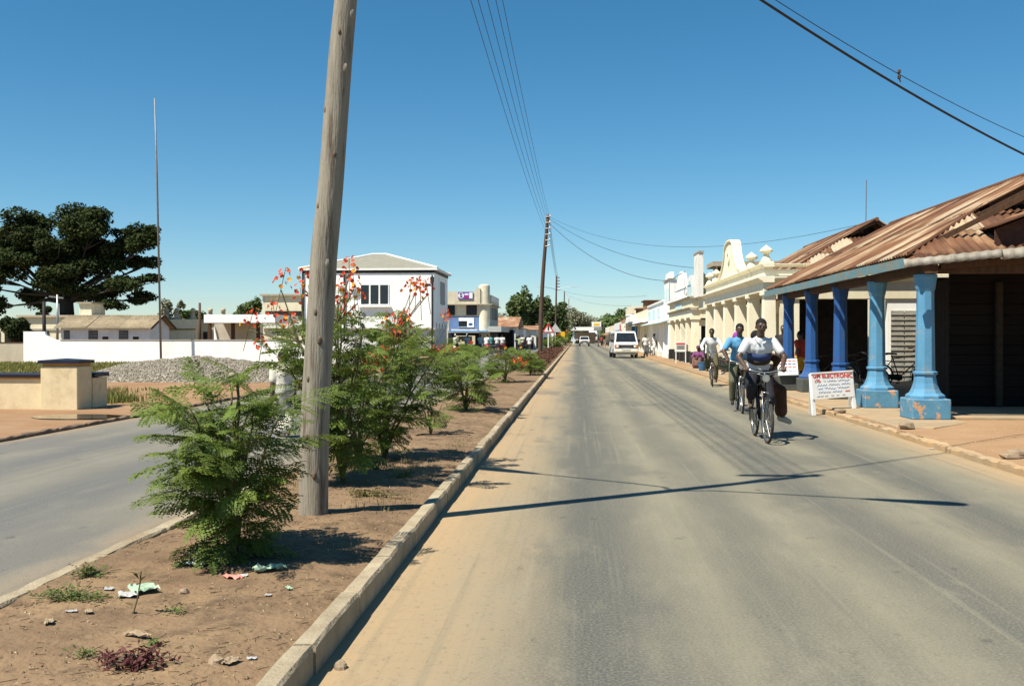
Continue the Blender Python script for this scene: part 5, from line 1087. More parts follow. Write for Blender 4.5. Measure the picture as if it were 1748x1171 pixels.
M_leafb = mat('fresh_green_leaf', (.10, .165, .045), (.14, .20, .06), .5, .7, trans=.2)
M_bark = mat('dark_bark', (.055, .045, .035), (.035, .028, .022), 3, .95, .4)
TY = 88.0; tb = AY(118, 560, TY); tb.z = 0
def T(u, v): p = AY(u, v, TY); return (p.x - tb.x, p.z)
big = []
for (u, v, wu, hv, dy) in ((40, 385, 62, 34, 0), (110, 372, 58, 28, 1.5), (165, 385, 60, 34, -1), (5, 415, 60, 34, 1), (90, 420, 72, 40, -1.5), (150, 425, 60, 34, 2), (215, 400, 55, 26, 1), (248, 415, 36, 24, -.5), (235, 445, 38, 20, 1.5), (20, 470, 56, 38, -1), (-20, 440, 50, 30, .5), (80, 470, 58, 32, 2.5), (130, 480, 54, 26, -2.5), (170, 500, 56, 26, 1), (215, 490, 50, 20, -1.5), (252, 478, 34, 14, 0), (235, 510, 36, 16, 1), (190, 522, 36, 12, 0), (40, 505, 44, 24, 2), (5, 520, 36, 26, -1), (-35, 480, 40, 40, 0), (60, 440, 50, 30, -3), (120, 400, 60, 30, 3), (265, 395, 20, 14, 0), (95, 445, 66, 36, 0), (135, 455, 60, 30, 1), (60, 415, 60, 32, 1), (185, 450, 52, 28, 0), (30, 440, 56, 32, -1), (150, 395, 60, 30, 0), (205, 425, 40, 24, 0)):
    x, z = T(u, v); k = TY / FPX; big.append((x, dy, z, wu * k * .72, wu * k * .7, hv * k * .74))
tree('spreading_tree', 'huge dark spreading tree with layered crown at the left', tb, 5.0, big, 95000, .165, M_leafd, M_bark, .75, 4, shell=.45)
def simple_tree(name, label, u, v0, v1, wpx, Y, m, seed, leaf=.3, n=5000, nl=14, trunk=.35, mt=M_bark):
    r = random.Random(seed); b = AY(u, 575, Y); b.z = 0; zt = AY(u, v0, Y).z; zb = max(.4, AY(u, v1, Y).z); W_ = wpx * Y / FPX / 2; lob = []
    for i in range(nl): lob.append((r.uniform(-.75, .75) * W_, r.uniform(-.6, .6) * W_, zb + (zt - zb) * r.uniform(.15, .80), W_ * r.uniform(.28, .5), W_ * r.uniform(.28, .5), (zt - zb) * r.uniform(.16, .3)))
    return tree(name, label, b, max(.5, zb * .9 + .3), lob, int(n * 1.4), leaf * .8, m, mt, trunk, seed)
simple_tree('evergreen_tree', 'dense dark green tree rising behind the tall dark pole', 902, 497, 575, 66, 150, M_leafm, 21, .32, 7000)
simple_tree('evergreen_tree', 'dark green tree just right of the second median pole', 945, 515, 578, 50, 170, M_leafm, 22, .32, 5000)
simple_tree('dry_tree', 'grey-green half-bare tree left of the dark green ones', 856, 526, 577, 105, 160, M_leafg, 23, .28, 4500)
simple_tree('dry_tree', 'grey-green dry tree behind the warning signs', 922, 530, 580, 110, 180, M_leafg, 24, .3, 5500)
simple_tree('dry_tree', 'rounded grey-green tree above the filling station canopy', 985, 522, 580, 92, 255, M_leafg, 25, .4, 6500)
simple_tree('broad_tree', 'fresh green low tree behind the filling station, right side', 1022, 534, 582, 84, 270, M_leafb, 26, .42, 6000)
simple_tree('broad_tree', 'mid-green tree at the right end of the far tree line', 1052, 530, 582, 70, 285, M_leafm, 27, .42, 5500)
simple_tree('broad_tree', 'mid-green tree filling the middle of the far tree line', 1003, 541, 584, 84, 290, M_leafm, 28, .42, 5000)
simple_tree('broad_tree', 'dim tree behind the filling station canopy, left side', 960, 538, 584, 90, 290, M_leafm, 29, .42, 5500)
simple_tree('broad_tree', 'farthest green tree behind the blue-awning shops', 1085, 540, 580, 50, 290, M_leafb, 30, .42, 4000)
simple_tree('garden_tree', 'small round tree left of the long flat block', 425, 511, 560, 48, 100, M_leafm, 31, .2, 2500, trunk=.15)
simple_tree('garden_tree', 'upright grey-green tree behind the pawn finials', 296, 510, 560, 42, 110, M_leafg, 32, .2, 1600, 6, .15)
simple_tree('garden_tree', 'low tree behind the pawn finials, right of the upright one', 325, 528, 560, 60, 112, M_leafm, 33, .2, 2000, 6, .15)
simple_tree('garden_tree', 'dark shrubby tree behind the stained concrete wall at far left', 25, 537, 590, 66, 62, M_leafd, 34, .16, 3500, 8, .12)
simple_tree('garden_tree', 'distant flat dark tree below the big crown', 75, 520, 545, 36, 110, M_leafd, 35, .2, 1500, 5, .15)
simple_tree('bare_tree', 'brown leaning tree stump with dry foliage before the white building', 690, 530, 600, 44, 66, mat('dry_brown_leaf', (.10, .055, .03), (.15, .09, .05), 2, .8), 36, .12, 1600, 6, .22)
simple_tree('garden_tree', 'bush at the foot of the white two-storey building', 650, 558, 606, 70, 70, M_leafm, 37, .14, 3000, 8, .12)
# ------------------------------------------------------------------ people
SK = mat('dark_brown_skin', (.070, .038, .024), (.085, .047, .03), 6, .42, spec=.5)
HAIR = mat('black_hair', (.008, .007, .006), (.012, .01, .009), 30, .85, .4)
def cloth(name, c, c2=None): return mat('cloth_' + name, c, c2 or tuple(x * .82 for x in c), 5, .9, .35, 9)
def rcone(b, p, r0, q, r1, n=10):
    p, q = Vector(p), Vector(q); b.ball(p, r0, n, 7); b.ball(q, r1, n, 7)
    if (q - p).length > 1e-4: b.tube([p, q], [r0, r1], n)
def fuse(name, b, m, voxel, smooth=4, parent=None):
    me = bpy.data.meshes.new('t'); me.from_pydata(b.v, [], b.f); o = bpy.data.objects.new('t', me)
    r = o.modifiers.new('r', 'REMESH'); r.mode = 'VOXEL'; r.voxel_size = voxel
    s = o.modifiers.new('s', 'SMOOTH'); s.factor = .5; s.iterations = smooth
    out = baked(o); bpy.data.meshes.remove(me)
    out.materials.clear(); out.materials.append(m); out.shade_smooth(); out.name = name
    return link(name, out, parent)
def ik(a, c, l1, l2, bend):
    a, c, bend = Vector(a), Vector(c), Vector(bend); d = c - a; L_ = min(d.length, (l1 + l2) * .999); d.normalize()
    x = (l1 * l1 - l2 * l2 + L_ * L_) / (2 * L_); h = math.sqrt(max(0, l1 * l1 - x * x)); bend = (bend - d * bend.dot(d)).normalized()
    return a + d * x + bend * h
def add_hand(b, w, d, up, s=1.0, curl=.6):
    """palm, four fingers of unequal length and a side thumb, curling about the direction 'up' (palm normal)."""
    w, d, up = Vector(w), Vector(d).normalized(), Vector(up).normalized(); sd = d.cross(up).normalized()
    for k in (-.5, .5): rcone(b, w + sd * .016 * k * s, .021 * s, w + d * .075 * s + sd * .034 * k * s, .017 * s, 8)
    for i, (k, l) in enumerate(((-.033, .062), (-.011, .074), (.011, .070), (.033, .054))):
        p0 = w + d * .08 * s + sd * k * s; d1 = (d * math.cos(curl * .6) + up * math.sin(curl * .6)).normalized(); p1 = p0 + d1 * l * .5 * s; d2 = (d * math.cos(curl * 1.8) + up * math.sin(curl * 1.8)).normalized(); p2 = p1 + d2 * l * .55 * s
        rcone(b, p0, .0095 * s, p1, .009 * s, 6); rcone(b, p1, .009 * s, p2, .0075 * s, 6)
    t0 = w + d * .025 * s + sd * -.025 * s; t1 = t0 + (d * .5 - sd * .75 + up * .35).normalized() * .04 * s; t2 = t1 + (d * .8 + up * .6).normalized() * .035 * s; rcone(b, t0, .014 * s, t1, .011 * s, 6); rcone(b, t1, .011 * s, t2, .009 * s, 6)
def person(label, loc, rz, J, top=None, bottom=None, sleeve=.55, leg=.95, group=None, voxel=.02, skirt=None, shoe=None, shade=SK, detail=False, s=1.0, headgear=None, hair=HAIR, parent=None, band=None):
    """J: joints in metres, y forward. Body is one surface; clothes, hair and shoes are its children."""
    o = empty('person', loc, label, 'person', group, rz); o.scale = (s, s, s); V = {k: Vector(v) for k, v in J.items()}; b = MB()
    pel, ch, nk, hd = V['pelvis'], V['chest'], V['neck'], V['head']; look = V.get('look', Vector((0, 1, 0))).normalized(); hup = (hd - nk).normalized(); hr = look.cross(hup).normalized()
    rcone(b, pel, .125, pel.lerp(ch, .5), .115); rcone(b, pel.lerp(ch, .5), .115, ch, .125)
    for k in (-1, 1): rcone(b, ch + (V['sl'] - V['sr']) * .22 * k, .105, nk.lerp(ch, .45), .09); rcone(b, pel + (V['hl'] - V['hr']) * .3 * k, .115, pel, .12)
    rcone(b, nk - hup * .06, .062, hd - hup * .06, .056)
    b.ball(hd + hup * .03 - look * .012, (.078, .096, .098), 12, 9); rcone(b, hd - hup * .055 + look * .035, .055, hd - hup * .085 + look * .062, .034); b.ball(hd - hup * .02 + look * .03, (.066, .066, .08), 10, 8)
    rcone(b, hd + look * .092 + hup * .015, .011, hd + look * .108 - hup * .022, .017, 6)
    for k in (-1, 1): b.ball(hd + hr * .078 * k - look * .005 - hup * .005, (.014, .02, .032), 6, 5); b.ball(hd + hr * .03 * k + look * .082 + hup * .035, (.022, .014, .010), 6, 5)
    b.ball(hd + look * .088 - hup * .048, (.027, .016, .012), 8, 5)
    for S in 'lr':
        sh, el, wr = V['s' + S], V['e' + S], V['w' + S]; rcone(b, sh, .056, el, .042); rcone(b, el, .042, wr, .029)
        add_hand(b, wr, V.get('hd' + S, wr - el), V.get('hu' + S, Vector((0, 0, -1)) if abs((wr - el).normalized().z) < .8 else Vector((0, 1, 0))), 1.0, .9 if 'hd' + S in V else .5)
        hp, kn, an, to = V['h' + S], V['k' + S], V['a' + S], V['t' + S]; rcone(b, hp, .09, kn, .058); rcone(b, kn, .058, kn.lerp(an, .3), .058); rcone(b, kn.lerp(an, .3), .058, an, .037)
        heel = an + (an - to).normalized() * .03 - Vector((0, 0, .045)); rcone(b, an, .038, heel, .03); rcone(b, heel, .03, to, .026); rcone(b, an - Vector((0, 0, .01)), .036, to, .024)
    fuse('body', b, shade, voxel, 3 if detail else 2, o)
    def garment(name, m, segs, vx=None): 
        g = MB()
        for (p, r0, q, r1) in segs: rcone(g, p, r0, q, r1)
        return fuse(name, g, m, vx or voxel, 3, o)
    if top:
        sg = [(pel + (ch - pel) * .02, .15, pel.lerp(ch, .5), .14), (pel.lerp(ch, .5), .14, ch, .148)]
        for k in (-1, 1): sg += [(ch + (V['sl'] - V['sr']) * .24 * k, .118, nk.lerp(ch, .42), .098), (pel + (V['hl'] - V['hr']) * .3 * k, .135, pel.lerp(ch, .4) + (V['hl'] - V['hr']) * .2 * k, .13)]
        for S in 'lr':
            sh, el, wr = V['s' + S], V['e' + S], V['w' + S]
            if sleeve <= 1: sg.append((ch + (sh - ch) * .45, .10, sh, .075)); sg.append((sh, .075, sh.lerp(el, sleeve), .064))
            else: sg += [(ch + (sh - ch) * .45, .10, sh, .072), (sh, .07, el, .058), (el, .058, el.lerp(wr, sleeve - 1), .046)]
        t_ = garment('shirt', top, sg)
        if band:
            cm = MB(); c0, c1 = pel.lerp(ch, .62), pel.lerp(ch, .90); hw = .158; n = 22; ax = (ch - pel).normalized(); fy = hr.cross(ax).normalized(); vs = []
            for cc in (c0, c1):
                for i in range(n): a = 2 * math.pi * i / n; vs.append(cc + hr * .182 * math.cos(a) + fy * .160 * math.sin(a))
            cm.add(vs, [(i, (i + 1) % n, n + (i + 1) % n, n + i) for i in range(n)]); cb = cm.build('blue_band', band, t_, local=True, smooth=True); so = cb.modifiers.new('t', 'SOLIDIFY'); so.thickness = .006
            dk = pel.lerp(ch, .44) - c0; sh_ = MB().add([Vector(v) + (dk if i < n else (c0 - c1) * .97) for i, v in enumerate(vs)], [(i, (i + 1) % n, n + (i + 1) % n, n + i) for i in range(n)]).build('dark_band', cloth('dark_band', (.05, .035, .03)), t_, local=True, smooth=True); so = sh_.modifiers.new('t', 'SOLIDIFY'); so.thickness = .006
    if detail and top:
        for k in (-1, 1): MB().hexa([nk - hup * .05 + look * .10 + hr * .012 * k - hup * .06, nk - hup * .05 + hr * .085 * k + look * .02, nk - hup * .04 + hr * .095 * k + look * .03, nk - hup * .07 + look * .11 + hr * .055 * k - hup * .02], [nk - hup * .05 + look * .112 + hr * .012 * k - hup * .06, nk - hup * .02 + hr * .085 * k + look * .02, nk - hup * .015 + hr * .10 * k + look * .04, nk - hup * .07 + look * .122 + hr * .055 * k - hup * .02]).build('collar', top, o, local=True)
        for k in (-1, 1): MB().ball(hd + hr * .031 * k + look * .088 + hup * .018, (.010, .005, .0055), 8, 6).build('eye', mat('eye_white', (.30, .26, .22), None, 4, .3), o, local=True, smooth=True); MB().ball(hd + hr * .031 * k + look * .0935 + hup * .018, (.006, .003, .006), 6, 5).build('pupil', M_black, o, local=True)
    if bottom:
        sg = [(pel + Vector((0, 0, .03)), .142, pel - Vector((0, 0, .02)), .138)]
        for S in 'lr':
            hp, kn, an = V['h' + S], V['k' + S], V['a' + S]; sg.append((pel + (hp - pel) * .5, .125, hp, .11))
            if leg < .5: sg.append((hp, .112, hp.lerp(kn, leg * 2), .095))
            else: sg += [(hp, .112, kn, .082), (kn, .082, kn.lerp(an, (leg - .5) * 2), .066)]
        garment('trousers', bottom, sg)
    if skirt:
        sg = []; e = (V['al'] + V['ar']) / 2; kk = (V['kl'] + V['kr']) / 2
        for S in 'lr': sg += [(pel, .14, V['k' + S], .085), (V['k' + S], .085, V['k' + S].lerp(V['a' + S], .8), .085)]
        sg += [(pel, .15, kk, .09), (kk, .09, kk.lerp(e, .8), .10)]; garment('skirt', skirt, sg)
    hb = MB(); hb.ball(hd + hup * .048 - look * .022, (.084, .094, .088), 12, 9)
    if headgear: hb.ball(hd + hup * .05 - look * .03, (.10, .11, .10), 10, 8); rcone(hb, hd + hup * .02 - look * .06, .08, nk - look * .05, .06)
    me = hb.mesh('hair', headgear or hair, True); bmh = bmesh.new(); bmh.from_mesh(me)
    dl = [v for v in bmh.verts if (v.co - hd).dot(look) > .055 and (v.co - hd).dot(hup) < .075]
    bmesh.ops.delete(bmh, geom=dl, context='VERTS'); bmh.to_mesh(me); bmh.free(); link('headscarf' if headgear else 'hair', me, o)
    if shoe:
        for S in 'lr':
            g = MB(); an, to = V['a' + S], V['t' + S]; heel = an + (an - to).normalized() * .03 - Vector((0, 0, .05)); rcone(g, heel, .038, to, .036); rcone(g, heel + Vector((0, 0, .02)), .036, an.lerp(to, .6), .036); fuse('shoe', g, shoe, max(.012, voxel * .8), 1, o)
    return o
def mirror(J, pairs): 
    return J
def standing(stride=.0, arm=.0, h=1.72, bend=0.0):
    k = h / 1.72; J = dict(pelvis=(0, 0, .96), chest=(0, bend * .5, 1.30), neck=(0, bend * .8, 1.49), head=(0, .02 + bend, 1.615), sl=(-.185, bend * .6, 1.40), sr=(.185, bend * .6, 1.40), hl=(-.09, 0, .90), hr=(.09, 0, .90))
    for S, q, sg in (('l', -1, 1), ('r', 1, -1)):
        y = stride * .5 * sg; an = Vector((.09 * q, y, .09 + (.04 if sg < 0 and stride else 0))); J['a' + S] = an; J['t' + S] = an + Vector((.015 * q, .15, -.06)); J['k' + S] = ik(J['h' + S], an, .42, .41, (0, 1, 0))
        w_ = Vector((.24 * q, bend - stride * .35 * sg + arm, .86 + arm * .9)); J['w' + S] = w_; J['e' + S] = ik(J['s' + S], w_, .29, .26, (.3 * q, -1, 0))
    return {a: tuple(Vector(c) * k) for a, c in J.items()}
def cycling(ph=0.0, ped=.17, lean=0.0, bar=(.27, .44, 1.06), sad=.94):
    J = dict(pelvis=(0, -.22, sad + .09), chest=(0, .0 + lean, sad + .43), neck=(0, .08 + lean, sad + .60), head=(0, .13 + lean, sad + .735), sl=(-.19, .04 + lean, sad + .51), sr=(.19, .04 + lean, sad + .51), hl=(-.09, -.17, sad + .05), hr=(.09, -.17, sad + .05), look=(0, 1, -.08))
    for S, q, p in (('l', -1, ph), ('r', 1, ph + math.pi)):
        pd = Vector((.13 * q, ped * math.sin(p), .29 - ped * math.cos(p))); an = pd + Vector((0, -.06, .10)); J['a' + S] = an; J['t' + S] = pd + Vector((.01 * q, .09, .035)); J['k' + S] = ik(J['h' + S], an, .43, .42, (.15 * q, 1, .1))
        w_ = Vector((bar[0] * q, bar[1] - .09, bar[2] + .035)); J['w' + S] = w_; J['e' + S] = ik(J['s' + S], w_, .29, .26, (1.0 * q, -.2, -.6)); J['hd' + S] = (0.0, 1, -.25); J['hu' + S] = (0, -.3, -1)
    return J

# ------------------------------------------------------------------ bicycles
M_tyre = mat('tyre_rubber', (.035, .032, .03), (.06, .05, .04), 20, .9); M_chrome = mat('worn_chrome', (.55, .55, .53), (.4, .39, .37), 10, .25, metal=.9)
M_bframe = mat('black_enamel', (.012, .012, .013), (.02, .02, .02), 6, .35)
WM = {}
def wheel_parts(parent, y, R_=.335, steer=0.0):
    w_ = empty('wheel', (0, y, R_)); w_.parent = parent; w_.rotation_euler = (0, 0, steer)
    if 't' not in WM:
        WM['t'] = MB().ring((0, 0, 0), R_ - .02, .021, 'x', 36, 8).mesh('tyre', M_tyre, True); WM['r'] = MB().ring((0, 0, 0), R_ - .045, .012, 'x', 36, 6).mesh('rim', M_chrome, True); sp = MB()
        for i in range(32):
            a = 2 * math.pi * i / 32; sp.tube([(.025 * (1 if i % 2 else -1), .02 * math.cos(a + .9), .02 * math.sin(a + .9)), (0, (R_ - .05) * math.cos(a), (R_ - .05) * math.sin(a))], .0022, 3)
        sp.lathe([(.018, -.035), (.018, .035)], 8); WM['s'] = sp.mesh('spokes', M_chrome)
    for n, k in (('tyre', 't'), ('rim', 'r'), ('spokes', 's')): link(n, WM[k], w_)
    return w_
def bicycle(label, loc, rz, frame=None, lean=0.0, steer=0.0, rack=True, group=None, lamp=True, basket=False):
    fm = frame or M_bframe; o = empty('bicycle', loc, label, 'bicycle', group, rz); o.rotation_euler = (0, lean, rz); R_ = .335
    wheel_parts(o, -.47); wheel_parts(o, .66, steer=steer)
    f = MB(); bb, st, ht, hb, rh = (0, 0, .29), (0, -.19, .82), (0, .43, .90), (0, .47, .74), (0, -.47, R_)
    for p, q, r in ((bb, (0, -.205, .90), .016), ((0, -.18, .80), ht, .015), (bb, hb, .017), (ht, hb, .019)): f.tube([p, q], r, 8)
    for s in (-.05, .05): f.tube([bb, (s, -.47, R_)], .010, 6); f.tube([(s * .3, -.18, .80), (s, -.47, R_)], .008, 6)
    f.build('frame', fm, o, local=True, smooth=True)
    k = MB()
    for s in (-.05, .05): k.tube([(s * .8, .48, .72), (s, .54, .55), (s, .66, R_)], .011, 6)
    k.tube([(-.045, .48, .72), (.045, .48, .72)], .014, 6); k.build('fork', M_chrome, o, local=True, smooth=True)
    h = MB(); h.tube([(0, .43, .88), (0, .415, 1.0)], .013, 8); h.tube([(-.28, .30, 1.055), (-.27, .40, 1.06), (-.2, .46, 1.045), (-.06, .45, 1.01), (.06, .45, 1.01), (.2, .46, 1.045), (.27, .40, 1.06), (.28, .30, 1.055)], .011, 8); h.tube([(-.24, .42, 1.03), (0, .47, .96), (.24, .42, 1.03)], .005, 5)
    hb_ = h.build('handlebar', M_chrome, o, local=True, smooth=True)
    for s in (-1, 1): MB().tube([(.28 * s, .28, 1.055), (.27 * s, .40, 1.06)], .017, 8).build('grip', M_black, hb_, local=True)
    sd = MB(); vs = []
    for y_, w_, z_ in ((-.36, .10, .93), (-.32, .115, .945), (-.24, .095, .945), (-.15, .04, .94), (-.07, .025, .935)): vs += [(-w_, y_, z_ - .02), (-w_ * .6, y_, z_ + .02), (w_ * .6, y_, z_ + .02), (w_, y_, z_ - .02)]
    sd.add(vs, [(4 * i + j, 4 * i + j + 1, 4 * i + j + 5, 4 * i + j + 4) for i in range(4) for j in range(3)] + [(0, 1, 2, 3), (16, 17, 18, 19)] + [(4 * i, 4 * i + 3, 4 * i + 7, 4 * i + 4) for i in range(4)]); sd.build('saddle', mat('saddle_leather', (.05, .03, .02), None, 8, .6), o, local=True, smooth=True)
    for y_, a0, a1 in ((-.47, 20, 200), (.66, 50, 190)):
        g = MB(); vs = []; n = 16
        for i in range(n + 1): a = R(a0 + (a1 - a0) * i / n); vs += [(-.032, y_ + .365 * math.cos(a), R_ + .365 * math.sin(a)), (0, y_ + .375 * math.cos(a), R_ + .375 * math.sin(a)), (.032, y_ + .365 * math.cos(a), R_ + .365 * math.sin(a))]
        g.add(vs, [(3 * i + j, 3 * i + j + 1, 3 * i + j + 4, 3 * i + j + 3) for i in range(n) for j in range(2)]); mg = g.build('mudguard', fm, o, local=True, smooth=True); so = mg.modifiers.new('t', 'SOLIDIFY'); so.thickness = .003
    c = MB(); c.tube([(-.06, 0, .29), (.06, 0, .29)], .018, 8); c.ring((.045, 0, .29), .085, .006, 'x', 24, 5); c.tube([(.065, 0, .29), (.075, .0, .46)], .009, 6); c.tube([(-.065, 0, .29), (-.075, 0, .12)], .009, 6); ck = c.build('crank', M_chrome, o, local=True)
    for s, z_ in ((1, .46), (-1, .12)): MB().box(.08 * s if s > 0 else -.17, .17 if s > 0 else -.08, -.04, .04, z_ - .012, z_ + .012).build('pedal', M_black, ck, local=True)
    MB().prism([(-.47, R_ + .045), (0, .29 + .095), (.08, .33), (.08, .25), (0, .195), (-.47, R_ - .045)], 'x', .05, .06).build('chain_guard', fm, o, local=True)
    if rack:
        r = MB()
        for s in (-.065, .065): r.tube([(s, -.24, .74), (s, -.75, .74)], .007, 5); r.tube([(s, -.70, .74), (s * .8, -.47, R_)], .006, 5)
        for y_ in (-.3, -.42, -.54, -.66, -.75): r.tube([(-.065, y_, .74), (.065, y_, .74)], .006, 5)
        r.build('carrier_rack', M_bframe, o, local=True)
    if lamp: MB().lathe([(.02, 0), (.045, .02), (.055, .06), (.055, .075)], 10).build('headlamp', M_chrome, o, local=True).matrix_local = Matrix.Translation((0, .47, .93)) @ Matrix.Rotation(-math.pi / 2, 4, 'X')
    return o
def loc_of(u, v, z=0.0): return G(u, v, z)
c1 = G(1310, 757); HD = R(179)                                    # riders come towards the camera
def along(p, rz, dy): return Vector((p.x - math.sin(rz) * dy, p.y + math.cos(rz) * dy, p.z))
o1 = along(c1, HD, -.66)
bicycle('black roadster bicycle ridden by the man in the white and navy polo', o1, HD, steer=.06)
person('man in white polo with navy chest band riding towards the camera', o1, HD, cycling(.15, lean=-.02), cloth('white_polo', (.60, .62, .64)), cloth('dark_trousers', (.02, .02, .026)), .62, .86, None, .0085, shoe=None, detail=True, band=cloth('navy_band', (.035, .06, .17), (.03, .05, .14)))
side = dict(pelvis=(-.02, -.56, .86), chest=(-.02, -.50, 1.2), neck=(-.02, -.48, 1.38), head=(-.03, -.46, 1.5), sl=(-.06, -.32, 1.30), sr=(.0, -.66, 1.30), hl=(-.10, -.48, .84), hr=(-.10, -.64, .84), kl=(-.40, -.46, .70), kr=(-.40, -.64, .70), al=(-.40, -.44, .30), ar=(-.42, -.6, .30), tl=(-.52, -.42, .22), tr=(-.54, -.58, .22), look=(-1, .3, 0))
side['wl'] = (-.22, -.28, .95); side['el'] = ik(side['sl'], side['wl'], .29, .26, (-1, .6, 0)); side['wr'] = (-.3, -.62, .9); side['er'] = ik(side['sr'], side['wr'], .29, .26, (0, -1, 0))
person('passenger in a dark brown wrap riding side-saddle behind the man in the polo', o1, HD, side, cloth('dark_brown_wrap', (.035, .016, .010), (.06, .025, .012)), None, 1.3, .9, None, .014, skirt=cloth('brown_skirt', (.045, .02, .011), (.10, .04, .02)), shoe=mat('pale_sandal', (.5, .42, .3), None, 4, .8))
bicycle_bag = MB(); bicycle_bag.box(-.15, .15, .22, .34, .96, 1.03).box(-.13, .14, .24, .36, 1.03, 1.06); bo = fuse('cloth_bundle', bicycle_bag, cloth('grey_bundle', (.55, .55, .56)), .02, 2); bo.location = o1; bo.rotation_euler = (0, 0, HD); tag(bo, 'folded grey-white cloth lying across the lap of the front rider', 'bundle')
bo.location = o1 + Vector((0, .12, .02)); bo.rotation_euler.x = .25
c2 = G(1267, 706); HD2 = R(176); o2b = along(c2, HD2, -.66)
bicycle('dark bicycle of the rider in the blue shirt, second in line', o2b, HD2)
person('man in bright blue shirt cycling just behind the front rider', o2b, HD2, cycling(2.9, lean=-.03), cloth('bright_blue', (.10, .30, .52)), cloth('khaki_trousers', (.12, .12, .075)), .7, .96, None, .014, shoe=M_black)
sd2 = {k: tuple(v) for k, v in side.items()}
person('passenger with purple headscarf and brown wrap behind the blue-shirted rider', o2b, HD2, sd2, cloth('ochre_print_wrap', (.22, .10, .03), (.10, .03, .03)), None, 1.2, .9, None, .018, skirt=cloth('rust_print_skirt', (.20, .07, .03), (.08, .05, .03)), headgear=cloth('purple_scarf', (.28, .06, .30)))
c3 = G(1216, 660); HD3 = R(174); o3b = along(c3, HD3, -.66)
bicycle('older bicycle ridden alone by the man in the plain white shirt', o3b, HD3, mat('faded_frame', (.10, .07, .05), None, 5, .5))
person('man in loose white shirt and olive trousers cycling alone', o3b, HD3, cycling(.3, lean=-.06, sad=.93), cloth('white_shirt', (.64, .65, .65)), cloth('olive_trousers', (.10, .09, .05)), 1.8, .97, None, .018, shoe=M_brown)
# parked bicycles
M_fr2 = mat('dark_green_frame', (.015, .03, .02), None, 5, .4)
for (u, v, z, rz, ln, lab) in ((1474, 668, .118, 205, .12, 'bicycle parked behind the A-board, propped on the second column'), (1534, 662, .135, 265, .1, 'bicycle parked in the dark passage between the two sky-blue columns'), (1250, 640, .1, 250, .15, 'bicycle lying against the cream columns behind the riders'), (1112, 609, .0, 190, .05, 'bicycle held by the person in white beside the van'), (1030, 590, .0, 185, .0, 'distant bicycle before the far right-hand shops'), (1037, 591, .0, 150, .0, 'farther distant bicycle near the slim red post'), (1400, 655, .118, 250, .1, 'bicycle in the shade behind the royal-blue columns')):
    bicycle(lab, G(u, v, z), R(rz), M_fr2, ln, group='parked bicycles')
# standing people
W1 = cloth('clean_white', (.68, .68, .66)); DK = cloth('charcoal', (.025, .024, .026)); GY = cloth('slate', (.13, .14, .15)); KH = cloth('khaki', (.30, .24, .15)); BL = cloth('teal', (.10, .30, .32)); RD = cloth('red', (.50, .07, .035)); YE = cloth('yellow', (.75, .42, .03)); PK = cloth('plum', (.18, .06, .16)); LB = cloth('pale_blue', (.45, .56, .62)); OL = cloth('sage', (.26, .28, .16))
def stand(label, u, v, face, top, bot, z=0.0, h=1.72, stride=0.0, arm=0.0, vox=.028, sleeve=.6, leg=.95, skirt=None, shoe=M_black, bend=0.0, headgear=None, group=None):
    return person(label, G(u, v, z), R(face), standing(stride, arm, h, bend), top, bot, sleeve, leg, group, vox, skirt, shoe, headgear=headgear)
stand('child in white shirt and pale skirt walking away on the far carriageway', 484, 746, 20, cloth('cream_white', (.62, .59, .50)), None, h=1.28, stride=.35, vox=.016, skirt=cloth('cream_skirt', (.60, .56, .47)), shoe=None, sleeve=.8)
stand('person in a red shirt and yellow shorts under the blue-column veranda', 1366, 657, 40, RD, YE, .118, 1.55, .2, leg=.45, vox=.018)
stand('person in dark clothes standing at the end of the blue-column veranda', 1337, 653, 150, DK, DK, .118, 1.75, vox=.02)
seat = dict(standing(0, .1, 1.6)); 
sitj = dict(pelvis=(0, 0, .32), chest=(0, .05, .62), neck=(0, .08, .79), head=(0, .12, .91), sl=(-.17, .06, .71), sr=(.17, .06, .71), hl=(-.09, .02, .30), hr=(.09, .02, .30), kl=(-.14, .4, .42), kr=(.14, .4, .42), al=(-.13, .42, .09), ar=(.13, .42, .09), tl=(-.14, .56, .03), tr=(.14, .56, .03), wl=(-.08, .42, .5), wr=(.08, .42, .5), el=(-.26, .2, .5), er=(.26, .2, .5))
q = G(1193, 629, .1); st_ = MB().box(q.x - .2, q.x + .2, q.y - .18, q.y + .2, .09, .30); tag(st_.build('stool', M_brown, bevel=.02), 'low wooden stool under the seated person by the blue bucket', 'stool')
person('seated person in plum wrap beside the blue bucket', (q.x, q.y, .1), R(160), sitj, PK, None, 1.0, .9, None, .022, skirt=cloth('patterned_wrap', (.25, .15, .06), (.12, .05, .10)), headgear=PK)
q = G(1199, 634, .09); bk = empty('bucket', q, 'blue plastic bucket on the footpath below the cream columns', 'bucket')
MB().lathe([(.13, 0), (.135, .01), (.19, .36), (.205, .37), (.205, .39), (.18, .39), (.125, .03)], 18, (0, 0, 0)).build('tub', mat('blue_plastic', (.06, .17, .32), (.05, .14, .27), 3, .5), bk, local=True, auto=40); MB().tube([(-.2, 0, .37), (-.14, .1, .2), (0, .21, .16), (.14, .1, .2), (.2, 0, .37)], .005, 5).build('handle', M_steel, bk, local=True)
stand('person in white with a bicycle beside the parked van', 1102, 611, 200, W1, GY, 0, 1.7, .1)
stand('person in white robe walking by the white stepped shop', 1117, 607, 120, W1, W1, .1, 1.65, .2)
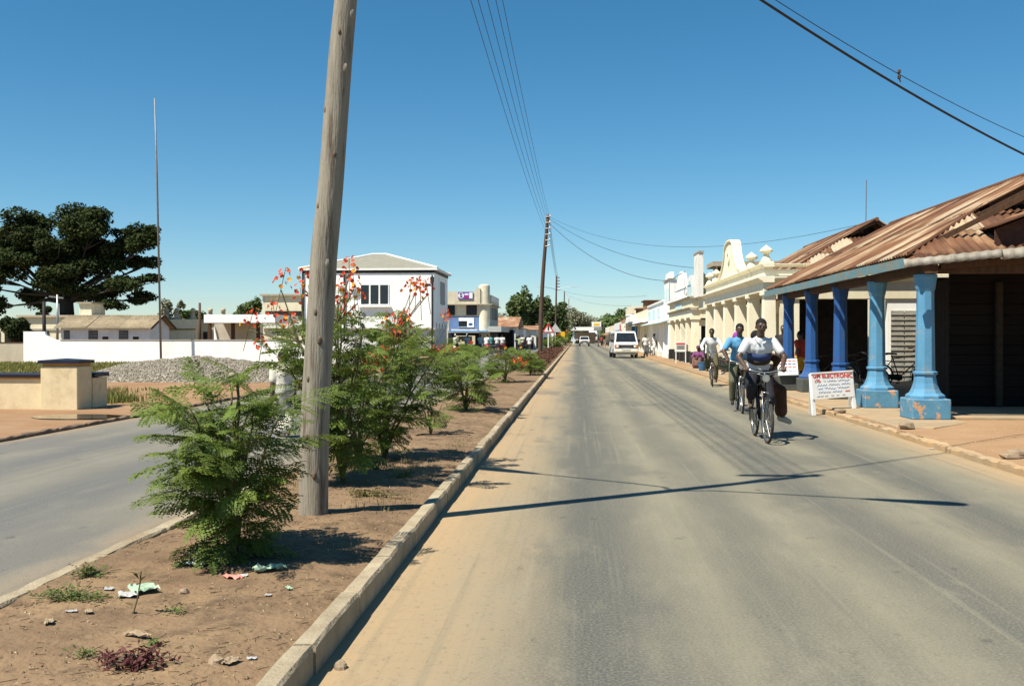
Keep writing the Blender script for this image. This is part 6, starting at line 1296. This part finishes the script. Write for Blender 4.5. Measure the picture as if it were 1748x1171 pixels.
stand('person in dark clothes walking at the far right-hand shops', 1022, 592, 100, DK, GY, 0, 1.75, .2, vox=.04); stand('person in a red top at the far right-hand shops', 1027, 591, 200, RD, DK, 0, 1.65, .1, vox=.04); stand('person in white beyond the red-topped one at the far shops', 1044, 589, 180, W1, GY, 0, 1.7, .1, vox=.04)
# the crowd in front of the corner shop
stand('woman in white with white headgear at the left of the corner-shop crowd', 777, 603, 150, W1, None, skirt=W1, vox=.035, headgear=W1); stand('person in pale blue bending over a motorcycle before the drinks board', 797, 604, 200, LB, GY, bend=.2, vox=.035); stand('person in pale blue shirt standing left of the white-shirted pair', 820, 604, 10, LB, GY, vox=.035); stand('man in white shirt leaning on a motorcycle in the crowd', 830, 607, -30, W1, GY, bend=.15, vox=.035, stride=.3); stand('person in teal shirt in the middle of the crowd', 838, 605, 30, BL, DK, vox=.035); stand('man in white shirt and grey trousers, left of two seen from behind', 848.5, 603, 5, W1, GY, vox=.035); stand('man in white shirt and dark trousers, right of two seen from behind', 857.5, 603, -5, W1, DK, vox=.035); stand('person in white behind the motorcyclist in sage', 892, 599, 180, W1, DK, vox=.035)
stand('person in a long white shirt walking on the far carriageway, near hedge', 904, 606, 160, W1, DK, stride=.45, vox=.03, bend=.02); stand('person in white shirt and dark trousers before the white building', 702, 611, 20, W1, DK, vox=.03); stand('small distant person in tan near the road signs', 937, 588, 170, KH, DK, vox=.05); stand('second person by the drinks board, in slate', 784, 602, 170, GY, DK, vox=.035)

# ------------------------------------------------------------------ motorcycles
def motorcycle(label, loc, rz, m, group='motorcycles by the corner shop'):
    o = empty('motorcycle', loc, label, 'motorcycle', group, rz)
    for y in (-.62, .66):
        w_ = empty('wheel', (0, y, .30)); w_.parent = o; MB().ring((0, 0, 0), .25, .05, 'x', 20, 6).build('tyre', M_tyre, w_, local=True, smooth=True); MB().ring((0, 0, 0), .19, .015, 'x', 18, 5).build('rim', M_chrome, w_, local=True); MB().tube([(-.06, 0, 0), (.06, 0, 0)], .05, 8).build('hub', M_steel, w_, local=True)
    e = MB(); e.box(-.12, .12, -.2, .2, .25, .52); e.tube([(.14, .1, .3), (.16, -.3, .28), (.16, -.85, .36)], .045, 8); e.build('engine', M_steel, o, local=True, bevel=.03)
    t = MB(); t.ball((0, .16, .78), (.14, .28, .14), 12, 8); t.build('fuel_tank', m, o, local=True, smooth=True); s_ = MB(); s_.ball((0, -.38, .80), (.13, .42, .08), 10, 6); s_.build('seat', M_black, o, local=True, smooth=True)
    f = MB()
    for s in (-.08, .08): f.tube([(s, .42, .95), (s, .66, .30)], .025, 6); f.tube([(s, -.62, .30), (s, -.5, .72)], .022, 6)
    f.tube([(0, .38, .85), (0, -.1, .4), (0, -.6, .5)], .03, 6); f.build('frame', M_bframe, o, local=True)
    MB().tube([(-.36, .22, 1.04), (-.2, .38, 1.02), (.2, .38, 1.02), (.36, .22, 1.04)], .015, 6).build('handlebar', M_chrome, o, local=True); MB().lathe([(.05, 0), (.09, .05), (.095, .1)], 10, (0, 0, 0)).build('headlamp', M_chrome, o, local=True).matrix_local = Matrix.Translation((0, .48, .90)) @ Matrix.Rotation(-math.pi / 2, 4, 'X')
    MB().box(-.1, .1, -.98, -.96, .5, .66).build('number_plate', mat('yellow_plate', (.75, .42, .03), None, 4, .6), o, local=True); MB().box(-.07, .07, -.94, -.9, .7, .78).build('tail_light', mat('red_lens', (.45, .02, .02), None, 3, .3), o, local=True)
    return o
mr = mat('red_tank_paint', (.35, .02, .02), None, 4, .3)
motorcycle('motorcycle ridden by the man in sage shirt on far carriageway', G(887, 604), R(10), M_bframe)
mj = cycling(0, .0, 0, (.34, .22, 1.0), .80); person('man in sage shirt riding a motorcycle away from the camera', G(887, 604), R(10), mj, OL, DK, .6, .95, None, .035, shoe=M_black)
for u, v, rz, m, lab in ((770, 604, 100, mr, 'red-tanked motorcycle parked at the left end of the row'), (790, 605, 80, M_bframe, 'black motorcycle parked below the drinks board'), (806, 605, 95, M_chrome, 'silver-tanked motorcycle in the parked row'), (834, 609, 60, mr, 'red-tanked motorcycle under the leaning man'), (858, 605, 20, mr, 'red-tanked motorcycle in front of the right-hand man seen from behind'), (842, 607, 110, M_bframe, 'black motorcycle beside the person in teal')): motorcycle(lab, G(u, v), R(rz), m)

# ------------------------------------------------------------------ vehicles
M_carw = mat('white_car_paint', (.78, .78, .76), (.72, .71, .68), 2, .3, coat=.4, spec=.5); M_lens = mat('headlight_lens', (.75, .76, .74), (.6, .6, .58), 20, .15, spec=.6); M_amber = mat('amber_lens', (.75, .25, .02), None, 4, .3)
def vehicle(name, label, cat, loc, rz, prof, hw, tumble, glass, wheels, wr, front_y, lights, grille, bumper, plate, side_glass=(), paint=None, extra=None):
    """prof: closed side outline (y, z); half width shrinks with height by tumble."""
    o = empty(name, loc, label, cat, None, rz); W_ = lambda z: hw - tumble * max(0, z - .95); n = len(prof); b = MB()
    b.add([(-W_(z), y, z) for y, z in prof] + [(W_(z), y, z) for y, z in prof], [tuple(range(n)), tuple(range(n, 2 * n))[::-1]] + [(i, (i + 1) % n, (i + 1) % n + n, i + n) for i in range(n)])
    b.build('body', paint or M_carw, o, local=True, bevel=.05)
    for (p, q, ins, nm) in glass:                               # panes on a segment of the outline
        p, q = Vector((0, *p)), Vector((0, *q)); d = (q - p).normalized(); nn = Vector((0, -d.z, d.y)); nn = nn if nn.y * (1 if nm == 'windscreen' else -1) > 0 else -nn; L_ = (q - p).length; a, c = p + d * .05 * L_, p + d * .93 * L_; k = [(-W_(a.z) + ins, a), (W_(a.z) - ins, a), (W_(c.z) - ins, c), (-W_(c.z) + ins, c)]
        vs = [Vector((x, v.y, v.z)) + nn * .012 for x, v in k]; MB().hexa([v - nn * .008 for v in vs], vs).build(nm, M_glass, o, local=True, bevel=.02)
    for poly in side_glass:
        for s in (-1, 1): MB().add([(s * (W_(z) + .006), y, z) for y, z in poly] + [(s * (W_(z) - .01), y, z) for y, z in poly], [tuple(range(len(poly))), tuple(range(len(poly), 2 * len(poly)))[::-1]] + [(i, (i + 1) % len(poly), (i + 1) % len(poly) + len(poly), i + len(poly)) for i in range(len(poly))]).build('side_window', M_glass, o, local=True)
    for y in wheels:
        for s in (-1, 1):
            w_ = empty('wheel', (s * (hw - .1), y, wr)); w_.parent = o; MB().ring((0, 0, 0), wr - .075, .075, 'x', 24, 8).build('tyre', M_tyre, w_, local=True, smooth=True); MB().lathe([(wr * .55, -.05), (wr * .5, .05)], 14).build('rim', M_chrome, w_, local=True).rotation_euler = (0, math.pi / 2, 0)
            a = MB().ring((s * (hw - .005), y, wr), wr + .02, .03, 'x', 20, 5); a.build('wheel_arch', M_black, o, local=True)
    y = front_y
    for (x, z, r) in lights:
        for s in (-1, 1): h = MB().lathe([(r * 1.15, -.02), (r * 1.15, .015), (r, .02), (r * .9, .035), (.01, .045)], 14).build('headlight', M_lens, o, local=True); h.matrix_local = Matrix.Translation((s * x, y, z)) @ Matrix.Rotation(-math.pi / 2, 4, 'X')
    gx, g0, g1 = grille; gr = MB().box(-gx, gx, y - .03, y + .008, g0, g1).build('grille', M_black, o, local=True)
    for k in range(4): z = g0 + (g1 - g0) * (k + .5) / 4; MB().box(-gx * .5, gx * .5, y + .0085, y + .02, z - .008, z + .008).build('grille_bar', M_steel, gr, local=True)
    for s in (-1, 1): MB().box(s * (hw - .13) - .06, s * (hw - .13) + .06, y - .02, y + .02, g0 + .02, g1 - .02).build('indicator', M_amber, o, local=True)
    MB().box(-hw * .96, hw * .96, y - .05, y + .10, bumper[0], bumper[1]).build('bumper', bumper[2], o, local=True, bevel=.03); MB().box(-.26, .26, y + .02, y + .115, plate, plate + .12).build('number_plate', M_lens, o, local=True)
    for s in (-1, 1):
        m_ = MB().box(s * (hw + .12) - .09, s * (hw + .12) + .09, y - .75, y - .70, 1.15, 1.35).build('mirror', M_black, o, local=True, bevel=.02); MB().bar((s * hw * .95, y - .7, 1.12), (s * (hw + .1), y - .72, 1.2), .02, .02).build('mirror_arm', M_black, m_, local=True)
    if extra: extra(o)
    return o
van_prof = [(-2.25, .35), (2.05, .35), (2.15, .5), (2.17, .95), (2.05, 1.12), (1.45, 1.86), (1.25, 1.93), (-2.1, 1.95), (-2.25, 1.85), (-2.3, .9)]
def underside(o): MB().box(-.7, .7, 1.9, 2.12, .26, .36).build('valance', mat('bare_metal', (.5, .48, .4), None, 3, .6), o, local=True)
vl = G(1069, 611.5); vh = R(180 + 3)
vehicle('white_van', 'white minibus van parked facing the camera on the right', 'van', along(vl, vh, -2.1), vh, van_prof, .86, .14, [((2.05, 1.12), (1.45, 1.86), .1, 'windscreen'), ((-2.25, 1.85), (-2.3, .9), .15, 'rear_window')], (1.25, -1.35), .31, 2.165, [(.62, .84, .085)], (.82, .72, .97), (.42, .56, mat('cream_bumper', (.62, .56, .42), None, 3, .5)), .58, [[(1.72, 1.18), (1.33, 1.74), (.75, 1.78), (.75, 1.18)], [(.65, 1.18), (.65, 1.78), (-.5, 1.78), (-.5, 1.18)], [(-.6, 1.18), (-.6, 1.78), (-1.9, 1.76), (-1.95, 1.18)]], extra=underside)
pk = [(-2.2, .4), (2.1, .4), (2.2, .55), (2.2, .9), (2.05, .98), (1.0, 1.05), (.45, 1.55), (.25, 1.6), (-.6, 1.6), (-.75, 1.02), (-2.25, .98)]
pl = G(998, 591)
vehicle('pickup_truck', 'white pickup truck driving towards the camera in the distance', 'pickup', along(pl, R(181), -2.1), R(181), pk, .82, .2, [((1.0, 1.05), (.45, 1.55), .08, 'windscreen')], (1.35, -1.35), .32, 2.2, [(.6, .78, .09)], (.75, .66, .9), (.45, .6, M_black), .46, [[(.9, 1.06), (.45, 1.5), (-.55, 1.52), (-.65, 1.06)]])
cp = [(-2.1, .35), (2.0, .35), (2.1, .5), (2.05, .78), (1.0, .9), (.4, 1.36), (-.8, 1.38), (-1.5, .95), (-2.1, .9)]
vehicle('saloon_car', 'pale saloon car beside the hedge at the far end of the road', 'car', along(G(981, 586), R(180), -2), R(180), cp, .8, .25, [((1.0, .9), (.4, 1.36), .08, 'windscreen')], (1.25, -1.25), .3, 2.06, [(.6, .66, .08)], (.7, .56, .74), (.36, .5, M_steel), .4, [[(.9, .92), (.4, 1.3), (-.75, 1.32), (-1.3, .95)]])
vehicle('saloon_car', 'pale car parked on the far carriageway behind the dark pole', 'car', G(924, 588.5) + Vector((-1.2, 0, 0)), R(182), cp, .8, .25, [((1.0, .9), (.4, 1.36), .08, 'windscreen')], (1.25, -1.25), .3, 2.06, [(.6, .66, .08)], (.7, .56, .74), (.36, .5, M_steel), .4, [[(.9, .92), (.4, 1.3), (-.75, 1.32), (-1.3, .95)]], paint=mat('pale_grey_paint', (.5, .52, .52), None, 3, .35))
tp = [(-3.6, .55), (2.3, .55), (2.4, .8), (2.38, 1.5), (2.2, 2.35), (2.0, 2.45), (.9, 2.45), (.85, 3.0), (-3.6, 3.0)]
vehicle('box_truck', 'white box truck following at the street end, right of the pickup', 'truck', along(G(1012.5, 585.5), R(180), -2.4), R(180), tp, 1.05, .0, [((2.38, 1.5), (2.2, 2.35), .1, 'windscreen')], (1.4, -2.2), .42, 2.39, [(.75, .95, .11)], (.85, .8, 1.15), (.55, .75, M_steel), .6, [[(2.1, 1.5), (2.0, 2.2), (1.1, 2.2), (1.1, 1.5)]])
# ------------------------------------------------------------------ small things on the ground
def stone(label, u, v, s, z, m, flat=.55, seed=0, name='stone'):
    p = G(u, v, z); b = MB(); b.ball((0, 0, 0), 1, 9, 7); r = random.Random(seed); vs = []
    for q in b.v:
        q = Vector(q); k = 1 + .35 * noise.noise(q * 1.3 + Vector((seed, 0, 0))); q = q * k; vs.append((q.x * s[0], q.y * s[1], max(-.3, q.z) * s[2]))
    b.v = vs; o = b.build(name, m, smooth=False); o.location = p + Vector((0, 0, s[2] * .25)); o.rotation_euler = (0, 0, r.uniform(0, 6)); return tag(o, label, 'stone')
M_st = mat('grey_brown_stone', (.30, .23, .15), (.2, .15, .1), 12, .95, .5, obj=True); M_st2 = mat('pale_stone', (.30, .22, .15), (.22, .16, .10), 12, .95, .4, obj=True)
stone('rough grey-brown rock at the broken end of the veranda apron', 1547, 730, (.17, .12, .09), .1, M_st, seed=3)
stone('flat stone beside the right leg of the A-board', 1434, 703, (.16, .10, .05), .11, M_st, seed=5)
stone('rounded grey pebble on the road beside the kerb, bottom edge', 582, 1140, (.035, .03, .028), 0, M_st, seed=6)
stone('angular pale rock on the soil near the bottom edge', 368, 1135, (.055, .04, .035), .11, M_st2, seed=7)
stone('flat pale slab of stone left of the angular rock', 322, 1135, (.06, .025, .018), .115, M_st2, seed=8)
stone('smooth tan pebble on the soil below the big shrub', 314, 1012, (.032, .025, .022), .115, M_st2, seed=9)
stone('rock half buried at the right edge of the sandy footpath', 1735, 780, (.22, .1, .08), .09, M_st2, seed=10)
stone('dark rubble stone by the base of the near sky-blue column', 1622, 716, (.08, .06, .05), .11, M_st, seed=11)
stone('small rubble stone between the two sky-blue columns', 1542, 703, (.1, .05, .05), .11, M_st, seed=12)
# litter: crumpled sheets
def litter(label, u, v, s, m, seed, name='litter', z=.125, cat='litter', h=.35):
    p = G(u, v, z); n = 7; vs = []
    for j in range(n + 1):
        for i in range(n + 1):
            x, y = (i / n - .5), (j / n - .5); k = .16 * noise.noise((x * 3 + seed, y * 3, seed)); vs.append(((x + k) * s[0], (y + .16 * noise.noise((x * 3, y * 3 + seed, 9))) * s[1], max(.0, (.5 + noise.noise((x * 4 + seed * 3, y * 4, 1)) + .25 * noise.noise((x * 7, y * 7, seed)))) * h * s[0] * .5 + .004))
    b = MB().add(vs, [(j * (n + 1) + i, j * (n + 1) + i + 1, (j + 1) * (n + 1) + i + 1, (j + 1) * (n + 1) + i) for j in range(n) for i in range(n)]); o = b.build(name, m); o.location = (p.x, p.y, soil_z(p.x, p.y) + .002); o.rotation_euler = (0, 0, rnd.uniform(0, 6)); return tag(o, label, cat, 'litter on the median')
P_w = mat('white_paper', (.44, .44, .43), (.32, .32, .32), 8, .7); P_g = mat('pale_green_plastic', (.28, .40, .28), (.36, .46, .34), 6, .5); P_r = mat('pink_red_wrapper', (.60, .14, .11), (.7, .3, .24), 8, .6); P_t = mat('tan_paper', (.34, .26, .17), None, 8, .8)
litter('crumpled white paper at the foot of the big shrub', 338, 968, (.13, .10), P_w, 1); litter('small white scrap just above the crumpled paper', 347, 950, (.05, .05), P_w, 2)
litter('white and pale blue scrap beside the dried weed', 216, 1014, (.11, .09), P_w, 3); litter('pale green plastic bag around the dried weed', 243, 1006, (.17, .14), P_g, 4); litter('white scrap at the edge of the weeds, higher one', 186, 1006, (.05, .05), P_w, 5)
litter('pink-red wrapper under the big shrub', 398, 987, (.13, .06), P_r, 6); litter('pale scrap stuck to the pink wrapper', 416, 986, (.05, .05), P_w, 7); litter('pale green plastic strip right of the pink wrapper', 460, 978, (.18, .09), P_g, 8)
litter('narrow white scrap on bare soil, left', 121, 1042, (.06, .03), P_w, 9); litter('dull white scrap right of the narrow one', 151, 1041, (.06, .035), P_t, 10); litter('torn pale husk lying across the open soil', 236, 1088, (.16, .04), P_t, 11); litter('tiny pale scrap near the lower right soil', 430, 1120, (.04, .03), P_w, 12); litter('small green-white scrap on soil near the kerb', 493, 1007, (.07, .025), P_g, 13); litter('tiny white scrap near the kerb, below the green-white one', 458, 1018, (.035, .03), P_w, 14)
litter('dried tan leaf beside the angular rock', 392, 1128, (.10, .06), P_t, 15, 'dry_leaf'); litter('folded dry leaf on bare soil left side', 84, 1061, (.08, .04), P_t, 16, 'dry_leaf'); litter('small white scrap lying on the road before the right kerb', 1590, 767, (.07, .05), P_w, 17, z=.0).location = G(1590, 767, 0) + Vector((0, 0, .004))
# low weeds: many small leaves each
def weed(label, u, v, W_, H, n, leaf, m, name='weed', seed=0, cat='weed'):
    r = random.Random(seed + 50); p0 = G(u, v, .12); p0.z = soil_z(p0.x, p0.y) - .004; o = empty(name, p0, label, cat, 'low weeds on the median'); b = MB(); st = MB()
    for i in range(max(5, n // 14)):
        a = r.uniform(0, 6.28); d = r.random() ** .6; e = Vector((math.cos(a) * W_[0] * d, math.sin(a) * W_[1] * d, H * r.uniform(.4, 1) * (1.1 - .6 * d))); st.tube([(0, 0, 0), e * .5 + Vector((0, 0, H * .12)), e], [.003, .0025, .0015], 4)
        for k in range(14):
            q = e * r.uniform(.25, 1.05) + Vector((r.gauss(0, .012), r.gauss(0, .012), r.uniform(0, .018))); nn = Vector((r.gauss(0, .7), r.gauss(0, .7), 1)).normalized(); x = nn.orthogonal().normalized(); x = Matrix.Rotation(r.uniform(0, 6.28), 3, nn) @ x; c = nn.cross(x); s = leaf * r.uniform(.6, 1.3); b.add([q, q + x * s + c * s * .35, q + x * s * 2, q + x * s - c * s * .35], [(0, 1, 2, 3)])
    st.build('stem', M_stem, o, local=True); me = bpy.data.meshes.new('foliage'); me.from_pydata(b.v, [], b.f); me.materials.append(m); tag(link('foliage', me, o), kind='stuff'); return o
M_weed = mat('weed_leaf', (.07, .12, .025), (.11, .15, .035), 12, .7, trans=.25); M_pur2 = mat('maroon_leaf', (.075, .018, .022), (.12, .035, .03), 12, .6, trans=.2)
weed('spreading green weed mat near the left median kerb, larger patch', 120, 1022, (.26, .13), .09, 420, .014, M_weed, seed=1); weed('smaller green weed tuft behind the spreading mat', 150, 985, (.15, .1), .09, 240, .014, M_weed, seed=2); weed('maroon-leaved low plant at the bottom edge', 235, 1140, (.17, .13), .10, 420, .018, M_pur2, 'maroon_plant', 3); weed('small green sprig behind the maroon plant', 140, 1128, (.06, .05), .06, 60, .013, M_weed, seed=4); weed('tiny yellow-green sprout touching the maroon plant', 262, 1110, (.035, .03), .05, 50, .013, M_weed, seed=5); weed('thin green tuft below the open soil, centre', 300, 1045, (.09, .05), .04, 70, .012, M_weed, seed=6); weed('pale tuft beside the pole base', 640, 805, (.22, .12), .1, 160, .02, M_weed, seed=7); weed('weed patch in the shade between the kerb and the flowered shrub', 625, 850, (.35, .2), .08, 260, .018, mat('dry_weed_leaf', (.16, .13, .05), (.10, .10, .03), 12, .8, trans=.2), seed=8); weed('weed tuft on the soil right of the flowered shrubs', 690, 815, (.2, .2), .08, 130, .018, M_weed, seed=9)
# the dried weed
p = G(228, 1045, .12); dw = empty('dried_weed', p, 'single dried brown weed with curled leaves standing in litter', 'weed'); MB().tube([(0, 0, 0), (.02, 0, .07), (.03, .01, .15), (.035, .01, .21)], .004, 5).build('stem', M_stem, dw, local=True)
for i, (x, z, l, a) in enumerate(((.03, .15, .07, 1.0), (.03, .17, .07, 2.2), (.033, .19, .06, .3), (.035, .2, .07, 3.0), (.0, .03, .06, 2.6))):
    c, s_ = math.cos(a), math.sin(a); MB().add([(x, 0, z), (x + c * l * .5, .018, z + s_ * l * .5), (x + c * l, 0, z + s_ * l * .7), (x + c * l * .5, -.018, z + s_ * l * .55)], [(0, 1, 2, 3)]).build('leaf', mat('curled_brown_leaf', (.20, .14, .05), (.12, .10, .04), 20, .8, trans=.2), dw, local=True)
# twigs, crumbs and dead leaves on the soil: nobody could count them
b = MB(); r = random.Random(77)
for i in range(6000):
    y = 3 + 15 * r.random() ** 1.6; x = r.uniform(LX1 + .05, KX0 - .04)
    if noise.noise((x * 1.4, y * 1.4, 5)) < -.1 and r.random() < .75: continue
    z = soil_z(x, y); a = r.uniform(0, 6.28); k = r.random()
    if k < .45: l = r.uniform(.015, .07); b.add([(x, y, z + .003), (x + .0022, y + .001, z + .006), (x + l * math.cos(a), y + l * math.sin(a), z + .007), (x + l * math.cos(a), y + l * math.sin(a) + .003, z + .003)], [(0, 1, 2), (0, 2, 3), (1, 3, 2)])
    else:
        s = r.uniform(.004, .014); b.add([(x + s * math.cos(a + t) * r.uniform(.6, 1.2), y + s * math.sin(a + t) * r.uniform(.6, 1.2), z) for t in (0, 1.57, 3.14, 4.71)] + [(x, y, z + s * r.uniform(.5, 1.1))], [(0, 1, 4), (1, 2, 4), (2, 3, 4), (3, 0, 4)])
tag(b.build('soil_debris', mat('soil_debris', (.24, .165, .10), (.12, .08, .05), 40, .95, c3=(.42, .33, .2), s3=60, lo3=.55, hi3=.6)), 'scattered twigs, clods and dead leaves on the median soil', 'debris', None, 'stuff')
pts = [(r.uniform(-2.9, -1.45), 6.5 + 8 * r.random(), 0) for _ in range(2600)]
pts = [(x, y, soil_z(x, y)) for x, y, _ in pts if noise.noise((x * 1.2, y * .9, 11)) > .05]
blades('dry_grass', 'sparse dry grass between the shrubs on the median', pts, .06, mat('dry_grass_blade', (.30, .23, .10), (.20, .19, .07), 10, .9, trans=.2), .003)
b = MB()
for i in range(1500):
    y = 8 + 12 * r.random(); x = 5.1 + 5 * r.random(); z = path_z(x, y) if y < 17.3 else None
    if z is None: continue
    s = r.uniform(.006, .022); a = r.uniform(0, 6); b.add([(x + s * math.cos(a + t), y + s * math.sin(a + t), z - .002) for t in (0, 1.57, 3.14, 4.71)] + [(x, y, z + s * .8)], [(0, 1, 4), (1, 2, 4), (2, 3, 4), (3, 0, 4)])
tag(b.build('path_grit', mat('path_grit', (.36, .22, .12), (.26, .16, .09), 40, .95)), 'loose grit on the sandy footpath', 'grit', None, 'stuff')
bpy.data.scenes.remove(bench)
